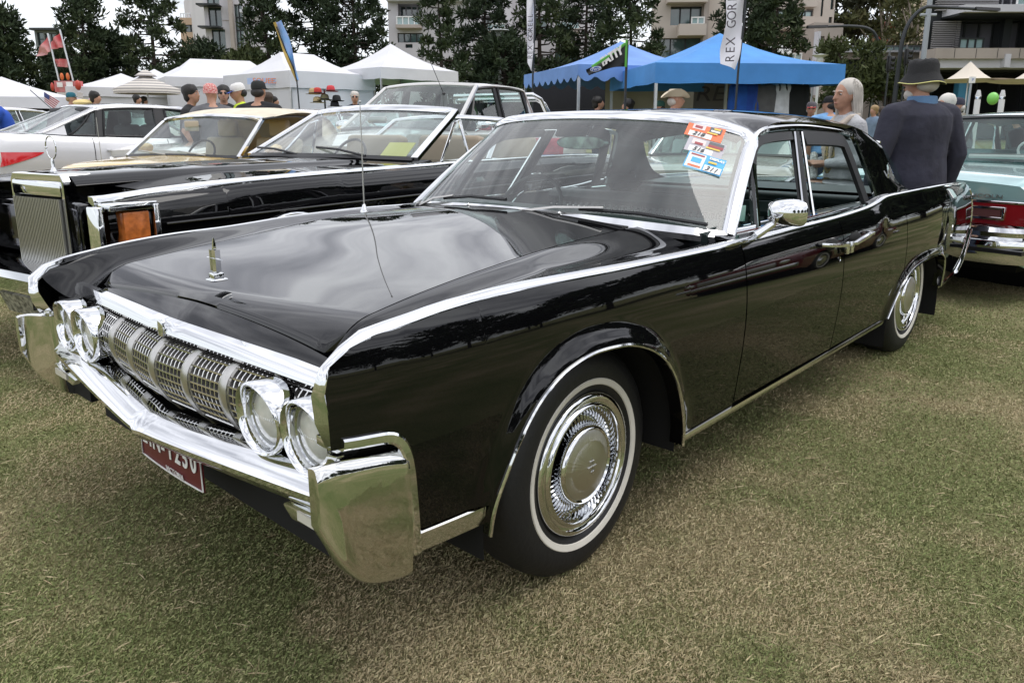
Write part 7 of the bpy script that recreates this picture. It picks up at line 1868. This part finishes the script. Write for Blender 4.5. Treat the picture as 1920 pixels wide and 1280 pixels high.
def quads_obj(name, V_, m_, parent):
    n = len(V_)//4; me = bpy.data.meshes.new(name); me.vertices.add(n*4); me.vertices.foreach_set('co', V_.astype(np.float32).ravel()); me.loops.add(n*4); me.loops.foreach_set('vertex_index', np.arange(n*4, dtype=np.int32)); me.polygons.add(n); me.polygons.foreach_set('loop_start', np.arange(0, n*4, 4, dtype=np.int32)); me.polygons.foreach_set('loop_total', np.full(n, 4, dtype=np.int32)); me.update(); me.validate(); me.materials.append(m_)
    o = bpy.data.objects.new(name, me); COL.objects.link(o); o.parent = parent; return o
def tree(label, kind_, loc, H, Rr, seed, name='pine_tree', m_=None, bark=None, group='trees behind the marquees', per=70, size=.34, z0=.12):
    rng = np.random.default_rng(seed); t = thing(name, label, 'tree', loc, seed*1.7, group); cl = []
    b = MB(); lean = rng.normal(size=2)*.02*H; tr = [np.array([lean[0]*q**2, lean[1]*q**2, H*q*.97-.3]) for q in np.linspace(0, 1, 9)]
    b.tube(tr, list(np.linspace(.030*H*.8, .004*H, 9)), 9, up=(1, 0, 0))
    limbs = MB()
    if kind_ in ('pine', 'slim', 'dense'):
        nb = {'pine': 46, 'slim': 30, 'dense': 80}[kind_]
        for i in range(nb):
            q = z0+(1-z0)*(i+.5)/nb; a = i*2.4+rng.normal()*.3
            env = {'pine': (1-q)**.55*(.75+.45*rng.random()), 'slim': (1-q)**.5*(.7+.6*rng.random()), 'dense': math.sin(PI*min(1, .25+.75*q))**.6*(.75+.4*rng.random())}[kind_]
            L_ = Rr*env+.15; base = np.array([lean[0]*q*q, lean[1]*q*q, H*q*.95]); dr = np.array([math.cos(a), math.sin(a), 0]); rise = .10+.25*rng.random()
            tip = base+dr*L_+np.array([0, 0, L_*rise]); mid = base+dr*L_*.55+np.array([0, 0, -.02*L_])
            limbs.tube([base, mid, tip], [.012*H*(1-q)*.6+.02, .03, .012], 5)
            k = max(1, int(L_/(.75 if kind_ != 'slim' else 1.1)))
            for j in range(k):
                w = 1-.75*j/max(1, k); w = 1 if k == 1 else w
                if kind_ == 'slim' and j > 0 and rng.random() < .4: continue
                c = base+(tip-base)*w+rng.normal(size=3)*np.array([.18, .18, .10])*L_*.35; cl.append((*c, (.30+.42*rng.random())*(.50+.20*math.sqrt(Rr))))
        cl.append((lean[0], lean[1], H*.98, .5))
    else:
        nb = 9
        for i in range(nb):
            a = i*2.4+rng.normal()*.4; q = .30+.35*rng.random(); base = np.array([0, 0, H*q]); dr = np.array([math.cos(a), math.sin(a), 0]); L_ = Rr*(.55+.5*rng.random()); tip = base+dr*L_+np.array([0, 0, H*(.25+.30*rng.random())])
            limbs.tube([base, base+(tip-base)*.5+np.array([0, 0, .04*H]), tip], [.014*H*.6, .05, .02], 5)
            for j in range(9 if kind_ == 'round' else 5):
                c = tip+rng.normal(size=3)*np.array([.30, .30, .16])*Rr; cl.append((*c, (.5+.6*rng.random())*(.35+.22*Rr)))
    b.build('trunk', bark or BARK, t); limbs.build('branches', bark or BARK, t)
    quads_obj('crown', leaves(np.array(cl), per, size, rng, squash=.62 if kind_ != 'gum' else .5), m_ or PINE, t)
    return t
def place_tree(src, label, u, D, sx, sz, rz):
    p = at(u, D); c = dup(src, None, p, rz); c.scale = (sx, sx, sz); c['label'] = label; return c
def tspec(u, vt, hw, D): g = at(u, D)[2]; return zat(vt, D)-g, hw/FPX*D
TL = [('airy pine with layered branches at the far left', 'pine', 40, 20, 44, 34, 3, PINE, .18), ('tall pine behind the red flags', 'pine', 172, -25, 44, 35, 5, PINE, .10), ('dense pine filling the gap right of the red flags', 'dense', 222, 58, 40, 37, 7, PINE2, .05), ('broad tall pine above the white marquees at left', 'pine', 300, -40, 70, 36, 9, PINE, .12), ('dense dark pine below the peach block', 'dense', 392, 78, 52, 38, 11, PINE2, .05),
      ('tall dark pine right of the glazed tower', 'pine', 520, -45, 52, 34, 13, PINE, .05), ('wide dark pine behind the striped stall', 'dense', 600, -35, 54, 36, 15, PINE2, .05), ('towering dark pine left of the white balconies', 'dense', 672, -45, 60, 35, 17, PINE2, .05), ('slim tufted pine before the white apartment wall', 'slim', 832, -20, 42, 32, 19, PINE, .10), ('dark pine beside the white street lamp', 'dense', 905, -45, 48, 36, 21, PINE2, .05),
      ('tall dark pine behind the slim white feather flag', 'pine', 1012, -65, 70, 35, 23, PINE, .05), ('tall dense pine above the scalloped marquee', 'dense', 1095, -50, 50, 37, 25, PINE2, .05), ('spreading pine left of the cream apartments', 'pine', 1182, -40, 76, 34, 27, PINE, .10), ('tall pine behind the lettered feather flag', 'dense', 1385, -50, 46, 34, 29, PINE2, .05), ('open-branched pine reaching right over the blue marquee', 'pine', 1440, -50, 58, 32, 31, PINE, .12),
      ('low dense pine at the left edge', 'dense', -8, 60, 34, 33, 33, PINE2, .05), ('low dark pine between the flags and the white marquees', 'dense', 135, 92, 44, 40, 35, PINE2, .03), ('low spreading pine under the slim tufted one', 'dense', 945, 66, 52, 33, 37, PINE2, .03), ('low dense pine below the glazed tower', 'dense', 470, 96, 40, 33, 39, OLIVE, .03)]
for (lb, kd, u, vt, hw, D, sd, m_, z0) in TL:
    H, Rr = tspec(u, vt, hw, D); tree(lb, kd, at(u, D), H, Rr, sd, m_=m_, z0=z0, per=150 if kd != 'dense' else 105, size=.21 if kd != 'slim' else .19)
for (lb, kd, u, vt, hw, D, sd, m_, bk, nm, sz) in (('brown-green broadleaf tree behind the cream corner block', 'round', 1585, -8, 52, 58, 41, OAK, BARK, 'broadleaf_tree', .5), ('pale gum tree with open crown against the sky', 'gum', 1640, -25, 60, 56, 43, GUM, PBARK, 'gum_tree', .42), ('gum tree beside the sandstone house', 'gum', 1698, -15, 42, 52, 45, GUM, PBARK, 'gum_tree', .40),
      ('small round tree before the retaining wall', 'round', 1592, 110, 34, 27, 47, OLIVE, BARK, 'street_tree', .2), ('small street tree between the arched poles', 'round', 1661, 128, 24, 26, 49, OLIVE, BARK, 'street_tree', .2), ('low shrubby tree left of the small round tree', 'round', 1560, 124, 20, 29, 51, OLIVE, BARK, 'street_tree', .2)):
    H, Rr = tspec(u, vt, hw, D); tree(lb, kd, at(u, D), H, Rr, sd, name=nm, m_=m_, bark=bk, per=42, size=sz, group=None)
# trees on the other side of the field, behind the photographer: seen only as reflections in the paint
src = tree('dark round tree across the field behind the photographer, seen in the paint', 'dense', (-6, -46, 0), 9, 4.5, 61, m_=PINE2, per=30, size=.5, group='trees across the field')
for i, (x, y, s_) in enumerate(((4, -50, .9), (14, -47, 1.15), (25, -52, 1.0), (-18, -42, 1.05), (-30, -34, 1.2), (38, -44, .9))):
    c = dup(src, None, (x, y, 0), i*1.3); c.scale = (s_, s_, s_)
for i, (dist, a) in enumerate(((38, -7), (42, -12), (37, -19), (41, -27), (36, -35), (43, -44), (38, -54))):
    c = dup(src, None, (CAM[0]+dist*math.cos(R(a)), CAM[1]+dist*math.sin(R(a)), 0), i*2.1); q = 1.15+.25*math.sin(i*2.3); c.scale = (q, q, q*1.1); c['label'] = 'tall dark tree to the right of the view, seen only in the paint'; c['group'] = 'trees right of the field'
# =================================================================== mown grass blades near the camera
GRASSB = bpy.data.materials.new('grass_blade'); GRASSB.use_nodes = True
_t = GRASSB.node_tree; _b = _t.nodes['Principled BSDF']; _b.inputs['Roughness'].default_value = .7; _b.inputs['Specular IOR Level'].default_value = .2
_a = _t.nodes.new('ShaderNodeAttribute'); _a.attribute_name = 'col'; _t.links.new(_a.outputs['Color'], _b.inputs['Base Color'])
def vnoise(x, y, sc, seed):
    rng = np.random.default_rng(seed); G = rng.random((64, 64)); xi = x*sc; yi = y*sc; x0 = np.floor(xi).astype(int); y0 = np.floor(yi).astype(int); fx = xi-x0; fy = yi-y0; fx = fx*fx*(3-2*fx); fy = fy*fy*(3-2*fy)
    g = lambda a, b: G[a % 64, b % 64]
    return (g(x0, y0)*(1-fx)+g(x0+1, y0)*fx)*(1-fy)+(g(x0, y0+1)*(1-fx)+g(x0+1, y0+1)*fx)*fy
def grass():
    rng = np.random.default_rng(5); N_ = 800000
    # spread over the view wedge, density falling with distance
    d = 1.15+8.4*rng.random(N_)**1.45; th = YAW+(rng.random(N_)-.5)*R(88)
    x = CAM[0]+d*np.cos(th); y = CAM[1]+d*np.sin(th); z = gz(x, y)
    patch = .40*vnoise(x, y, .8, 1)+.32*vnoise(x, y, 2.1, 2)+.28*vnoise(x, y, 6, 3)
    dry = np.clip((patch-.43)/.15, 0, 1); dry = np.clip(dry*.85+.08+rng.normal(size=N_)*.26, 0, 1)
    L_ = (.005+.012*rng.random(N_)**2.2)*(1+.05*d); w = (.0006+.0006*rng.random(N_))*(1+.22*d)
    stray = rng.random(N_) < .006; L_ = np.where(stray, .03+.05*rng.random(N_), L_); dry = np.where(stray, 1, dry)
    a = rng.random(N_)*2*PI; el = np.where(rng.random(N_) < .62, rng.random(N_)*.35, .25+rng.random(N_)*.8)
    el = np.where(stray, .05, el)
    dx, dy, dz = np.cos(a)*np.cos(el), np.sin(a)*np.cos(el), np.sin(el); sx, sy = -np.sin(a), np.cos(a)
    b0 = np.stack([x-sx*w, y-sy*w, z+.002], 1); b1 = np.stack([x+sx*w, y+sy*w, z+.002], 1); m0 = np.stack([x+dx*L_*.6+sx*w*.8, y+dy*L_*.6+sy*w*.8, z+dz*L_*.6+.006], 1); tp = np.stack([x+dx*L_, y+dy*L_, z+dz*L_*.85+.004], 1)
    V_ = np.stack([b0, b1, m0, tp], 1).reshape(-1, 3)
    o = quads_obj('grass_blades', V_, GRASSB, None); o['kind'] = 'stuff'
    g_ = np.array([.15, .195, .065]); g2 = np.array([.25, .265, .11]); s_ = np.array([.50, .42, .26]); s2 = np.array([.34, .27, .155])
    r1, r2 = rng.random(N_)[:, None], rng.random(N_)[:, None]
    col = (g_*(1-r1)+g2*r1)*(1-dry[:, None])+(s_*(1-r2)+s2*r2)*dry[:, None]; col *= (.75+.5*rng.random(N_))[:, None]
    col4 = np.concatenate([np.repeat(col, 4, 0), np.ones((N_*4, 1))], 1).astype(np.float32)
    at_ = o.data.color_attributes.new('col', 'FLOAT_COLOR', 'POINT'); at_.data.foreach_set('color', col4.ravel())
grass()
# =================================================================== ground
def ground_mat():
    m = bpy.data.materials.new('lawn'); m.use_nodes = True; t = m.node_tree; b = t.nodes['Principled BSDF']
    b.inputs['Roughness'].default_value = .95; b.inputs['Specular IOR Level'].default_value = .1
    tcn = t.nodes.new('ShaderNodeTexCoord')
    def nz(sc, det=6, ro=.6):
        n = t.nodes.new('ShaderNodeTexNoise'); n.inputs['Scale'].default_value = sc; n.inputs['Detail'].default_value = det; n.inputs['Roughness'].default_value = ro
        t.links.new(tcn.outputs['Object'], n.inputs['Vector']); return n
    def ramp(f, stops):
        r_ = t.nodes.new('ShaderNodeValToRGB'); t.links.new(f.outputs['Fac'], r_.inputs[0])
        r_.color_ramp.elements[0].position = stops[0][0]; r_.color_ramp.elements[0].color = (*stops[0][1], 1)
        r_.color_ramp.elements[1].position = stops[-1][0]; r_.color_ramp.elements[1].color = (*stops[-1][1], 1)
        for p, c in stops[1:-1]: e_ = r_.color_ramp.elements.new(p); e_.color = (*c, 1)
        return r_
    big = ramp(nz(.55, 7, .62), [(.36, (.15, .185, .065)), (.50, (.24, .24, .11)), (.64, (.40, .34, .20))])
    fine = ramp(nz(38, 6, .7), [(.30, (.40, .42, .34)), (.55, (1, 1, 1)), (.78, (1.25, 1.15, .95))])
    mul = t.nodes.new('ShaderNodeMix'); mul.data_type = 'RGBA'; mul.blend_type = 'MULTIPLY'; mul.inputs['Factor'].default_value = .85
    t.links.new(big.outputs[0], mul.inputs['A']); t.links.new(fine.outputs[0], mul.inputs['B'])
    t.links.new(mul.outputs['Result'], b.inputs['Base Color'])
    bp = t.nodes.new('ShaderNodeBump'); bp.inputs['Strength'].default_value = .8; bp.inputs['Distance'].default_value = .03
    n3 = nz(70, 5, .75); t.links.new(n3.outputs['Fac'], bp.inputs['Height']); t.links.new(bp.outputs[0], b.inputs['Normal'])
    return m
LAWN = ground_mat()
rs = np.r_[np.linspace(0, 12, 13), np.linspace(14, 70, 29), [90, 130, 200, 400, 900]]
an = np.linspace(0, 2*PI, 73)
rows = [[(CAM[0]+r_*math.cos(a), CAM[1]+r_*math.sin(a), float(gz(CAM[0]+r_*math.cos(a), CAM[1]+r_*math.sin(a)))) for r_ in rs] for a in an]
g = MB().grid(rows).build('ground', LAWN, None)
g['kind'] = 'structure'
